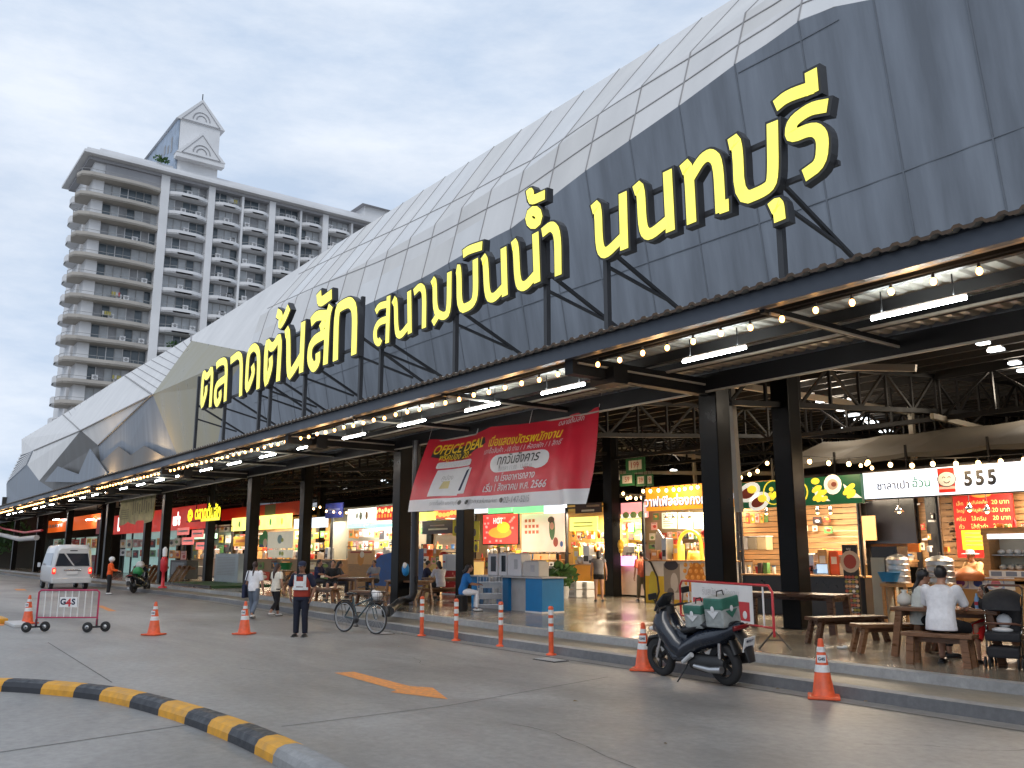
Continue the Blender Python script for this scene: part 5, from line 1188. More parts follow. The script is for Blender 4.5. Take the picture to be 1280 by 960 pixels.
t = stall('dessert_stall', 'lit snack stall under the yellow neon sign with red cards in front', P(238, 720, Y=20.5).x, P(287, 720, Y=20.5).x, 20.5, 1.2, 2.2, front=K(190, 170, 140), back=K(165, 180, 165), power=60, zt=3.3, tint=(1, .93, .82))
B = Board(240, 668, 268, 674, 20.4, .2); b = MB(LT(190, 235, 200, 1.4)); B.panel(b); b.build('tube', t, world=True)
goods(P(240, 700, Y=20.8).x, P(286, 700, Y=20.8).x, 20.6, PF + 1.2, 10, 'the stall under the neon sign', .55)
# beige tarp hung at the canopy edge
B = Board(152, 619, 195, 655, 14.4, .02); b = MB(mat('old_tarp', (.42, .37, .2), .8, var=.35, scale=2.2)); n_ = 14; vs, fs = [], []
for i in range(n_ + 1):
    for j in range(6): q = B.at(i / n_, j / 5, .1 * math.sin(i * 1.9) + .05 * math.sin(i * 4.1 + j)); q.z -= .12 * math.sin(i * 1.3) * (j == 0); vs.append(q)
for i in range(n_):
    for j in range(5): fs.append((i * 6 + j, i * 6 + 6 + j, i * 6 + 7 + j, i * 6 + j + 1))
b.add(vs, fs, True); b.use(mat('tarp_print', (.2, .18, .1), .8, var=.3))
for k in range(9): u = .45 + .06 * k; B.rect(b, u, .25 + .05 * (k % 3), u + .03, .75 - .06 * (k % 4), .16)
for k in range(5): B.rect(b, .08, .15 + k * .07, .35, .17 + k * .07, .16)
tag(b.build('hanging_tarp'), 'weathered yellowish tarp with faded print hanging between two columns', 'tarp')
# beige awning behind the bun stall
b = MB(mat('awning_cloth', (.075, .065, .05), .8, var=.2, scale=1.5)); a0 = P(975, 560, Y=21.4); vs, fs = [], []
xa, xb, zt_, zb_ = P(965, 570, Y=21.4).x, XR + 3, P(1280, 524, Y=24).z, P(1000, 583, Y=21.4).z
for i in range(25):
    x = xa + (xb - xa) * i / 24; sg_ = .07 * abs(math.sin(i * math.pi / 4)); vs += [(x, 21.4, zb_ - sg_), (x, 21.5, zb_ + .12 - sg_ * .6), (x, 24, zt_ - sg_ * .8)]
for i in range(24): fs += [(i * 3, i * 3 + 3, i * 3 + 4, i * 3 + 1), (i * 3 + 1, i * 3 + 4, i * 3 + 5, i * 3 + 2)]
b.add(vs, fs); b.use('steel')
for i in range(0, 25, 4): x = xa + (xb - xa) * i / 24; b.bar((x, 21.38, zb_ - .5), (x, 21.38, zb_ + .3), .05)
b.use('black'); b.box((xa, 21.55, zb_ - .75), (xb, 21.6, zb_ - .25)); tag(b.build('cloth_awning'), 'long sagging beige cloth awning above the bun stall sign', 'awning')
# far dim stalls that fill the depth of the hall
for i, (xa, xb, Y_, cc) in enumerate(((820, 900, 33, (150, 130, 90)), (690, 760, 34, (120, 90, 60)), (515, 600, 33, (130, 120, 90)), (400, 500, 30, (150, 140, 110)), (1000, 1100, 35, (90, 75, 60)))):
    q, q2 = P(xa, 690, Y=Y_), P(xb, 690, Y=Y_); stall('far_stall', ('far stall row deep in the hall behind the waffle stall', 'far stall row deep in the hall behind the snack stall', 'far stall row deep in the hall behind the red cooler', 'far stall row deep behind the white lit sandwich sign', 'far stall row deep behind the bun stall')[i], q.x, q2.x, Y_, 1.1, 1.5, back=K(*cc), power=120, zt=2.8)

# ---- cards, menus and posters pinned up in the stalls
def cards(x0, y0, x1, y1, Y, n, where, wmin=5, wmax=11):
    rows = max(1, int((y1 - y0) / 11)); per = max(1, n // rows)
    for r_ in range(rows):
        for k in range(per):
            x = x0 + (x1 - x0) * (k + gr.uniform(.05, .4)) / per; w = min(gr.uniform(wmin, wmax), (x1 - x0) / per * .85); y = y0 + (y1 - y0) * (r_ + gr.uniform(.02, .2)) / rows; h = gr.uniform(.55, .8) * (y1 - y0) / rows
            B = Board(x, y, x + w, y + h, Y - gr.uniform(0, .12), .02); cc = gr.choice([(235, 225, 200), (230, 200, 70), (205, 70, 50), (240, 240, 240), (90, 140, 80), (240, 160, 70), (60, 55, 60), (225, 170, 160)])
            b = MB(K(*cc)); B.panel(b); m2 = gr.choice([K(190, 60, 40), K(60, 60, 60), K(120, 150, 80), K(220, 160, 60), K(245, 240, 230)])
            B.disc(b, gr.uniform(.35, .65), gr.uniform(.35, .55), B.w * .28, B.h * .22, .005, m2)
            for q in range(3): B.rect(b, .12, .86 - q * .09, gr.uniform(.5, .9), .9 - q * .09, .004, gr.choice([K(190, 60, 40), K(70, 70, 70), K(245, 240, 230)]))
            tag(b.build('menu_card'), f'small picture card pinned up in {where}', 'menu card', f'picture cards in {where}')
def shelf(x0, x1, y, Y, where, n, h=.34):
    a, c = P(x0, y, Y=Y), P(x1, y, Y=Y); z = a.z
    b = MB('tanwood'); b.box((a.x, Y, z - .04), (c.x, Y + .35, z)); tag(b.build('wall_shelf'), f'wooden shelf of wares in {where}, {"upper" if y < 680 else "lower"} of the wall', 'shelf')
    goods(a.x + .05, c.x - .05, Y + .04, z, n, f'a wall shelf in {where}', h, .15)
cards(292, 666, 333, 690, 22.6, 14, 'the noodle stall'); cards(368, 663, 410, 690, 22.6, 14, 'the noodle stall end'); shelf(366, 411, 693, 22.3, 'the noodle stall end', 10)
cards(434, 661, 492, 690, 22.1, 18, 'the sandwich stall'); shelf(436, 492, 686, 22.0, 'the sandwich stall', 12, .45)
cards(520, 653, 590, 672, 22.4, 16, 'the grocery stall'); cards(519, 695, 552, 722, 20.96, 9, 'the grocery stall counter front')
shelf(606, 650, 692, 26.2, 'the coffee stall', 12, .5); cards(600, 696, 640, 716, 24.55, 7, 'the coffee stall counter front'); cards(655, 700, 700, 712, 24.55, 6, 'the counter under the billboard')
cards(713, 664, 762, 690, 24.4, 16, 'the yellow snack stall'); shelf(713, 762, 690, 24.3, 'the yellow snack stall', 10, .4)
cards(776, 652, 806, 692, 25.0, 14, 'the drink stall'); cards(818, 664, 880, 690, 23.6, 18, 'the waffle stall'); shelf(812, 884, 686, 23.3, 'the waffle stall', 12, .4)
cards(930, 640, 960, 658, 22.1, 5, 'the rice stall'); shelf(985, 1046, 700, 21.9, 'the rice stall', 12, .4); cards(985, 645, 1040, 668, 22.1, 8, 'the rice stall over the laptop')
cards(150, 672, 232, 700, 18.85, 22, 'the supermarket window', 6, 12); cards(66, 672, 120, 690, 18.8, 8, 'the orange store window', 4, 8)
shelf(1088, 1140, 700, 22.2, 'the bun stall', 9, .35)

# taller appliances and containers that crowd the counters
def appliances(x0, x1, Y, z, n, where):
    for k in range(n):
        a, c = P(x0, 700, Y=Y).x, P(x1, 700, Y=Y).x; x = a + (c - a) * (k + gr.uniform(.2, .8)) / n; h = gr.uniform(.3, .75); w = gr.uniform(.2, .42); kind = gr.choice(('fryer', 'glass_box', 'rice_cooker', 'carton'))
        b = MB()
        if kind == 'fryer': b.use('metal').cbox((0, 0, h / 2), (w, .35, h), bev=.02); b.use('black').cbox((0, -.18, h * .3), (w * .7, .01, h * .3))
        elif kind == 'glass_box': b.use('tanwood').cbox((0, 0, .04), (w, .35, .08)); b.use(LT(255, 225, 170, .9)).cbox((0, .1, h * .6), (w * .9, .02, h * .8)); b.use('black'); [b.bar((sx * w / 2, sy * .17, 0), (sx * w / 2, sy * .17, h), .025) for sx in (-1, 1) for sy in (-1, 1)]; b.cbox((0, 0, h), (w + .03, .38, .04))
        elif kind == 'rice_cooker': b.use(gr.choice(['white', 'metal', K(180, 50, 40)])).lathe([(w * .4, 0), (w * .5, .06), (w * .5, h * .5), (w * .38, h * .62), (.03, h * .68), (0, h * .7)], 16)
        else: b.use(gr.choice([K(190, 150, 100), K(225, 220, 210), K(210, 90, 50), K(240, 200, 80)])).cbox((0, 0, h / 2), (w, .3, h), bev=.01); b.use('white').cbox((0, -.152, h * .6), (w * .6, .006, h * .3))
        tag(b.build(kind, None, (x, Y + gr.uniform(.1, .3), z)), f'{kind.replace("_", " ")} crowding the counter of {where}', kind.replace('_', ' '), f'{kind} units on the counter of {where}')
appliances(291, 408, 21.1, PF + 1.25, 16, 'the noodle stall'); appliances(434, 490, 20.6, PF + 1.25, 8, 'the sandwich stall'); appliances(521, 588, 21.1, PF + 1.25, 9, 'the grocery stall'); appliances(603, 650, 24.7, PF + 1.3, 8, 'the coffee stall')
appliances(714, 760, 23.0, PF + 1.15, 6, 'the yellow snack stall'); appliances(775, 804, 23.6, PF + 1.2, 4, 'the drink stall'); appliances(812, 846, 21.5, PF + 1.35, 4, 'the waffle stall'); appliances(1006, 1046, 20.1, PF + 1.02, 4, 'the rice stall')
cards(290, 700, 412, 728, 20.96, 16, 'the noodle stall counter front'); cards(520, 640, 590, 652, 22.4, 10, 'the top of the grocery stall'); cards(604, 650, 650, 690, 26.6, 10, 'the coffee stall wall')
cards(810, 640, 826, 690, 23.6, 6, 'the waffle stall side'); cards(1148, 640, 1186, 690, 22.55, 5, 'the plank wall by the red menu', 4, 7)

appliances(240, 285, 20.6, PF + 1.2, 6, 'the stall under the neon sign'); cards(240, 655, 287, 692, 22.6, 18, 'the stall under the neon sign')
# ================================================================ STREET FURNITURE
def face_rz(d): return math.atan2(-d[0], d[1])
def traffic_cone(loc, label, rz=0):
    t = thing('traffic_cone', label, 'traffic cone', loc, rz, 'orange traffic cones')
    b = MB('orange'); b.cbox((0, 0, .02), (.4, .4, .035), bev=.012); b.build('base', t)
    R = lambda z: .145 - .118 * (z - .03) / .72
    b = MB('orange'); b.lathe([(.16, .035), (R(.06), .06), (R(.70), .70), (.03, .74), (.018, .75), (0, .75)], 24); b.build('body', t)
    for z0, z1 in ((.33, .42), (.58, .645)): b = MB('reflect'); b.lathe([(R(z0) + .003, z0), (R(z1) + .003, z1)], 24); b.build('stripe', t)
    b = MB('white'); b.box((-.055, -R(.5) - .008, .45), (.055, -R(.5) - .002, .545)); b.text('G4S', (0, -R(.5) - .0095, .497), w=.085, bold=.05) if False else None
    b.use('navy').text('G4S', (0, -R(.5) - .0095, .497), w=.09, bold=.04); b.build('logo_label', t)
    return t
CONE = {}
for (x, y), lb in (((1030, 873), 'orange traffic cone standing on the road below the wooden benches'), ((805, 838), 'orange traffic cone in front of the parked scooter'), ((305, 793), 'orange traffic cone by the two walking women'), ((192, 794), 'lone orange traffic cone in the open road between barricade and walking women'), ((34, 780), 'orange traffic cone behind the wheeled barricade')):
    p = P(x, y, Z=0); traffic_cone((p.x, p.y, .004), lb, .6)
def bollard(loc, label):
    t = thing('bollard', label, 'bollard', loc, 0, 'orange flexible bollards along the kerb')
    b = MB('orange'); b.lathe([(.1, 0), (.1, .02), (.055, .035), (.045, .05)], 16); b.build('base', t)
    b = MB('orange'); b.lathe([(.047, .05), (.047, .82), (.052, .83), (.052, .85), (.03, .88), (0, .88)], 16); b.build('post', t)
    for z in (.42, .57, .72): b = MB('reflect'); b.lathe([(.0495, z), (.0495, z + .095)], 16); b.build('stripe', t)
for (x, y), lb in (((527, 795), 'orange bollard with white bands nearest the black drain pipe'), ((570, 801), 'orange bollard with white bands before the seated cleaner in blue'), ((626, 808), 'orange bollard with white bands before the blue promotion counter'), ((689, 819), 'orange bollard with white bands nearest the parked scooter')):
    p = P(x, y, Z=0); bollard((p.x, p.y, .004), lb)
# wheeled barricade
pa, pb = P(44, 790, Z=0), P(120, 790, Z=0); mid = (pa + pb) / 2; L_ = (pb - pa).length
t = thing('barricade', 'red and white wheeled barricade with logo plate on the road', 'barricade', (mid.x, mid.y, 0), math.atan2((pb - pa).y, (pb - pa).x))
h = L_ / 2; M['bred'] = mat('barricade_red', (.4, .02, .08), .4)
b = MB('bred'); b.tube([(-h, 0, .16), (-h, 0, .93), (-h + .05, 0, .98), (h - .05, 0, .98), (h, 0, .93), (h, 0, .16)], .022, 8); b.tube([(-h, 0, .34), (h, 0, .34)], .018, 8); b.build('frame', t)
for k in range(8): b = MB('white'); x = -h + L_ * (k + 1) / 9; b.tube([(x, 0, .34), (x, 0, .97)], .013, 6); b.build('bar', t)
b = MB('white'); b.cbox((.02, -.03, .7), (.42, .012, .24)); b.use('navy').text('G', (-.11, -.038, .71), h=.15, bold=.04); b.text('S', (.14, -.038, .71), h=.15, bold=.04); b.use('red').text('4', (.02, -.039, .69), h=.19, bold=.04); b.build('logo_plate', t)
for s in (-1, 1):
    b = MB('black'); b.bar((s * h - .17, -.16, .12), (s * h + .12, .12, .12), .04); b.bar((s * h, 0, .1), (s * h, 0, .3), .04); b.build('foot', t)
    for k in (-1, 1):
        ax = Matrix.Rotation(math.pi / 2, 3, 'Y'); b = MB('rubber'); b.lathe([(.06, -.035), (.11, -.035), (.12, -.015), (.12, .015), (.11, .035), (.06, .035)], 18, (s * h + .16 * k, .12 * k, .12), Matrix.Rotation(math.radians(90), 3, 'X') ); b.use('metal').lathe([(0, -.04), (.05, -.04), (.05, .04), (0, .04)], 12, (s * h + .16 * k, .12 * k, .12), Matrix.Rotation(math.radians(90), 3, 'X')); b.build('wheel', t)
# barricade with a banner on the platform
pa, pb = P(852, 791, Z=PF), P(969, 812, Z=PF); mid = (pa + pb) / 2; L_ = (pb - pa).length; h = L_ / 2
t = thing('barricade', 'red tube barricade with white and red banner behind the scooter', 'barricade', (mid.x, mid.y, PF), math.atan2((pb - pa).y, (pb - pa).x))
b = MB('red'); b.tube([(-h, 0, .3), (-h, 0, .92), (-h + .1, 0, 1.02), (h - .1, 0, 1.02), (h, 0, .92), (h, 0, .2)], .022, 8); b.tube([(-h, 0, .34), (h, 0, .34)], .018, 8); b.build('frame', t)
for x in (-h + .35, h - .28): b = MB('white'); b.tube([(x, 0, .34), (x, 0, 1.0)], .018, 6); b.build('bar', t)
for s in (-1, 1): b = MB('black'); b.tube([(s * h - .16, -.2, 0), (s * h, 0, .3), (s * h + .16, .2, 0)], .016, 6); b.bar((s * h - .08, -.1, .15), (s * h + .08, .1, .15), .02); b.build('foot', t)
b = MB('white'); x0, x1 = -h + .55, h - .55; b.box((x0, -.04, .36), (x1, -.03, 1.0)); b.use('red').box((x0 + .06, -.045, .4), (x1 - .1, -.041, .72)); b.use('lgrey').text('รับสมัคร พนักงาน', ((x0 + x1) / 2, -.046, .86), w=(x1 - x0) * .6); b.use('white').ell((x1 - .25, -.047, .5), (.07, .003, .07), 12); b.build('banner', t)
# drain pipe at the lone column
b = MB('black'); q = P(520, 600, Y=13.6); e = P(487, 764, Z=.42); b.tube([(q.x, 13.6, 5.2), (q.x, 13.6, .75), (q.x - .03, 13.55, .58), (q.x - .2, 13.3, .5), (e.x, e.y, .42)], .12, 12); b.tube([(e.x, e.y, .42), (e.x - .12, e.y - .12, .4)], .14, 12); tag(b.build('drain_pipe'), 'thick black drain pipe running down the lone column and out over the step', 'pipe')
q = P(507, 712, Y=13.7); b = MB('blue'); b.ell((q.x, q.y, q.z), (.16, .1, .2), 10); b.use('white').ell((q.x + .05, q.y - .06, q.z + .12), (.08, .06, .1), 8); tag(b.build('hanging_bag'), 'blue bag hung on the lone black column', 'bag')
q = P(505, 752, Z=PF); b = MB('white'); b.lathe([(.1, 0), (.14, .1), (.13, .35), (.08, .5), (.07, .55), (0, .56)], 10, (q.x, q.y - .1, PF)); tag(b.build('plastic_bag'), 'crumpled white plastic bag at the foot of the lone column', 'bag')

# ---- tables and benches
def plank_table(name, label, cat, c, rz, L, W, H, m='wood', leg=.1, splay=.12, group=None, shelf=False, z=PF):
    t = thing(name, label, cat, (c[0], c[1], z), rz, group)
    b = MB(m); n = max(2, int(W / .16)); w = W / n
    for i in range(n): b.cbox((0, -W / 2 + w * (i + .5), H - .03), (L, w - .008, .055), bev=.008)
    b.build('seat' if H < .6 else 'table_top', t)
    for sx in (-1, 1):
        for sy in (-1, 1):
            b = MB(m); b.bar((sx * (L / 2 - .12), sy * (W / 2 - leg * .6), H - .06), (sx * (L / 2 - .12 + splay), sy * (W / 2 - leg * .5), 0), leg, leg * .7); b.build('leg', t)
    b = MB(m); 
    for sx in (-1, 1): b.cbox((sx * (L / 2 - .12), 0, H - .1), (.06, W - .08, .08))
    b.cbox((0, 0, H - .1), (L - .3, .05, .08)); b.build('brace', t)
    return t
q1, q2 = P(1086, 823, Z=PF), P(1140, 775, Z=PF)
ang = math.atan2(.95, -.35)
plank_table('picnic_table', 'long dark wooden table behind the red tube barricade', 'table', P(992, 792, Z=PF) + V((-.4, .5, 0)), math.radians(8), 2.3, .85, .76, 'darkwood', .13, .03)
plank_table('bench', 'dark wooden bench beside the long dark table', 'bench', P(1048, 806, Z=PF) + V((-.1, .45, 0)), math.radians(72), 1.5, .38, .46, 'darkwood', .1)
plank_table('bench', 'brown bench end-on to the kerb behind the nearest traffic cone', 'bench', P(1097, 817, Z=PF) + V((.1, .5, 0)), math.radians(60), 1.5, .36, .45, 'wood', .1)
sb = P(1172, 833, Z=PF); plank_table('bench', 'brown bench carrying the man in the white shirt', 'bench', (sb.x, sb.y + .12, 0), math.radians(10), .95, .36, .45, 'wood', .1, .03)
plank_table('bench', 'brown bench beside the stroller at the market edge', 'bench', P(1297, 842, Z=PF) + V((.35, .4, 0)), math.radians(30), 1.2, .38, .47, 'wood', .1)
tb = P(1168, 792, Z=PF); plank_table('picnic_table', 'brown wooden table where the family with the white-shirted man sits', 'table', (sb.x - .25, sb.y + 1.05, 0), math.radians(4), 1.55, .8, .75, 'wood', .1)
plank_table('bench', 'brown bench on the far side of the family table', 'bench', (sb.x - .35, sb.y + 1.85, 0), math.radians(4), 1.4, .34, .45, 'wood', .1)
for i, (x, y, r, kind, lb) in enumerate(((478, 757, 8, 't', 'orange-brown picnic table between the bicycle and the blue covered cart'), (452, 757, 8, 'b', 'orange-brown bench in front of the picnic table by the bicycle'), (412, 750, 5, 't', 'orange-brown picnic table where the man in black sits'), (398, 752, 5, 'b', 'orange-brown bench under the man in black'), (545, 752, 80, 'b', 'brown bench under the white shirted diner beyond the lone column'), (529, 750, 80, 't', 'brown table between the two diners behind the lone column'), (372, 742, 60, 'b', 'orange-brown bench edge below the notice board'))):
    q = P(x, y, Z=PF); plank_table('picnic_table' if kind == 't' else 'bench', lb, 'table' if kind == 't' else 'bench', (q.x, q.y + (.9 if kind == 't' else .2), 0), math.radians(r), 1.5, .75 if kind == 't' else .34, .74 if kind == 't' else .44, 'wood', .09)
for i, (x, y) in enumerate(((168, 727), (190, 727), (222, 729))):
    q = P(x, y, Z=PF); t = thing('folded_table', ('folded brown picnic table leaning in a row beside the rider', 'folded brown picnic table leaning next to the red stand', 'folded brown picnic table below the dark cooler box')[i], 'table', (q.x, q.y, PF), .2)
    for k in range(3): b = MB('wood'); b.bar((-.9 + k * .5, 0, 0), (-.4 + k * .5, .3, .9), .3, .06); b.build('plank', t)
    b = MB('wood'); b.cbox((.1, .34, .78), (2.0, .06, .12)); b.build('brace', t)
q = P(203, 735, Z=PF); t = thing('extinguisher_stand', 'red stand with white bottle beside the black column', 'stand', (q.x, q.y, PF)); b = MB('red'); b.lathe([(.2, 0), (.2, .06), (.08, .1), (.07, .7), (.16, .8), (.17, 1.25), (.1, 1.4), (0, 1.42)], 12); b.build('post', t); b = MB('white'); b.lathe([(.1, 1.42), (.11, 1.75), (.04, 1.85), (0, 1.86)], 12); b.build('bottle', t)
q = P(240, 733, Z=PF); b = MB(mat('turf', (.03, .08, .03), .95, var=.4, scale=40)); b.box((q.x - 4.2, q.y - .1, PF), (q.x + 3.0, q.y + 3, PF + .1)); b.use('black').box((q.x - 4.25, q.y - .16, PF), (q.x + 3.05, q.y - .1, PF + .12)); tag(b.build('turf_platform'), 'low green turf platform under the yellow neon sign', 'platform')
b = MB('white'); q = P(1051, 811, Z=PF); b.ell((q.x, q.y, PF + .02), (.08, .06, .02), 8); b.ell((q.x + .06, q.y + .03, PF + .03), (.05, .03, .03), 8); tag(b.build('tissue'), 'crumpled white tissue on the floor near the dark bench', 'tissue')
b = MB('white'); q = P(1078, 872, Z=0); b.ell((q.x, q.y, .02), (.05, .04, .025), 8); tag(b.build('tissue'), 'scrap of white tissue in the gutter by the nearest cone', 'tissue')

# ---- the red banner
t = thing('banner', 'large red hanging banner with yellow headline and white bottom strip between the columns', 'banner', P(620, 575, Y=13.4))
BC = [P(510, 640, Y=12.9), P(735, 630, Y=12.9), P(747, 508, Y=13.6), P(537, 549, Y=13.6)]
def bn(u, v, d=0):
    a = BC[0].lerp(BC[1], u); c = BC[3].lerp(BC[2], u); p = a.lerp(c, v)
    # pulled folds running from the right and upper corners
    w = .05 * math.sin(u * 9 + v * 3) + .07 * math.exp(-((u - .78 - .16 * (1 - v)) / .035) ** 2) * (v < .9) * (1 - v) + .06 * math.exp(-((u - .88 - .06 * (1 - v)) / .025) ** 2) * (1 - abs(v - .45)) + .05 * math.exp(-((u - .42 - .05 * v) / .03) ** 2) * (1 - v) + .035 * math.sin(u * 34 + 6 * v) * (1 - v) * .5
    p.y -= w * 1.7 + d; p.z -= .12 * math.sin(math.pi * min(1, u * 2.3)) * v * v * (u < .435) + .1 * math.sin(math.pi * min(1, max(0, (u - .435) / .565))) * v * v
    return p
M['bred2'] = mat('banner_red', (.46, .012, .03), .38, var=.08, scale=2); M['bwhite'] = mat('banner_white', (.6, .6, .62), .35, var=.05)
b = MB('bred2'); NU, NV = 90, 26; vs = [bn(i / NU, j / NV) for i in range(NU + 1) for j in range(NV + 1)]
for i in range(NU):
    for j in range(NV):
        b.use('bwhite' if j < NV * .15 else 'bred2'); k = i * (NV + 1) + j; o = len(b.v)
        b.add([vs[k], vs[k + NV + 1], vs[k + NV + 2], vs[k + 1]], [(0, 1, 2, 3)], True)
me_o = b.build('cloth', t, world=True)
bm = bmesh.new(); bm.from_mesh(me_o.data); bmesh.ops.remove_doubles(bm, verts=bm.verts[:], dist=1e-4); bm.to_mesh(me_o.data); bm.free()
b = MB(); BW, BH = (BC[1] - BC[0]).length, (BC[3] - BC[0]).length
def btext(body, u, v, hw, m, bold=.0, shear=.2, rise=0, d=.012):
    """lettering laid on the cloth: u, v centre and width as fractions of the banner"""
    vsx, fs, (x0, x1, y0, y1) = text_mesh(body, bold, shear); s_ = hw / (x1 - x0)
    b.use(m); b.add([bn(u + (x - (x0 + x1) / 2) * s_, v + ((y - (y0 + y1) / 2) * s_) * BW / BH + rise * (x - (x0 + x1) / 2) * s_, d) for x, y in vsx], fs)
def bpatch(pts, m, d=.008, n=10):
    n = 3 if len(pts) > 10 else n
    """a convex patch, cut fine enough to follow the folds"""
    b.use(m); cu = sum(p[0] for p in pts) / len(pts); cv = sum(p[1] for p in pts) / len(pts); k = len(pts)
    for i in range(k):
        (u0, v0), (u1, v1) = pts[i], pts[(i + 1) % k]
        for s_ in range(n):
            a, c = s_ / n, (s_ + 1) / n; f = lambda q, w_: bn(cu + (q[0] - cu) * w_, cv + (q[1] - cv) * w_, d)
            q0, q1 = (u0 + (u1 - u0) * a, v0 + (v1 - v0) * a), (u0 + (u1 - u0) * c, v0 + (v1 - v0) * c)
            for r_ in range(3): b.add([f(q0, r_ / 3), f(q0, (r_ + 1) / 3), f(q1, (r_ + 1) / 3), f(q1, r_ / 3)] if r_ else [f(q0, 1 / 3), f(q1, 1 / 3), f(q0, 0)], [(0, 1, 2, 3)] if r_ else [(0, 1, 2)])
ylw = mat('banner_yellow', (.75, .52, .02), .4, var=.05)
bpatch([(.06, .74), (.27, .66), (.34, .77), (.41, .82), (.40, .9), (.06, .82)], 'black', .006)
btext('OFFICE DEAL', .23, .845, .33, ylw, .02); btext('ฟรีคูปอง 20.-', .22, .715, .2, ylw, .01)
rr_ = lambda u0, u1, v0, v1, c=.025: [(cx + c * math.cos(a_), cy + c * 2.1 * math.sin(a_)) for cx, cy, s_ in ((u0 + c, v0 + c * 2.1, 2), (u1 - c, v0 + c * 2.1, 3), (u1 - c, v1 - c * 2.1, 0), (u0 + c, v1 - c * 2.1, 1)) for a_ in [math.pi / 2 * (s_ + k / 4) for k in range(5)]]
bpatch(rr_(.12, .33, .565, .655, .012), 'bwhite'); btext('เครื่องดื่ม คูปอง', .225, .612, .18, 'lgrey', 0, .1, 0, .014)
bpatch([(.12, .19), (.3, .18), (.33, .55), (.14, .54)], 'bwhite'); bpatch([(.29, .2), (.34, .2), (.345, .53), (.32, .53)], 'bwhite', .012); bpatch([(.3, .24), (.315, .24), (.335, .52), (.32, .5)], 'navy', .016)
bpatch([(.19, .28), (.24, .28), (.235, .38), (.2, .38)], mat('coupon_mark', (.5, .42, .2), .5), .014); btext('คูปอง', .215, .42, .06, 'grey', 0, 0, 0, .014)
btext('เมื่อแสดงบัตรพนักงาน', .64, .815, .4, ylw, .015, .2, .0); btext('แลกซื้อสินค้า .-10 ท่าน / 1 ห้องพัก / 1 สิทธิ์', .63, .70, .44, 'bwhite', 0, .2)
bpatch(rr_(.47, .8, .42, .635, .046), 'bwhite'); btext('ทุกวันอังคาร', .635, .555, .24, 'black', .01, .2, 0, .016); btext('ในเวลา 11:00 - 13:00 น.', .63, .468, .2, 'grey', 0, .1, 0, .016)
btext('ณ โรงอาหารกลาง', .63, .36, .24, 'bwhite', .01, .2); btext('เริ่ม 1 สิงหาคม พ.ศ. 2566', .63, .25, .36, 'bwhite', .01, .2)
btext('ตลาดต้นสัก นนทบุรี', .235, .09, .16, 'grey', 0, .1); btext('@tonsakmarket', .46, .09, .16, 'grey', 0, .1); btext('02-147-5215', .66, .09, .15, 'grey', .01, .1); btext('ตลาดต้นสัก', .87, .935, .12, 'bwhite', 0, .1)
for u in (.33, .375, .57): bpatch([(u + .012 * math.cos(k * math.pi / 4), .09 + .03 * math.sin(k * math.pi / 4)) for k in range(8)], 'black', .012, 2)
b.build('lettering', t, world=True)
b = MB('white')
for u in (0, .33, .66, 1): b.tube([bn(u, .995), bn(u, .995) + V((0, .1, .35))], .008, 4)
b.build('rope', t, world=True)

# ---- stroller
p = P(1249, 836, Z=PF); t = thing('stroller', 'black baby stroller with hood parked beside the family table', 'stroller', (p.x, p.y + .25, PF), face_rz((.3, -.95)))
b = MB('chrome')
for s in (-1, 1): b.tube([(s * .2, .28, .2), (s * .22, .0, .5), (s * .24, -.25, .95), (s * .24, -.34, 1.06)], .013, 6); b.tube([(s * .2, -.32, .14), (s * .22, .05, .55)], .013, 6)
b.tube([(-.2, .28, .2), (.2, .28, .2)], .012, 6); b.build('frame', t)
fab = mat('stroller_fabric', (.015, .015, .018), .8, var=.2, scale=20)
b = MB(fab); b.rbox(V((0, 0, .42)), V((.22, .24, .06)), .03); b.tube([(0, -.2, .46), (0, -.24, .7), (0, -.3, .95)], [.21, .22, .2], 10, sx=.3, ref=(1, 0, 0)); b.rbox(V((0, .1, .22)), V((.2, .24, .07)), .03); b.build('seat', t)
b = MB(fab); vs, fs = [], []
for i in range(9):
    a = -.3 + i / 8 * 1.75
    for j in range(9): u = -1 + j / 4; vs.append((u * .235, -.22 + .4 * math.sin(a) * math.cos(u * .6) - .02, .74 + .32 * math.cos(a) * (1 - .28 * u * u)))
for i in range(8):
    for j in range(8): fs.append((i * 9 + j, i * 9 + j + 1, i * 9 + j + 10, i * 9 + j + 9))
b.add(vs, fs, True); b.build('hood', t)
b = MB(mat('handle_brown', (.12, .05, .03), .5)); b.tube([(-.24, -.34, 1.06), (-.2, -.4, 1.1), (.2, -.4, 1.1), (.24, -.34, 1.06)], .018, 8); b.tube([(-.22, .1, .58), (-.18, .22, .6), (.18, .22, .6), (.22, .1, .58)], .016, 8); b.build('handle', t)
b = MB('white'); b.ell((0, -.12, .62), (.1, .06, .1), 10); b.ell((.02, -.02, .5), (.14, .08, .04), 10); b.build('cushion', t)
for sx in (-1, 1):
    for y in (.3, -.3):
        for k in (-.025, .025): b = MB('rubber'); b.lathe([(.02, -.012), (.07, -.012), (.08, -.006), (.08, .006), (.07, .012), (.02, .012)], 14, (sx * .2 + k, y, .08), Matrix.Rotation(math.radians(90), 3, 'Y')); b.build('wheel', t)

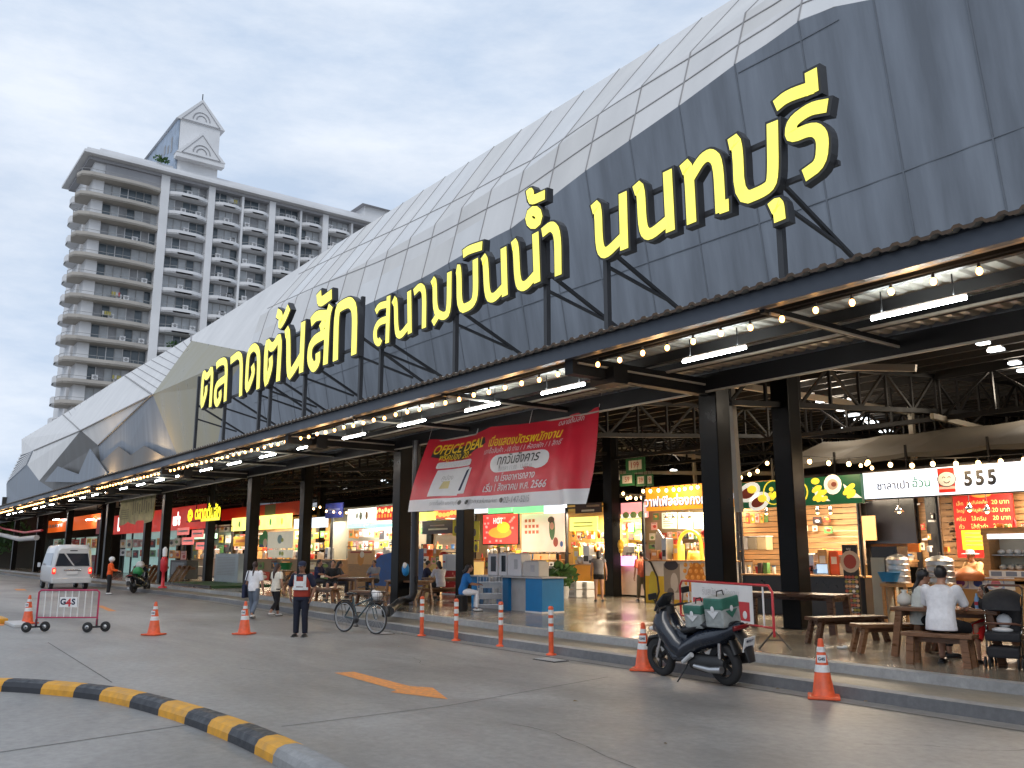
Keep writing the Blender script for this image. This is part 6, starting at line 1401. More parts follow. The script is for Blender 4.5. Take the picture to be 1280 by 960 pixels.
# ================================================================ VEHICLES
RX = Matrix.Rotation(math.radians(90), 3, 'Y')
def wheel(parent, c, r, w, tyre_r, spokes=5, rimm='chrome', thin=False):
    b = MB('rubber'); b.lathe([(r - tyre_r, -w / 2 * .8), (r - tyre_r * .3, -w / 2), (r, -w / 2 * .45), (r, w / 2 * .45), (r - tyre_r * .3, w / 2), (r - tyre_r, w / 2 * .8), (r - tyre_r, -w / 2 * .8)], 28, (0, 0, 0), RX, cap=False); o = b.build('wheel', parent, c)
    b = MB(rimm); rr = r - tyre_r; b.lathe([(rr - .02, -w * .35), (rr, -w * .4), (rr, w * .4), (rr - .02, w * .35), (rr - .02, -w * .35)], 28, (0, 0, 0), RX, cap=False); b.lathe([(0, -w * .4), (.035, -w * .4), (.035, w * .4), (0, w * .4)], 12, (0, 0, 0), RX)
    for k in range(spokes): a = 2 * math.pi * k / spokes; b.bar((0, .02 * math.cos(a), .02 * math.sin(a)), (0, rr * math.cos(a), rr * math.sin(a)), .004 if thin else .03, .004 if thin else .045)
    b.build('rim', o); return o
# silver van seen from behind
M['silver'] = mat('silver_paint', (.6, .61, .62), .35, .1, var=.04, coat=.5)
M['vanglass'] = mat('van_glass', (.03, .035, .045), .06, var=0)
vr = P(84, 738, Z=0); van = thing('van', 'silver high-roof minivan stopped at the kerb with brake lights on', 'van', (vr.x, vr.y + .15, 0), face_rz((-1, .05)))
def vsec(y, w, z0, zb, zt, wr, k=6):
    r_ = []
    prof = [(w * .92, z0), (w, z0 + .12), (w, zb), (wr + .03, zt - .22), (wr - .03, zt - .07), (wr - .16, zt), (0, zt + .02)]
    for x, z in prof: r_.append((x, y, z))
    for x, z in prof[-2::-1]: r_.append((-x, y, z))
    return r_
secs = [vsec(.04, .86, .42, 1.15, 2.1, .7), vsec(0.0, .93, .38, 1.2, 2.2, .77) if False else vsec(.14, .94, .36, 1.2, 2.26, .8), vsec(.6, .95, .34, 1.2, 2.3, .82), vsec(3.3, .95, .34, 1.2, 2.3, .82), vsec(4.0, .94, .34, 1.2, 2.12, .78), vsec(4.55, .92, .36, 1.15, 1.6, .74), vsec(4.95, .88, .38, .95, 1.05, .8), vsec(5.1, .8, .42, .75, .85, .72)]
b = MB('silver'); n = len(secs[0]); vs = [p for s in secs for p in s]; fs = []
for i in range(len(secs) - 1):
    for j in range(n): j2 = (j + 1) % n; fs.append((i * n + j, i * n + j2, (i + 1) * n + j2, (i + 1) * n + j))
b.add(vs, fs, True); b.add(secs[0], [tuple(range(n))[::-1]]); b.add(secs[-1], [tuple(range(n))]); b.build('body', van)
b = MB('vanglass'); b.prism([(-.8, .035, 1.22), (.8, .035, 1.22), (.68, .055, 1.86), (-.68, .055, 1.86)], (0, -.02, 0)); b.build('rear_window', van)
for s in (-1, 1):
    b = MB('vanglass'); b.add([(s * .958, .5, 1.25), (s * .958, 3.6, 1.25), (s * .875, 3.5, 1.88), (s * .875, .5, 1.88)], [(0, 1, 2, 3)]); b.build('side_window', van)
    b = MB(LT(255, 30, 20, 1.2)); b.cbox((s * .85, .03, .98), (.15, .09, .3), bev=.02); b.build('tail_light', van)
    b = MB(LT(255, 90, 60, 7)); b.ell((s * .84, -.02, 1.0), (.06, .03, .09), 10); b.build('brake_lamp', van)
    b = MB('silver'); b.cbox((s * 1.08, 4.2, 1.25), (.14, .1, .24), bev=.03); b.build('mirror', van)
    for y in (.95, 4.1): wheel(van, (s * .82, y, .33), .33, .2, .12)
b = MB('silver'); b.rbox(V((0, -.02, .5)), V((.93, .1, .14)), .05); b.build('bumper', van)
b = MB('white'); b.cbox((0, -.0, .88), (.52, .03, .17)); b.build('number_plate', van); b = MB('chrome'); b.cbox((0, .0, 1.02), (.8, .05, .05), bev=.01); b.build('trim', van); b = MB('black'); b.cbox((0, .05, 2.0), (.35, .04, .05)); b.bar((-.1, .015, 1.24), (.35, .02, 1.5), .02); b.build('wiper', van)
b = MB('lgrey'); b.prism([(-.35, .012, 1.86), (-.1, .008, 1.5), (.1, .005, 1.24), (.02, .005, 1.24), (-.2, .008, 1.52), (-.45, .012, 1.86)], (0, -.004, 0)); b.build('window_reflection', van)  # pale slanting reflection on the rear glass, put in as a light grey strip

# big scooter
M['bike'] = mat('scooter_paint', (.009, .013, .023), .25, var=.15, coat=.4)
M['bikeblk'] = mat('scooter_plastic', (.014, .014, .015), .5, var=.15)
def make_scooter(label, loc, rz):
    t = thing('scooter', label, 'motorbike', loc, rz)
    wheel(t, (0, 0, .29), .29, .13, .1, 5, 'bikeblk'); wheel(t, (0, 1.34, .29), .29, .11, .1, 5, 'bikeblk')
    b = MB('bike'); b.tube([(0, -.42, .86), (0, -.3, .8), (0, -.05, .7), (0, .3, .62), (0, .6, .5), (0, .8, .4)], [.05, .13, .21, .23, .22, .2], 14, sx=.66, ref=(1, 0, 0)); b.build('rear_body', t)
    b = MB('bike'); b.tube([(0, .7, .42), (0, .85, .5), (0, 1.02, .68), (0, 1.12, .86), (0, 1.1, 1.0)], [.2, .23, .25, .24, .16], 14, sx=.74, ref=(1, 0, 0)); b.tube([(0, 1.05, .72), (0, 1.3, .74), (0, 1.42, .68)], [.2, .14, .05], 12, sx=.7, ref=(1, 0, 0)); b.tube([(0, .55, .34), (0, .9, .34), (0, 1.08, .5)], [.17, .18, .15], 12, sx=.5, ref=(1, 0, 0)); b.tube([(0, .62, .6), (0, .8, .62), (0, .98, .74)], [.12, .11, .12], 12, sx=.9, ref=(1, 0, 0)); b.build('front_shield', t)
    b = MB('bikeblk'); b.tube([(0, 1.12, .5), (0, 1.3, .6), (0, 1.5, .56), (0, 1.62, .42)], [.05, .085, .085, .04], 10, sx=.4, ref=(1, 0, 0)); b.build('front_fender', t)
    b = MB('chrome')
    for s in (-1, 1): b.tube([(s * .09, 1.1, .8), (s * .09, 1.34, .29)], .025, 8)
    b.build('fork', t)
    b = MB('bikeblk'); b.tube([(0, -.3, .86), (0, -.05, .85), (0, .22, .84), (0, .3, .9)], [.1, .18, .18, .12], 12, sx=.36, ref=(1, 0, 0)); b.tube([(0, .3, .82), (0, .5, .76), (0, .72, .72)], [.17, .18, .12], 12, sx=.42, ref=(1, 0, 0)); b.build('seat', t)
    b = MB('bikeblk'); b.tube([(-.36, .9, 1.02), (-.2, 1.0, 1.05), (0, 1.04, 1.03), (.2, 1.0, 1.05), (.36, .9, 1.02)], .018, 8); b.tube([(0, 1.05, .95), (0, 1.04, 1.06)], [.1, .08], 10)
    for s in (-1, 1): b.tube([(s * .37, .88, 1.02), (s * .26, .97, 1.04)], .025, 8)
    b.build('handlebar', t)
    for s in (-1, 1): b = MB('bikeblk'); b.tube([(s * .24, 1.0, 1.06), (s * .3, 1.02, 1.2)], .009, 6); b.rbox(V((s * .33, 1.0, 1.24)), V((.075, .02, .045)), .015); b.build('mirror', t)
    b = MB(mat('smoke_screen', (.02, .022, .025), .1, var=0)); b.tube([(0, 1.16, 1.0), (0, 1.1, 1.12), (0, 1.02, 1.22)], [.2, .18, .12], 12, sx=.3, ref=(1, 0, 0)); b.build('windscreen', t)
    b = MB(mat('tail_red', (.16, .01, .012), .25, var=.1)); b.tube([(-.14, -.38, .82), (0, -.44, .83), (.14, -.38, .82)], .035, 8); b.build('tail_light', t)
    b = MB('white'); b.cbox((0, -.5, .6), (.21, .012, .2), T=Matrix.Translation((0, -.5, .6)) @ Matrix.Rotation(.35, 4, 'X') @ Matrix.Translation((0, .5, -.6))); b.use('navy')
    tt = Matrix.Translation((0, -.51, .6)) @ Matrix.Rotation(.35, 4, 'X')
    for k, (tx, zz) in enumerate((('4กช', .05), ('8590', -.045))): b.text(tx, None, h=.05, w=.15, bold=.03, fn=lambda u, v, zz=zz: tt @ V((u, 0, v + zz)))
    b.build('number_plate', t)
    b = MB('bikeblk'); b.tube([(0, -.32, .78), (0, -.48, .56), (0, -.52, .36)], [.1, .1, .07], 10, sx=.2, ref=(1, 0, 0)); b.tube([(0, -.2, .64), (0, -.28, .45)], [.08, .1], 10, sx=.4, ref=(1, 0, 0)); b.build('rear_fender', t)
    b = MB('bikeblk'); b.tube([(-.12, .55, .3), (-.12, .3, .3), (-.12, 0, .3), (-.12, -.1, .3)], [.1, .13, .13, .06], 12, sx=.6, ref=(0, 0, 1)); b.build('engine_case', t)
    b = MB('metal'); b.tube([(-.2, .42, .27), (-.2, .1, .24), (-.2, -.12, .26)], [.03, .045, .05], 10); b.build('cover_plate', t)
    b = MB('bikeblk'); b.tube([(.16, .4, .28), (.17, .1, .3), (.18, -.3, .38)], [.04, .07, .08], 12); b.build('muffler', t)
    b = MB('chrome'); b.tube([(-.12, -.06, .62), (-.12, -.02, .34)], .03, 8); b.tube([(.12, -.06, .62), (.12, -.02, .34)], .03, 8); b.build('shock_absorber', t)
    b = MB('bikeblk'); b.tube([(-.12, .62, .28), (-.3, .72, .02)], .012, 6); b.bar((-.33, .68, .015), (-.27, .78, .015), .03, .015); b.build('side_stand', t)
    b = MB('lgrey'); b.tube([(-.19, .66, .3), (-.2, .45, .42)], [.03, .04], 8); b.build('foot_peg', t)
    b = MB('white'); b.ell((-.1, 1.36, .72), (.04, .06, .03), 8); b.ell((.1, 1.36, .72), (.04, .06, .03), 8); b.build('headlight', t)
    return t
ra, fa = P(910, 857, Z=0), P(835, 845.5, Z=0); bd = (fa - ra).normalized(); sc_rz = face_rz(bd)
SCO = make_scooter('large dark blue-black scooter parked at the kerb with delivery bags', (ra.x, ra.y, .004), sc_rz); SCO.rotation_euler = (0, math.radians(-7), sc_rz); SCO.scale = (1.08, .95, 1.02)
fr = Matrix.Rotation(sc_rz, 4, 'Z'); at = lambda x, y, z: V((ra.x, ra.y, 0)) + fr @ V((x, y, z))
M['bagg'] = mat('bag_green', (.035, .14, .1), .5, var=.2, scale=8); M['bags'] = mat('bag_silver', (.3, .32, .31), .45, var=.25, scale=10)
def bag(name, label, c, w, d, h, tilt):
    b = MB('bags'); tw = 1.0
    b.rbox(V((0, 0, h / 2)), V((w / 2, d / 2, h / 2)), .03); b.use('bagg').rbox(V((0, 0, h * .78)), V((w / 2 + .004, d / 2 + .004, h * .21)), .03)
    b.prism([(-w * .32, -d / 2 - .006, h * .56), (w * .32, -d / 2 - .006, h * .56), (0, -d / 2 - .006, h * .3)], (0, -.004, 0)); b.use('white').ell((0, -d / 2 - .012, h * .6), (.035, .003, .045), 10)
    b.prism([(-w / 2 - .006, d * .32, h * .56), (-w / 2 - .006, -d * .32, h * .56), (-w / 2 - .006, 0, h * .3)], (-.004, 0, 0)); b.ell((-w / 2 - .012, 0, h * .62), (.003, .035, .045), 10)
    b.use('bikeblk').tube([(-w * .2, 0, h), (-w * .15, 0, h + .07), (w * .15, 0, h + .07), (w * .2, 0, h)], .01, 6)
    o = b.build(name, None, c); o.rotation_euler = (0, tilt, sc_rz); tag(o, label, 'delivery bag')
bag('delivery_bag', 'tall green and silver delivery bag on the scooter tail', at(-.12, -.08, .84), .38, .34, .42, math.radians(-8))
bag('delivery_bag', 'lower green and silver delivery bag on the scooter seat', at(-.11, .35, .8), .34, .34, .34, math.radians(-8))
ra2, fa2 = P(158, 742, Z=0), P(147, 737, Z=0)
S2 = dup(SCO, (ra2.x - .3, ra2.y + .4, .004), face_rz((-.75, .65)), 'small dark motorbike beside the rider in orange'); S2.scale = (1, 1, 1)
q = P(151, 714, Y=ra2.y + .9); b = MB('green'); b.ell((0, 0, 0), (.3, .25, .24), 12); b.use('lgrey').ell((-.1, .1, .3), (.26, .2, .2), 10); tag(b.build('shopping_bag', None, (ra2.x - .6, ra2.y + .6, 1.0)), 'full green shopping bag hung on the small motorbike', 'bag')

# bicycle
ra, fa = P(430, 790, Z=0), P(468, 793, Z=0); bd = (fa - ra).normalized()
bk = thing('bicycle', 'dark city bicycle with front basket parked at the kerb by the drain pipe', 'bicycle', (ra.x, ra.y, .004), face_rz(bd)); bk.scale = (1.04,) * 3
wheel(bk, (0, 0, .34), .34, .04, .03, 14, 'grey', True); wheel(bk, (0, 1.05, .34), .34, .04, .03, 14, 'grey', True)
M['bikeframe'] = mat('bicycle_teal', (.03, .06, .075), .3, var=.1)
b = MB('bikeframe')
for a, c in (((0, 0, .34), (0, .42, .3)), ((0, 0, .34), (0, .3, .72)), ((0, .42, .3), (0, .26, .8)), ((0, .42, .3), (0, .9, .74)), ((0, .33, .6), (0, .89, .78)), ((0, .87, .88), (0, .95, .62))): b.tube([a, c], .018, 8)
for s in (-.05, .05): b.tube([(s, .95, .62), (s, 1.05, .34)], .012, 6)
b.build('frame', bk)
b = MB('black'); b.tube([(0, .12, .86), (0, .25, .88), (0, .4, .86)], [.09, .08, .03], 10, sx=.35, ref=(1, 0, 0)); b.build('saddle', bk)
b = MB('black'); b.tube([(-.27, .72, 1.02), (-.2, .85, 1.04), (0, .87, .98), (.2, .85, 1.04), (.27, .72, 1.02)], .014, 8); b.bar((0, .87, .88), (0, .87, 1.0), .025); b.build('handlebar', bk)
b = MB('black')
for zz in (.72, .82, .92): b.tube([(-.16, .98, zz), (.16, .98, zz), (.17, 1.24, zz), (-.17, 1.24, zz)], .007, 5, True)
for k in range(7):
    u = -.16 + k * .053; b.bar((u, .98, .7), (u, .98, .93), .006); b.bar((u, 1.24, .7), (u, 1.24, .93), .006)
b.box((-.15, .99, .69), (.15, 1.23, .7)); b.build('basket', bk)
b = MB('white'); b.ell((0, 1.11, .88), (.14, .11, .12), 10); b.ell((.05, 1.05, .95), (.08, .06, .07), 8); o = b.build('shopping_bag', None, V((ra.x, ra.y, .0))); o.rotation_euler.z = face_rz(bd); tag(o, 'white bag lying in the bicycle basket', 'bag')
b = MB('black'); b.lathe([(.0, -.01), (.09, -.01), (.09, .01), (0, .01)], 16, (.03, .42, .3), RX); b.bar((.05, .42, .3), (.05, .5, .16), .015); b.bar((-.05, .42, .3), (-.05, .34, .44), .015); b.cbox((.1, .5, .16), (.09, .08, .02)); b.cbox((-.1, .34, .44), (.09, .08, .02)); b.build('pedals', bk)
b = MB('black'); b.bar((0, .22, .72), (0, -.2, .72), .08, .015); b.bar((.05, 0, .36), (.05, -.1, .72), .01); b.bar((-.05, 0, .36), (-.05, -.1, .72), .01); b.build('rack', bk)
b = MB('black'); pts = [(0, .0 + .37 * math.cos(a), .34 + .37 * math.sin(a)) for a in [math.pi * k / 10 for k in range(1, 10)]]; b.tube(pts, .02, 6); pts = [(0, 1.05 + .37 * math.cos(a), .34 + .37 * math.sin(a)) for a in [math.pi * k / 10 for k in range(1, 8)]]; b.tube(pts, .018, 6); b.build('mudguard', bk)

# ---- far end: awning rim, shrubs and a tree
b = MB('lgrey'); q = [P(-30, 655, Y=13.5), P(0, 668, Y=12.5), P(25, 674, Y=12.2), P(46, 672, Y=12.0)]; b.tube(q, .2, 8); b.use('red').tube([p + V((0, .3, .55)) for p in q], .1, 6); tag(b.build('round_awning'), 'pale curved awning rim at the far end of the market', 'awning')
for i, (x, y, r, h) in enumerate(((6, 712, 1.6, 4.2), (-22, 714, 2.4, 6.5), (16, 713, .9, 1.6))):
    p = P(x, y, Z=0); t = thing('shrub' if i != 1 else 'tree', ('green shrub standing beside the far store door', 'dark green tree at the far end of the road', 'low yellowish shrub at the far kerb')[i], 'shrub' if i != 1 else 'tree', (p.x, p.y, 0))
    b = MB('leaf' if i != 2 else mat('leaf_yellow', (.22, .2, .06), .6, var=.4, scale=8)); rr = random.Random(20 + i)
    for k in range(6): leafball(b, (rr.gauss(0, r * .4), rr.gauss(0, r * .4), h * .62 + rr.gauss(0, h * .13)), (r * .62, r * .62, h * .26), 90, .3, rr)
    b.build('crown', t); b = MB('wood'); b.tube([(0, 0, 0), (.1, 0, h * .35), (0, .1, h * .65)], [.16, .12, .06], 8)
    for k in range(4): b.tube([(.1, 0, h * .35), (rr.gauss(0, r * .4), rr.gauss(0, r * .4), h * .7)], [.06, .03], 6)
    b.build('trunk', t)
# low far buildings beyond the market end
b = MB('cgrey'); p = P(-10, 700, Z=0)
b.box((p.x - 30, 12, 0), (p.x - 12, 40, 7.5)); b.use('sheet').box((p.x - 31, 11.5, 7.5), (p.x - 11.5, 40, 8.2)); b.use(LT(255, 210, 140, .8)).box((p.x - 12.0, 13, 5), (p.x - 11.95, 30, 6.2)); tag(b.build('far_building'), 'low grey building with warm lit band beyond the market end', 'building')

M['crack'] = mat('crack', (.09, .085, .08), .95, var=.3, scale=20); M['stain'] = mat('oil_stain', (.13, .125, .12), .45, var=.25, scale=4); M['patch'] = mat('patch_concrete', (.2, .195, .19), .6, var=.2, scale=3)
rs = random.Random(5); b = MB('crack')
for x, y, L_, a in ((640, 905, 3.2, .4), (300, 835, 3.0, .2), (1080, 930, 2.5, .9), (470, 815, 2.4, -.1)):
    p = P(x, y, Z=.005); 
    for k in range(14):
        a += rs.gauss(0, .16); q = p + V((math.cos(a), math.sin(a), 0)) * L_ / 14; n_ = V((-math.sin(a), math.cos(a), 0)) * rs.uniform(.002, .006); b.add([p - n_, q - n_, q + n_, p + n_], [(0, 1, 2, 3)]); p = q
struct(b.build('road_cracks'))
for k, x in enumerate((-4.0, -12.5, -19.0)):
    b = MB('steel'); y = kl(x) - .62; b.box((x - .3, y - .17, .002), (x + .3, y + .17, .01)); b.use('lgrey')
    for j in range(9): b.box((x - .27 + j * .062, y - .14, .0105), (x - .24 + j * .062, y + .14, .018))
    tag(b.build('drain_grate'), ('grey drain grate in the road gutter nearest the camera', 'grey drain grate in the gutter between scooter and bollards', 'grey drain grate in the gutter near the bicycle')[k], 'drain')
for k in range(26):
    x = rs.uniform(-24, -2); y = kl(x) - rs.uniform(.03, .5) if k % 3 else rs.uniform(5, 10); w = rs.uniform(.02, .06); b = MB(rs.choice([K(150, 120, 70), K(200, 195, 185), K(120, 100, 60)])); b.add([V((0, 0, .006)), V((w, .01, .02)), V((w * 1.2, w * .7, .008)), V((.01, w * .6, .016))], [(0, 1, 2, 3)]); tag(b.build('paper_scrap', None, (x, y, .006), rs.uniform(0, 6)), 'tiny scrap of dry leaf or paper lying on the road', 'scrap', 'scraps on the road')
# ================================================================ PEOPLE
def remeshed(mb, voxel, it=2):
    me = bpy.data.meshes.new('tmp'); me.from_pydata([tuple(v) for v in mb.v], [], mb.f)
    bm = bmesh.new(); bm.from_mesh(me); bmesh.ops.remove_doubles(bm, verts=bm.verts[:], dist=1e-5); bmesh.ops.recalc_face_normals(bm, faces=bm.faces[:]); bm.to_mesh(me); bm.free()
    o = bpy.data.objects.new('tmp', me); COL.objects.link(o)
    r = o.modifiers.new('r', 'REMESH'); r.mode = 'VOXEL'; r.voxel_size = voxel
    s = o.modifiers.new('s', 'SMOOTH'); s.factor = .5; s.iterations = it
    dg = bpy.context.evaluated_depsgraph_get(); dg.update()
    m2 = bpy.data.meshes.new_from_object(o.evaluated_get(dg))
    vs = [v.co.copy() for v in m2.vertices]; fs = [tuple(p.vertices) for p in m2.polygons]
    bpy.data.objects.remove(o); bpy.data.meshes.remove(me); bpy.data.meshes.remove(m2)
    return vs, fs
def person(label, loc, face, H=1.65, pose='stand', top=None, bottom=None, sleeve=.45, leg=1.0, skin='skin', hair='short', haircol='hair', shoe='black', lean=.03, arms=None, legs=None, seat=.45, width=1.0, head_dir=(0, 0), shirt_len=.1, vox=.017, flare=0, extras=None, group=None, parts=True):
    t = thing('person', label, 'person', loc, face_rz(face), group); s = H / 1.7
    S = lambda p: V(p) * s
    if pose == 'sit': pz = seat / s + .1
    else: pz = .90
    pel = V((0, 0, pz)); up = lambda h, k: V((0, lean * k, pz + h))
    waist, chest, upc, neck, head = up(.2, .35), up(.36, .7), up(.47, .9), up(.55, 1.05), V((head_dir[0], lean * 1.25 + .02 + head_dir[1], pz + .675))
    W = .185 * width
    sh = [V((-W, upc.y, upc.z)), V((W, upc.y, upc.z))]
    if arms is None: arms = [((-.25, .0, -.29), (-.26, .08, -.54)), ((.25, .0, -.29), (.26, .08, -.54))]
    el = [V((a[0][0], upc.y + a[0][1], upc.z + a[0][2])) for a in arms]; wr = [V((a[1][0], upc.y + a[1][1], upc.z + a[1][2])) for a in arms]
    hip = [pel + V((-.09 * width, 0, 0)), pel + V((.09 * width, 0, 0))]
    if legs is None:
        if pose == 'stand': legs = [((-.1, .02, .49), (-.11, -.01, .08)), ((.1, .02, .49), (.11, -.01, .08))]
        elif pose == 'walk': legs = [((-.09, .12, .5), (-.09, .2, .09)), ((.09, .02, .49), (.09, -.26, .15))]
        else: legs = [((-.13, .42, pz - .02), (-.13, .4, .08)), ((.13, .42, pz - .02), (.13, .4, .08))]
    kn = [V(l[0]) for l in legs]; an = [V(l[1]) for l in legs]
    body = MB('skin'); R = lambda *a: [x * s for x in a]; ref = (1, 0, 0)
    body.tube([S(pel - V((0, 0, .07))), S(pel), S(waist), S(chest), S(upc), S(neck)], R(.1, .155 * width, .135 * width, .165 * width, .15 * width, .062), 14, sx=.64, ref=ref)
    body.tube([S(upc), S(neck), S(head - V((0, .0, .05)))], R(.07, .056, .055), 10)
    body.ell(S(head + V((0, -.008, .02))), R(.075, .095, .1), 14); body.ell(S(head + V((0, .022, -.055))), R(.056, .066, .06), 12); body.ell(S(head + V((0, .102, -.012))), R(.014, .022, .022), 8)
    for k in (0, 1):
        sgx = -1 if k == 0 else 1; body.ell(S(head + V((sgx * .076, -.005, -.01))), R(.012, .022, .032), 8)
        body.ell(S(sh[k]), R(.062, .06, .062), 10); body.tube([S(sh[k]), S(sh[k].lerp(el[k], .5)), S(el[k]), S(el[k].lerp(wr[k], .4)), S(wr[k])], R(.056, .05, .04, .041, .028), 10)
        body.tube([S(hip[k]), S(hip[k].lerp(kn[k], .5)), S(kn[k]), S(kn[k].lerp(an[k], .35)), S(an[k])], R(.095, .078, .056, .058, .037), 12)
        body.ell(S(an[k] + V((sgx * .01, .06, -.045))), R(.045, .115, .033), 10)
    vs, fs = remeshed(body, vox * s)
    b = MB(skin); b.add(vs, fs, True)
    for k in (0, 1):                                                    # hands: palm, four unequal curled fingers, thumb
        d = (wr[k] - el[k]).normalized(); sd = V((0, 1, 0)) if abs(d.z) > .6 else V((1, 0, 0)) * (1 if k == 0 else -1); sd = (sd - d * sd.dot(d)).normalized(); nrm = d.cross(sd)
        if nrm.x * (1 if k else -1) > 0: nrm = -nrm
        b.tube([S(wr[k] - d * .03), S(wr[k] + d * .03), S(wr[k] + d * .085)], R(.027, .04, .038), 8, sx=.45, ref=sd)
        for i, ln in enumerate((.065, .075, .07, .055)):
            o_ = wr[k] + d * .08 + sd * (.026 - .0175 * i); m1 = o_ + d * ln * .55 + nrm * .008; m2 = m1 + d * ln * .4 + nrm * .022
            b.tube([S(o_), S(m1), S(m2)], R(.0085, .008, .006), 5)
        o_ = wr[k] + d * .03 + sd * .032; b.tube([S(o_), S(o_ + d * .03 + sd * .022), S(o_ + d * .06 + sd * .02 + nrm * .012)], R(.011, .01, .007), 5)
    for sgx in (-1, 1):
        b.use('white').ell(S(head + V((sgx * .032, .084, .012))), R(.013, .008, .008), 8); b.use('black').ell(S(head + V((sgx * .032, .0905, .012))), R(.007, .004, .007), 8); b.bar(S(head + V((sgx * .018, .093, .032))), S(head + V((sgx * .046, .082, .034))), .006 * s, .006 * s)
    b.use(mat('lips', (.3, .1, .08), .5, var=0)).ell(S(head + V((0, .088, -.056))), R(.022, .006, .006), 8)
    b.build('body', t)
    if top:
        c = MB(); g_ = .02
        c.tube([S(pel + V((0, 0, -shirt_len + .02))), S(pel + V((0, 0, .06))), S(waist), S(chest), S(upc + V((0, 0, .0))), S(neck - V((0, 0, .015)))], R(.178 * width + flare, .175 * width + g_ * .5, .16 * width + g_ * .5, .175 * width + g_, .16 * width + g_, .072), 14, sx=.68, ref=ref)
        for k in (0, 1):
            if sleeve <= 0: continue
            c.ell(S(sh[k]), R(.076, .074, .074), 10); e_ = sh[k].lerp(el[k], min(1, sleeve * 2)); pts = [sh[k], sh[k].lerp(e_, .5), e_]; rad = [.076, .072, .068]
            if sleeve > .5: pts.append(el[k].lerp(wr[k], min(1, sleeve * 2 - 1))); rad = [.076, .066, .058, .048]
            c.tube([S(p) for p in pts], R(*rad), 12)
        vs, fs = remeshed(c, vox * s, 1); b = MB(top); b.add(vs, fs, True); b.build('shirt', t)
    if bottom:
        c = MB(); c.tube([S(pel + V((0, 0, -.09))), S(pel), S(pel + V((0, 0, .1)))], R(.15 * width, .172 * width, .155 * width), 14, sx=.7, ref=ref)
        for k in (0, 1):
            f = leg * 2; a1 = hip[k].lerp(kn[k], min(1, f)); pts = [hip[k], hip[k].lerp(a1, .5), a1]; rad = [.105, .098, .088 if f <= 1 else .076]
            if f > 1: e_ = kn[k].lerp(an[k], min(1, f - 1)); pts += [a1.lerp(e_, .5), e_]; rad += [.072, .066]
            c.tube([S(p) for p in pts], R(*rad), 12)
        vs, fs = remeshed(c, vox * s, 1); b = MB(bottom); b.add(vs, fs, True); b.build('trousers' if leg > .6 else 'shorts', t)
    if shoe:
        for k in (0, 1):
            b = MB(shoe); c_ = S(an[k] + V(((-.01 if k == 0 else .01), .055, -.045))); b.ell(c_, R(.052, .135, .04), 12); b.use('black').cbox(c_ - V((0, 0, .026 * s)), (.092 * s, .25 * s, .022 * s), bev=.01 * s); b.build('shoe', t)
    if hair:
        c = MB(); hc = head + V((0, -.024, .034)); c.ell(S(hc), R(.087, .1, .1), 14)
        if hair in ('long', 'pony', 'bob'):
            c.tube([S(head + V((0, -.06, .04))), S(head + V((0, -.09, -.06))), S(upc + V((0, -.115, .02 if hair != 'bob' else .08))), S(upc + V((0, -.13, -.16 if hair == 'long' else -.1)))][:3 if hair == 'bob' else 4], R(.075, .07, .06, .03)[:3 if hair == 'bob' else 4] if hair != 'pony' else R(.06, .035, .03, .015), 10)
        vs, fs = remeshed(c, .012 * s, 1); b = MB(haircol); b.add(vs, fs, True); b.build('hair', t)
    if extras: extras(t, s, dict(pel=pel, chest=chest, upc=upc, neck=neck, head=head, wr=wr, el=el, sh=sh), S, R)
    return t
def C(r, g_, b_): return mat('cloth_%d_%d_%d' % (r, g_, b_), c8(r, g_, b_), .85, var=.1, scale=14, bump=.3)
AW, TO = (FH.x, FH.y), (-FH.x, -FH.y)
def mixd(a, r): return (FH.x * a + RIGHT.x * r, FH.y * a + RIGHT.y * r)
def g(x, y, z=0): p = P(x, y, Z=z); return (p.x, p.y, z + .004)
# two women walking away
def tote(t, s, j, S, R):
    b = MB('navy'); b.rbox(S(V((-.27, .02, .82))), V((.05, .16, .2)) * s, .03); b.build('tote_bag', t); b = MB('navy'); b.tube([S(V((-.26, -.08, 1.0))), S(j['sh'][0] + V((.02, -.08, .06))), S(j['sh'][0] + V((.02, .03, .08))), S(V((-.26, .1, 1.0)))], .014 * s, 6); b.build('strap', t)
person('woman with ponytail in white t-shirt with navy tote bag walking away', g(315, 774), mixd(1, .15), 1.62, 'walk', C(225, 225, 228), C(95, 105, 120), .42, .95, hair='pony', haircol=mat('brown_hair', (.035, .015, .012), .5, var=.3), shoe='white', extras=tote)
person('woman with dark hair in cream top and black trousers walking away', g(343, 771), mixd(1, .75), 1.56, 'walk', C(222, 215, 200), C(22, 20, 24), .3, .88, hair='long', haircol=mat('brown_hair', (.035, .015, .012), .5), shoe='white', flare=.02, shirt_len=.12)
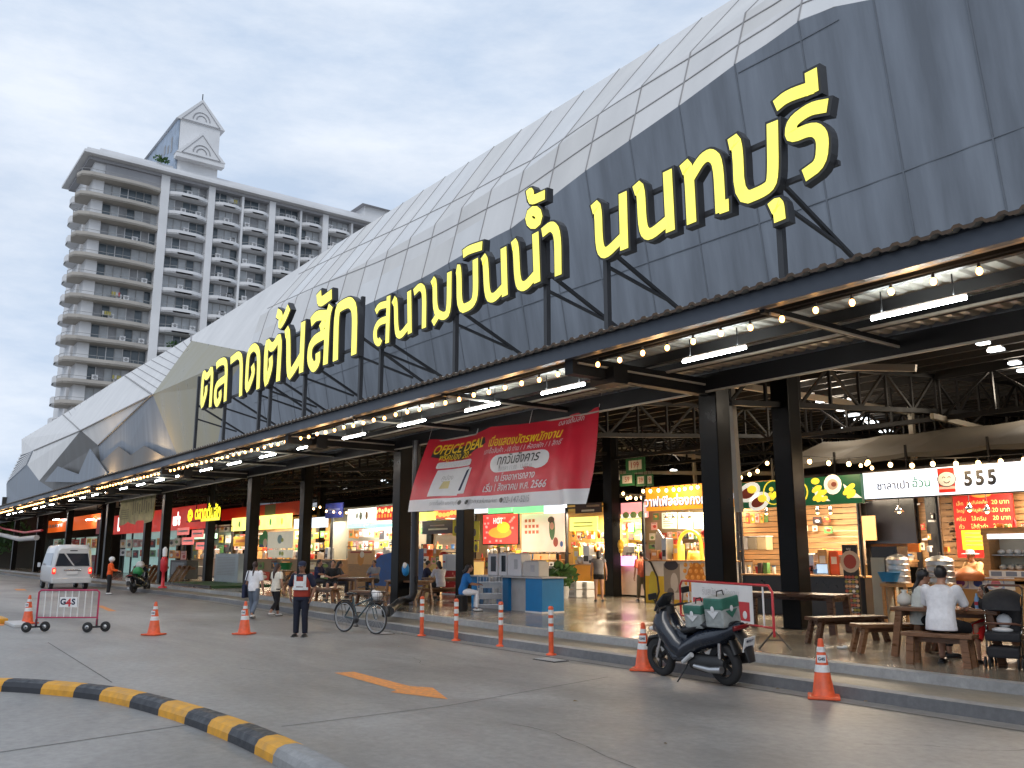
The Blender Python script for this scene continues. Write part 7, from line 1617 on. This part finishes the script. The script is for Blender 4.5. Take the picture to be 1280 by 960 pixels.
# guard
def vest(t, s, j, S, R):
    red = C(150, 50, 35); c = MB(); c.tube([S(j['pel'] + V((0, 0, .0))), S(j['pel'] + V((0, 0, .12))), S(j['chest']), S(j['upc']), S(j['neck'] - V((0, 0, .04)))], R(.205, .2, .215, .19, .1), 16, sx=.7, ref=(1, 0, 0)); vs, fs = remeshed(c, .017, 1); b = MB(red); b.add(vs, fs, True); b.build('vest', t)
    b = MB('reflect'); f = lambda x, z: S(V((x, math.sqrt(max(0, 1 - (x / .23) ** 2)) * .152 + j['chest'].y + .008, z)))
    for x0, x1, z0, z1 in ((-.15, -.085, 1.1, 1.4), (.085, .15, 1.1, 1.4), (-.19, .19, 1.06, 1.12), (-.12, .12, 1.14, 1.26)):
        n = 6; b.add([f(x0 + (x1 - x0) * i / n, z) for i in range(n + 1) for z in (z0, z1)], [(2 * i, 2 * i + 2, 2 * i + 3, 2 * i + 1) for i in range(n)])
    b.build('reflective_band', t); b = MB('navy'); b.text('G4S', S(V((0, .172, 1.2))), w=.16 * s, ax=(-1, 0, 0), ay=(0, 0, 1), bold=.04); b.build('logo', t)
    b = MB('navy'); b.lathe([(.092 * s, 0), (.097 * s, .045 * s), (.08 * s, .09 * s), (.03 * s, .11 * s), (0, .112 * s)], 16, S(j['head'] + V((0, -.01, .035)))); b.tube([S(j['head'] + V((0, .06, .05))), S(j['head'] + V((0, .15, .03)))], R(.08, .05), 10, sx=.12, ref=(1, 0, 0)); b.build('cap', t)
person('security guard in navy uniform, cap and red reflective vest facing the road', g(375, 796), mixd(-1, -.15), 1.66, 'stand', C(22, 26, 48), C(16, 20, 38), .45, 1.0, skin='skin2', shoe='black', width=1.08, arms=[((-.3, -.06, -.26), (-.26, .02, -.48)), ((.33, -.1, -.24), (.28, -.04, -.47))], extras=vest)
# rider
def helmet(t, s, j, S, R):
    b = MB('white'); b.ell(S(j['head'] + V((0, -.01, .03))), R(.125, .14, .13), 14); b.build('helmet', t)
person('delivery rider in orange jacket and white helmet standing by the small motorbike', g(135, 743), mixd(.3, 1), 1.68, 'stand', C(240, 95, 35), C(28, 26, 28), .95, 1.0, hair=None, shoe='white', arms=[((-.25, .1, -.25), (-.2, .32, -.3)), ((.25, .1, -.25), (.2, .32, -.3))], extras=helmet)
# in the hall
def tank(t, s, j, S, R): pass
person('woman in grey sleeveless top and black shorts standing before the yellow snack stall', g(749, 752, PF), mixd(1, .1), 1.64, 'stand', C(110, 108, 112), C(18, 17, 20), 0.12, .2, hair='bob', shoe='black', shirt_len=.02)
person('person in orange top and khaki trousers walking toward the waffle counter', g(804, 752, PF), mixd(1, -.25), 1.62, 'walk', C(225, 115, 85), C(120, 110, 90), .4, .95, hair='short', shoe='black')
def nothing(*a): pass
def seat_at(x, y, z): p = P(x, y, Z=z); return (p.x, p.y, PF)
person('woman in blue shirt and white trousers seated at the drinks cart', g(578, 764, PF), mixd(.15, 1), 1.6, 'sit', C(25, 100, 165), C(225, 225, 230), .42, .97, hair='bob', shoe='white', lean=.14, seat=.42, arms=[((-.24, .12, -.25), (-.12, .34, -.26)), ((.24, .12, -.25), (.12, .34, -.26))])
b = MB('black'); q = g(577, 764, PF); b.lathe([(.16, 0), (.18, .03), (.15, .4), (.17, .42), (0, .43)], 14, (q[0], q[1], PF)); tag(b.build('stool'), 'black stool under the woman in blue', 'stool')
person('person with dark hair in white shirt seated on brown bench beyond the lone column', (P(541, 752, Z=PF).x, P(541, 752, Z=PF).y + .3, PF), mixd(.75, -.5), 1.62, 'sit', C(205, 205, 215), C(30, 26, 26), .45, .9, hair='bob', shoe='black', lean=.12, seat=.45, arms=[((-.22, .15, -.22), (-.1, .35, -.2)), ((.22, .15, -.22), (.1, .35, -.2))])
person('person in dark navy top seated behind the lone column', (P(521, 748, Z=PF).x, P(521, 748, Z=PF).y + .3, PF), mixd(.2, 1), 1.62, 'sit', C(22, 26, 55), C(26, 24, 28), .45, .9, hair='short', shoe='black', lean=.1, seat=.45, arms=[((-.22, .15, -.22), (-.1, .35, -.2)), ((.22, .15, -.22), (.1, .35, -.2))])
ax_ = [((-.24, .16, -.22), (-.1, .36, -.24)), ((.24, .16, -.22), (.1, .36, -.24))]
person('man in black t-shirt and dark shorts seated facing the road at the picnic table', (P(403, 751, Z=PF).x, P(403, 751, Z=PF).y + .35, PF), mixd(-1, .1), 1.66, 'sit', C(24, 24, 26), C(35, 38, 45), .42, .5, hair='short', shoe='black', lean=.06, seat=.46, arms=ax_)
person('woman with long dark hair in grey top seated beside the man in black', (P(390, 748, Z=PF).x, P(390, 748, Z=PF).y + .9, PF), mixd(.1, 1), 1.58, 'sit', C(75, 78, 90), C(40, 40, 50), .45, .9, hair='long', shoe='black', lean=.1, seat=.46, arms=ax_)
person('man in navy shirt seated behind the guard', (P(363, 746, Z=PF).x, P(363, 746, Z=PF).y + 1.0, PF), mixd(-.3, 1), 1.66, 'sit', C(30, 36, 70), C(40, 40, 45), .45, .9, hair='short', shoe='black', lean=.08, seat=.46, arms=ax_)
person('diner in light grey top farthest along the picnic table', (P(423, 746, Z=PF).x, P(423, 746, Z=PF).y + 1.5, PF), mixd(-1, -.4), 1.6, 'sit', C(140, 140, 145), C(40, 40, 50), .45, .9, hair='short', shoe='black', lean=.1, seat=.46, arms=ax_)
person('stall keeper in yellow shirt behind the grey evaporative cooler', (P(297, 724, Z=PF).x, P(297, 724, Z=PF).y, PF), mixd(-1, .3), 1.6, 'stand', C(215, 185, 60), C(40, 40, 50), .42, 1.0, hair='short', shoe='black', vox=.024)
person('stall keeper in black and yellow apron under the neon sign', (P(277, 716, Z=PF).x, 22.4, PF), mixd(-1, 0), 1.75, 'stand', C(30, 28, 26), C(30, 28, 26), .42, 1.0, hair='short', shoe='black', vox=.024)
person('waffle seller in yellow apron behind the yellow arch', (P(866, 700, Y=21.9).x, 22.05, PF + .25), mixd(-1, -.5), 1.65, 'stand', C(235, 190, 90), C(60, 50, 40), .42, 1.0, hair='bob', shoe='black')
def brim(t, s, j, S, R):
    b = MB('grey'); b.lathe([(.2 * s, 0), (.19 * s, .012 * s), (.1 * s, .03 * s), (.09 * s, .09 * s), (.04 * s, .11 * s), (0, .112 * s)], 18, S(j['head'] + V((0, 0, .04)))); b.build('hat', t)
vd = P(1217, 705, Y=20.75); person('bun vendor in beige top and grey brimmed hat bending behind the counter', (vd.x, 20.95, PF), mixd(-.4, -1), 1.62, 'stand', C(205, 170, 120), C(90, 70, 50), .5, 1.0, hair='short', shoe='black', lean=.16, arms=[((-.22, .14, -.24), (-.1, .36, -.3)), ((.22, .14, -.24), (.1, .36, -.3))], extras=brim)
# family at the table
man = (sb.x + .02, sb.y + .16, PF)
person('man in white t-shirt and black shorts seated with his back to the road', man, mixd(.72, .68), 1.74, 'sit', C(218, 218, 222), C(18, 18, 22), .42, .46, skin='skin', hair='short', shoe='black', lean=.13, seat=.46, width=1.1, arms=[((-.26, .12, -.26), (-.12, .38, -.28)), ((.27, .14, -.26), (.16, .4, -.28))], legs=[((-.14, .4, .46), (-.12, .3, .08)), ((.24, .4, .48), (.22, .26, .08))], flare=.02)
def bcap(t, s, j, S, R):
    b = MB('black'); b.lathe([(.094 * s, 0), (.098 * s, .05 * s), (.07 * s, .1 * s), (0, .115 * s)], 16, S(j['head'] + V((0, -.01, .03)))); b.tube([S(j['head'] + V((0, .05, .045))), S(j['head'] + V((0, .16, .03)))], R(.08, .05), 10, sx=.12, ref=(1, 0, 0)); b.build('cap', t)
person('woman with black cap and patterned white top across the family table', (sb.x - .78, sb.y + 1.0, PF), mixd(-.1, 1), 1.6, 'sit', C(200, 205, 200), C(30, 30, 34), .42, .9, hair='pony', shoe='black', lean=.1, seat=.46, arms=[((-.24, .14, -.24), (-.14, .36, -.22)), ((.24, .14, -.24), (.12, .36, -.2))], extras=bcap)
def skirt(t, s, j, S, R):
    b = MB(C(190, 20, 20)); b.tube([S(j['pel'] + V((0, -.02, .12))), S(j['pel'] + V((0, .08, .03))), S(j['pel'] + V((0, .3, -.08))), S(j['pel'] + V((0, .42, -.28)))], R(.14, .2, .24, .27), 14, sx=.45, ref=(1, 0, 0)); b.build('skirt', t)
person('girl with dark bob in black top and red skirt seated at the family table', (sb.x + .22, sb.y + 1.15, PF), mixd(-.2, -1), 1.2, 'sit', C(25, 25, 28), None, .42, .9, hair='bob', shoe='black', lean=.05, seat=.46, arms=[((-.24, .14, -.22), (-.1, .34, -.16)), ((.24, .14, -.22), (.1, .34, -.16))], extras=skirt)
for i, (dx, dy, k) in enumerate(((-.75, .0, 'bag'), (.35, .05, 'bottle'), (-.1, .15, 'bowl'))):
    x, y, z = sb.x - .25 + dx, sb.y + 1.05 + dy, PF + .75; b = MB()
    if k == 'bag': b.use('offwhite').lathe([(.05, 0), (.12, .05), (.1, .14), (.03, .2), (.05, .24), (0, .22)], 10)
    elif k == 'bottle': b.use(K(120, 160, 200)).lathe([(.032, 0), (.035, .02), (.035, .14), (.014, .19), (.014, .22), (0, .22)], 12); b.use(K(170, 40, 60)).lathe([(.0358, .05), (.0358, .1)], 12)
    else: b.use('white').lathe([(.05, 0), (.1, .06), (.105, .065), (.095, .06), (0, .02)], 16)
    tag(b.build(('food_bag', 'water_bottle', 'bowl')[i], None, (x, y, z)), ('knotted pale food bag on the family table', 'water bottle with red label on the family table', 'white bowl on the family table')[i], k)
# metal drinks cart beside the woman in blue
q = P(603, 764, Z=PF); t = thing('wire_cart', 'chrome wire trolley of goods between the woman in blue and the blue counter', 'trolley', (q.x, q.y + .25, PF), face_rz(mixd(0, 1)))
b = MB('chrome')
for z in (.18, .48, .78): b.box((-.25, -.35, z), (.25, .35, z + .012)); 
for sx in (-1, 1):
    for sy in (-1, 1): b.tube([(sx * .24, sy * .34, .05), (sx * .24, sy * .34, .95)], .012, 6)
for k in range(9): b.bar((-.24, -.34 + k * .085, .78), (-.24, -.34 + k * .085, .95), .006); b.bar((.24, -.34 + k * .085, .78), (.24, -.34 + k * .085, .95), .006)
b.build('frame', t)
for sx in (-1, 1):
    for sy in (-1, 1): b = MB('rubber'); b.ell((sx * .24, sy * .34, .04), (.02, .04, .04), 10); b.build('caster', t)
for z, n_ in ((.192, 5), (.492, 5), (.792, 4)):
    for k in range(n_):
        o_ = V((q.x, q.y + .25, PF + z)) + Matrix.Rotation(face_rz(mixd(0, 1)), 3, 'Z') @ V((gr.uniform(-.15, .15), -.26 + k * .13, 0)); m = gr.choice(['white', 'lgrey', K(90, 130, 170), K(200, 195, 185)]); b = MB(m); b.cbox((0, 0, .06), (.12, .1, .12), bev=.01); tag(b.build('box', None, o_), 'small carton stacked on the chrome wire trolley', 'carton', 'cartons on the wire trolley')
person('helper in white clothes leaning over beside the blue counter', (P(606, 752, Z=PF).x - .6, P(606, 752, Z=PF).y + 1.0, PF), mixd(-.2, 1), 1.5, 'sit', C(215, 215, 218), C(120, 150, 190), .6, .95, hair='short', shoe='white', lean=.3, seat=.5, arms=ax_)
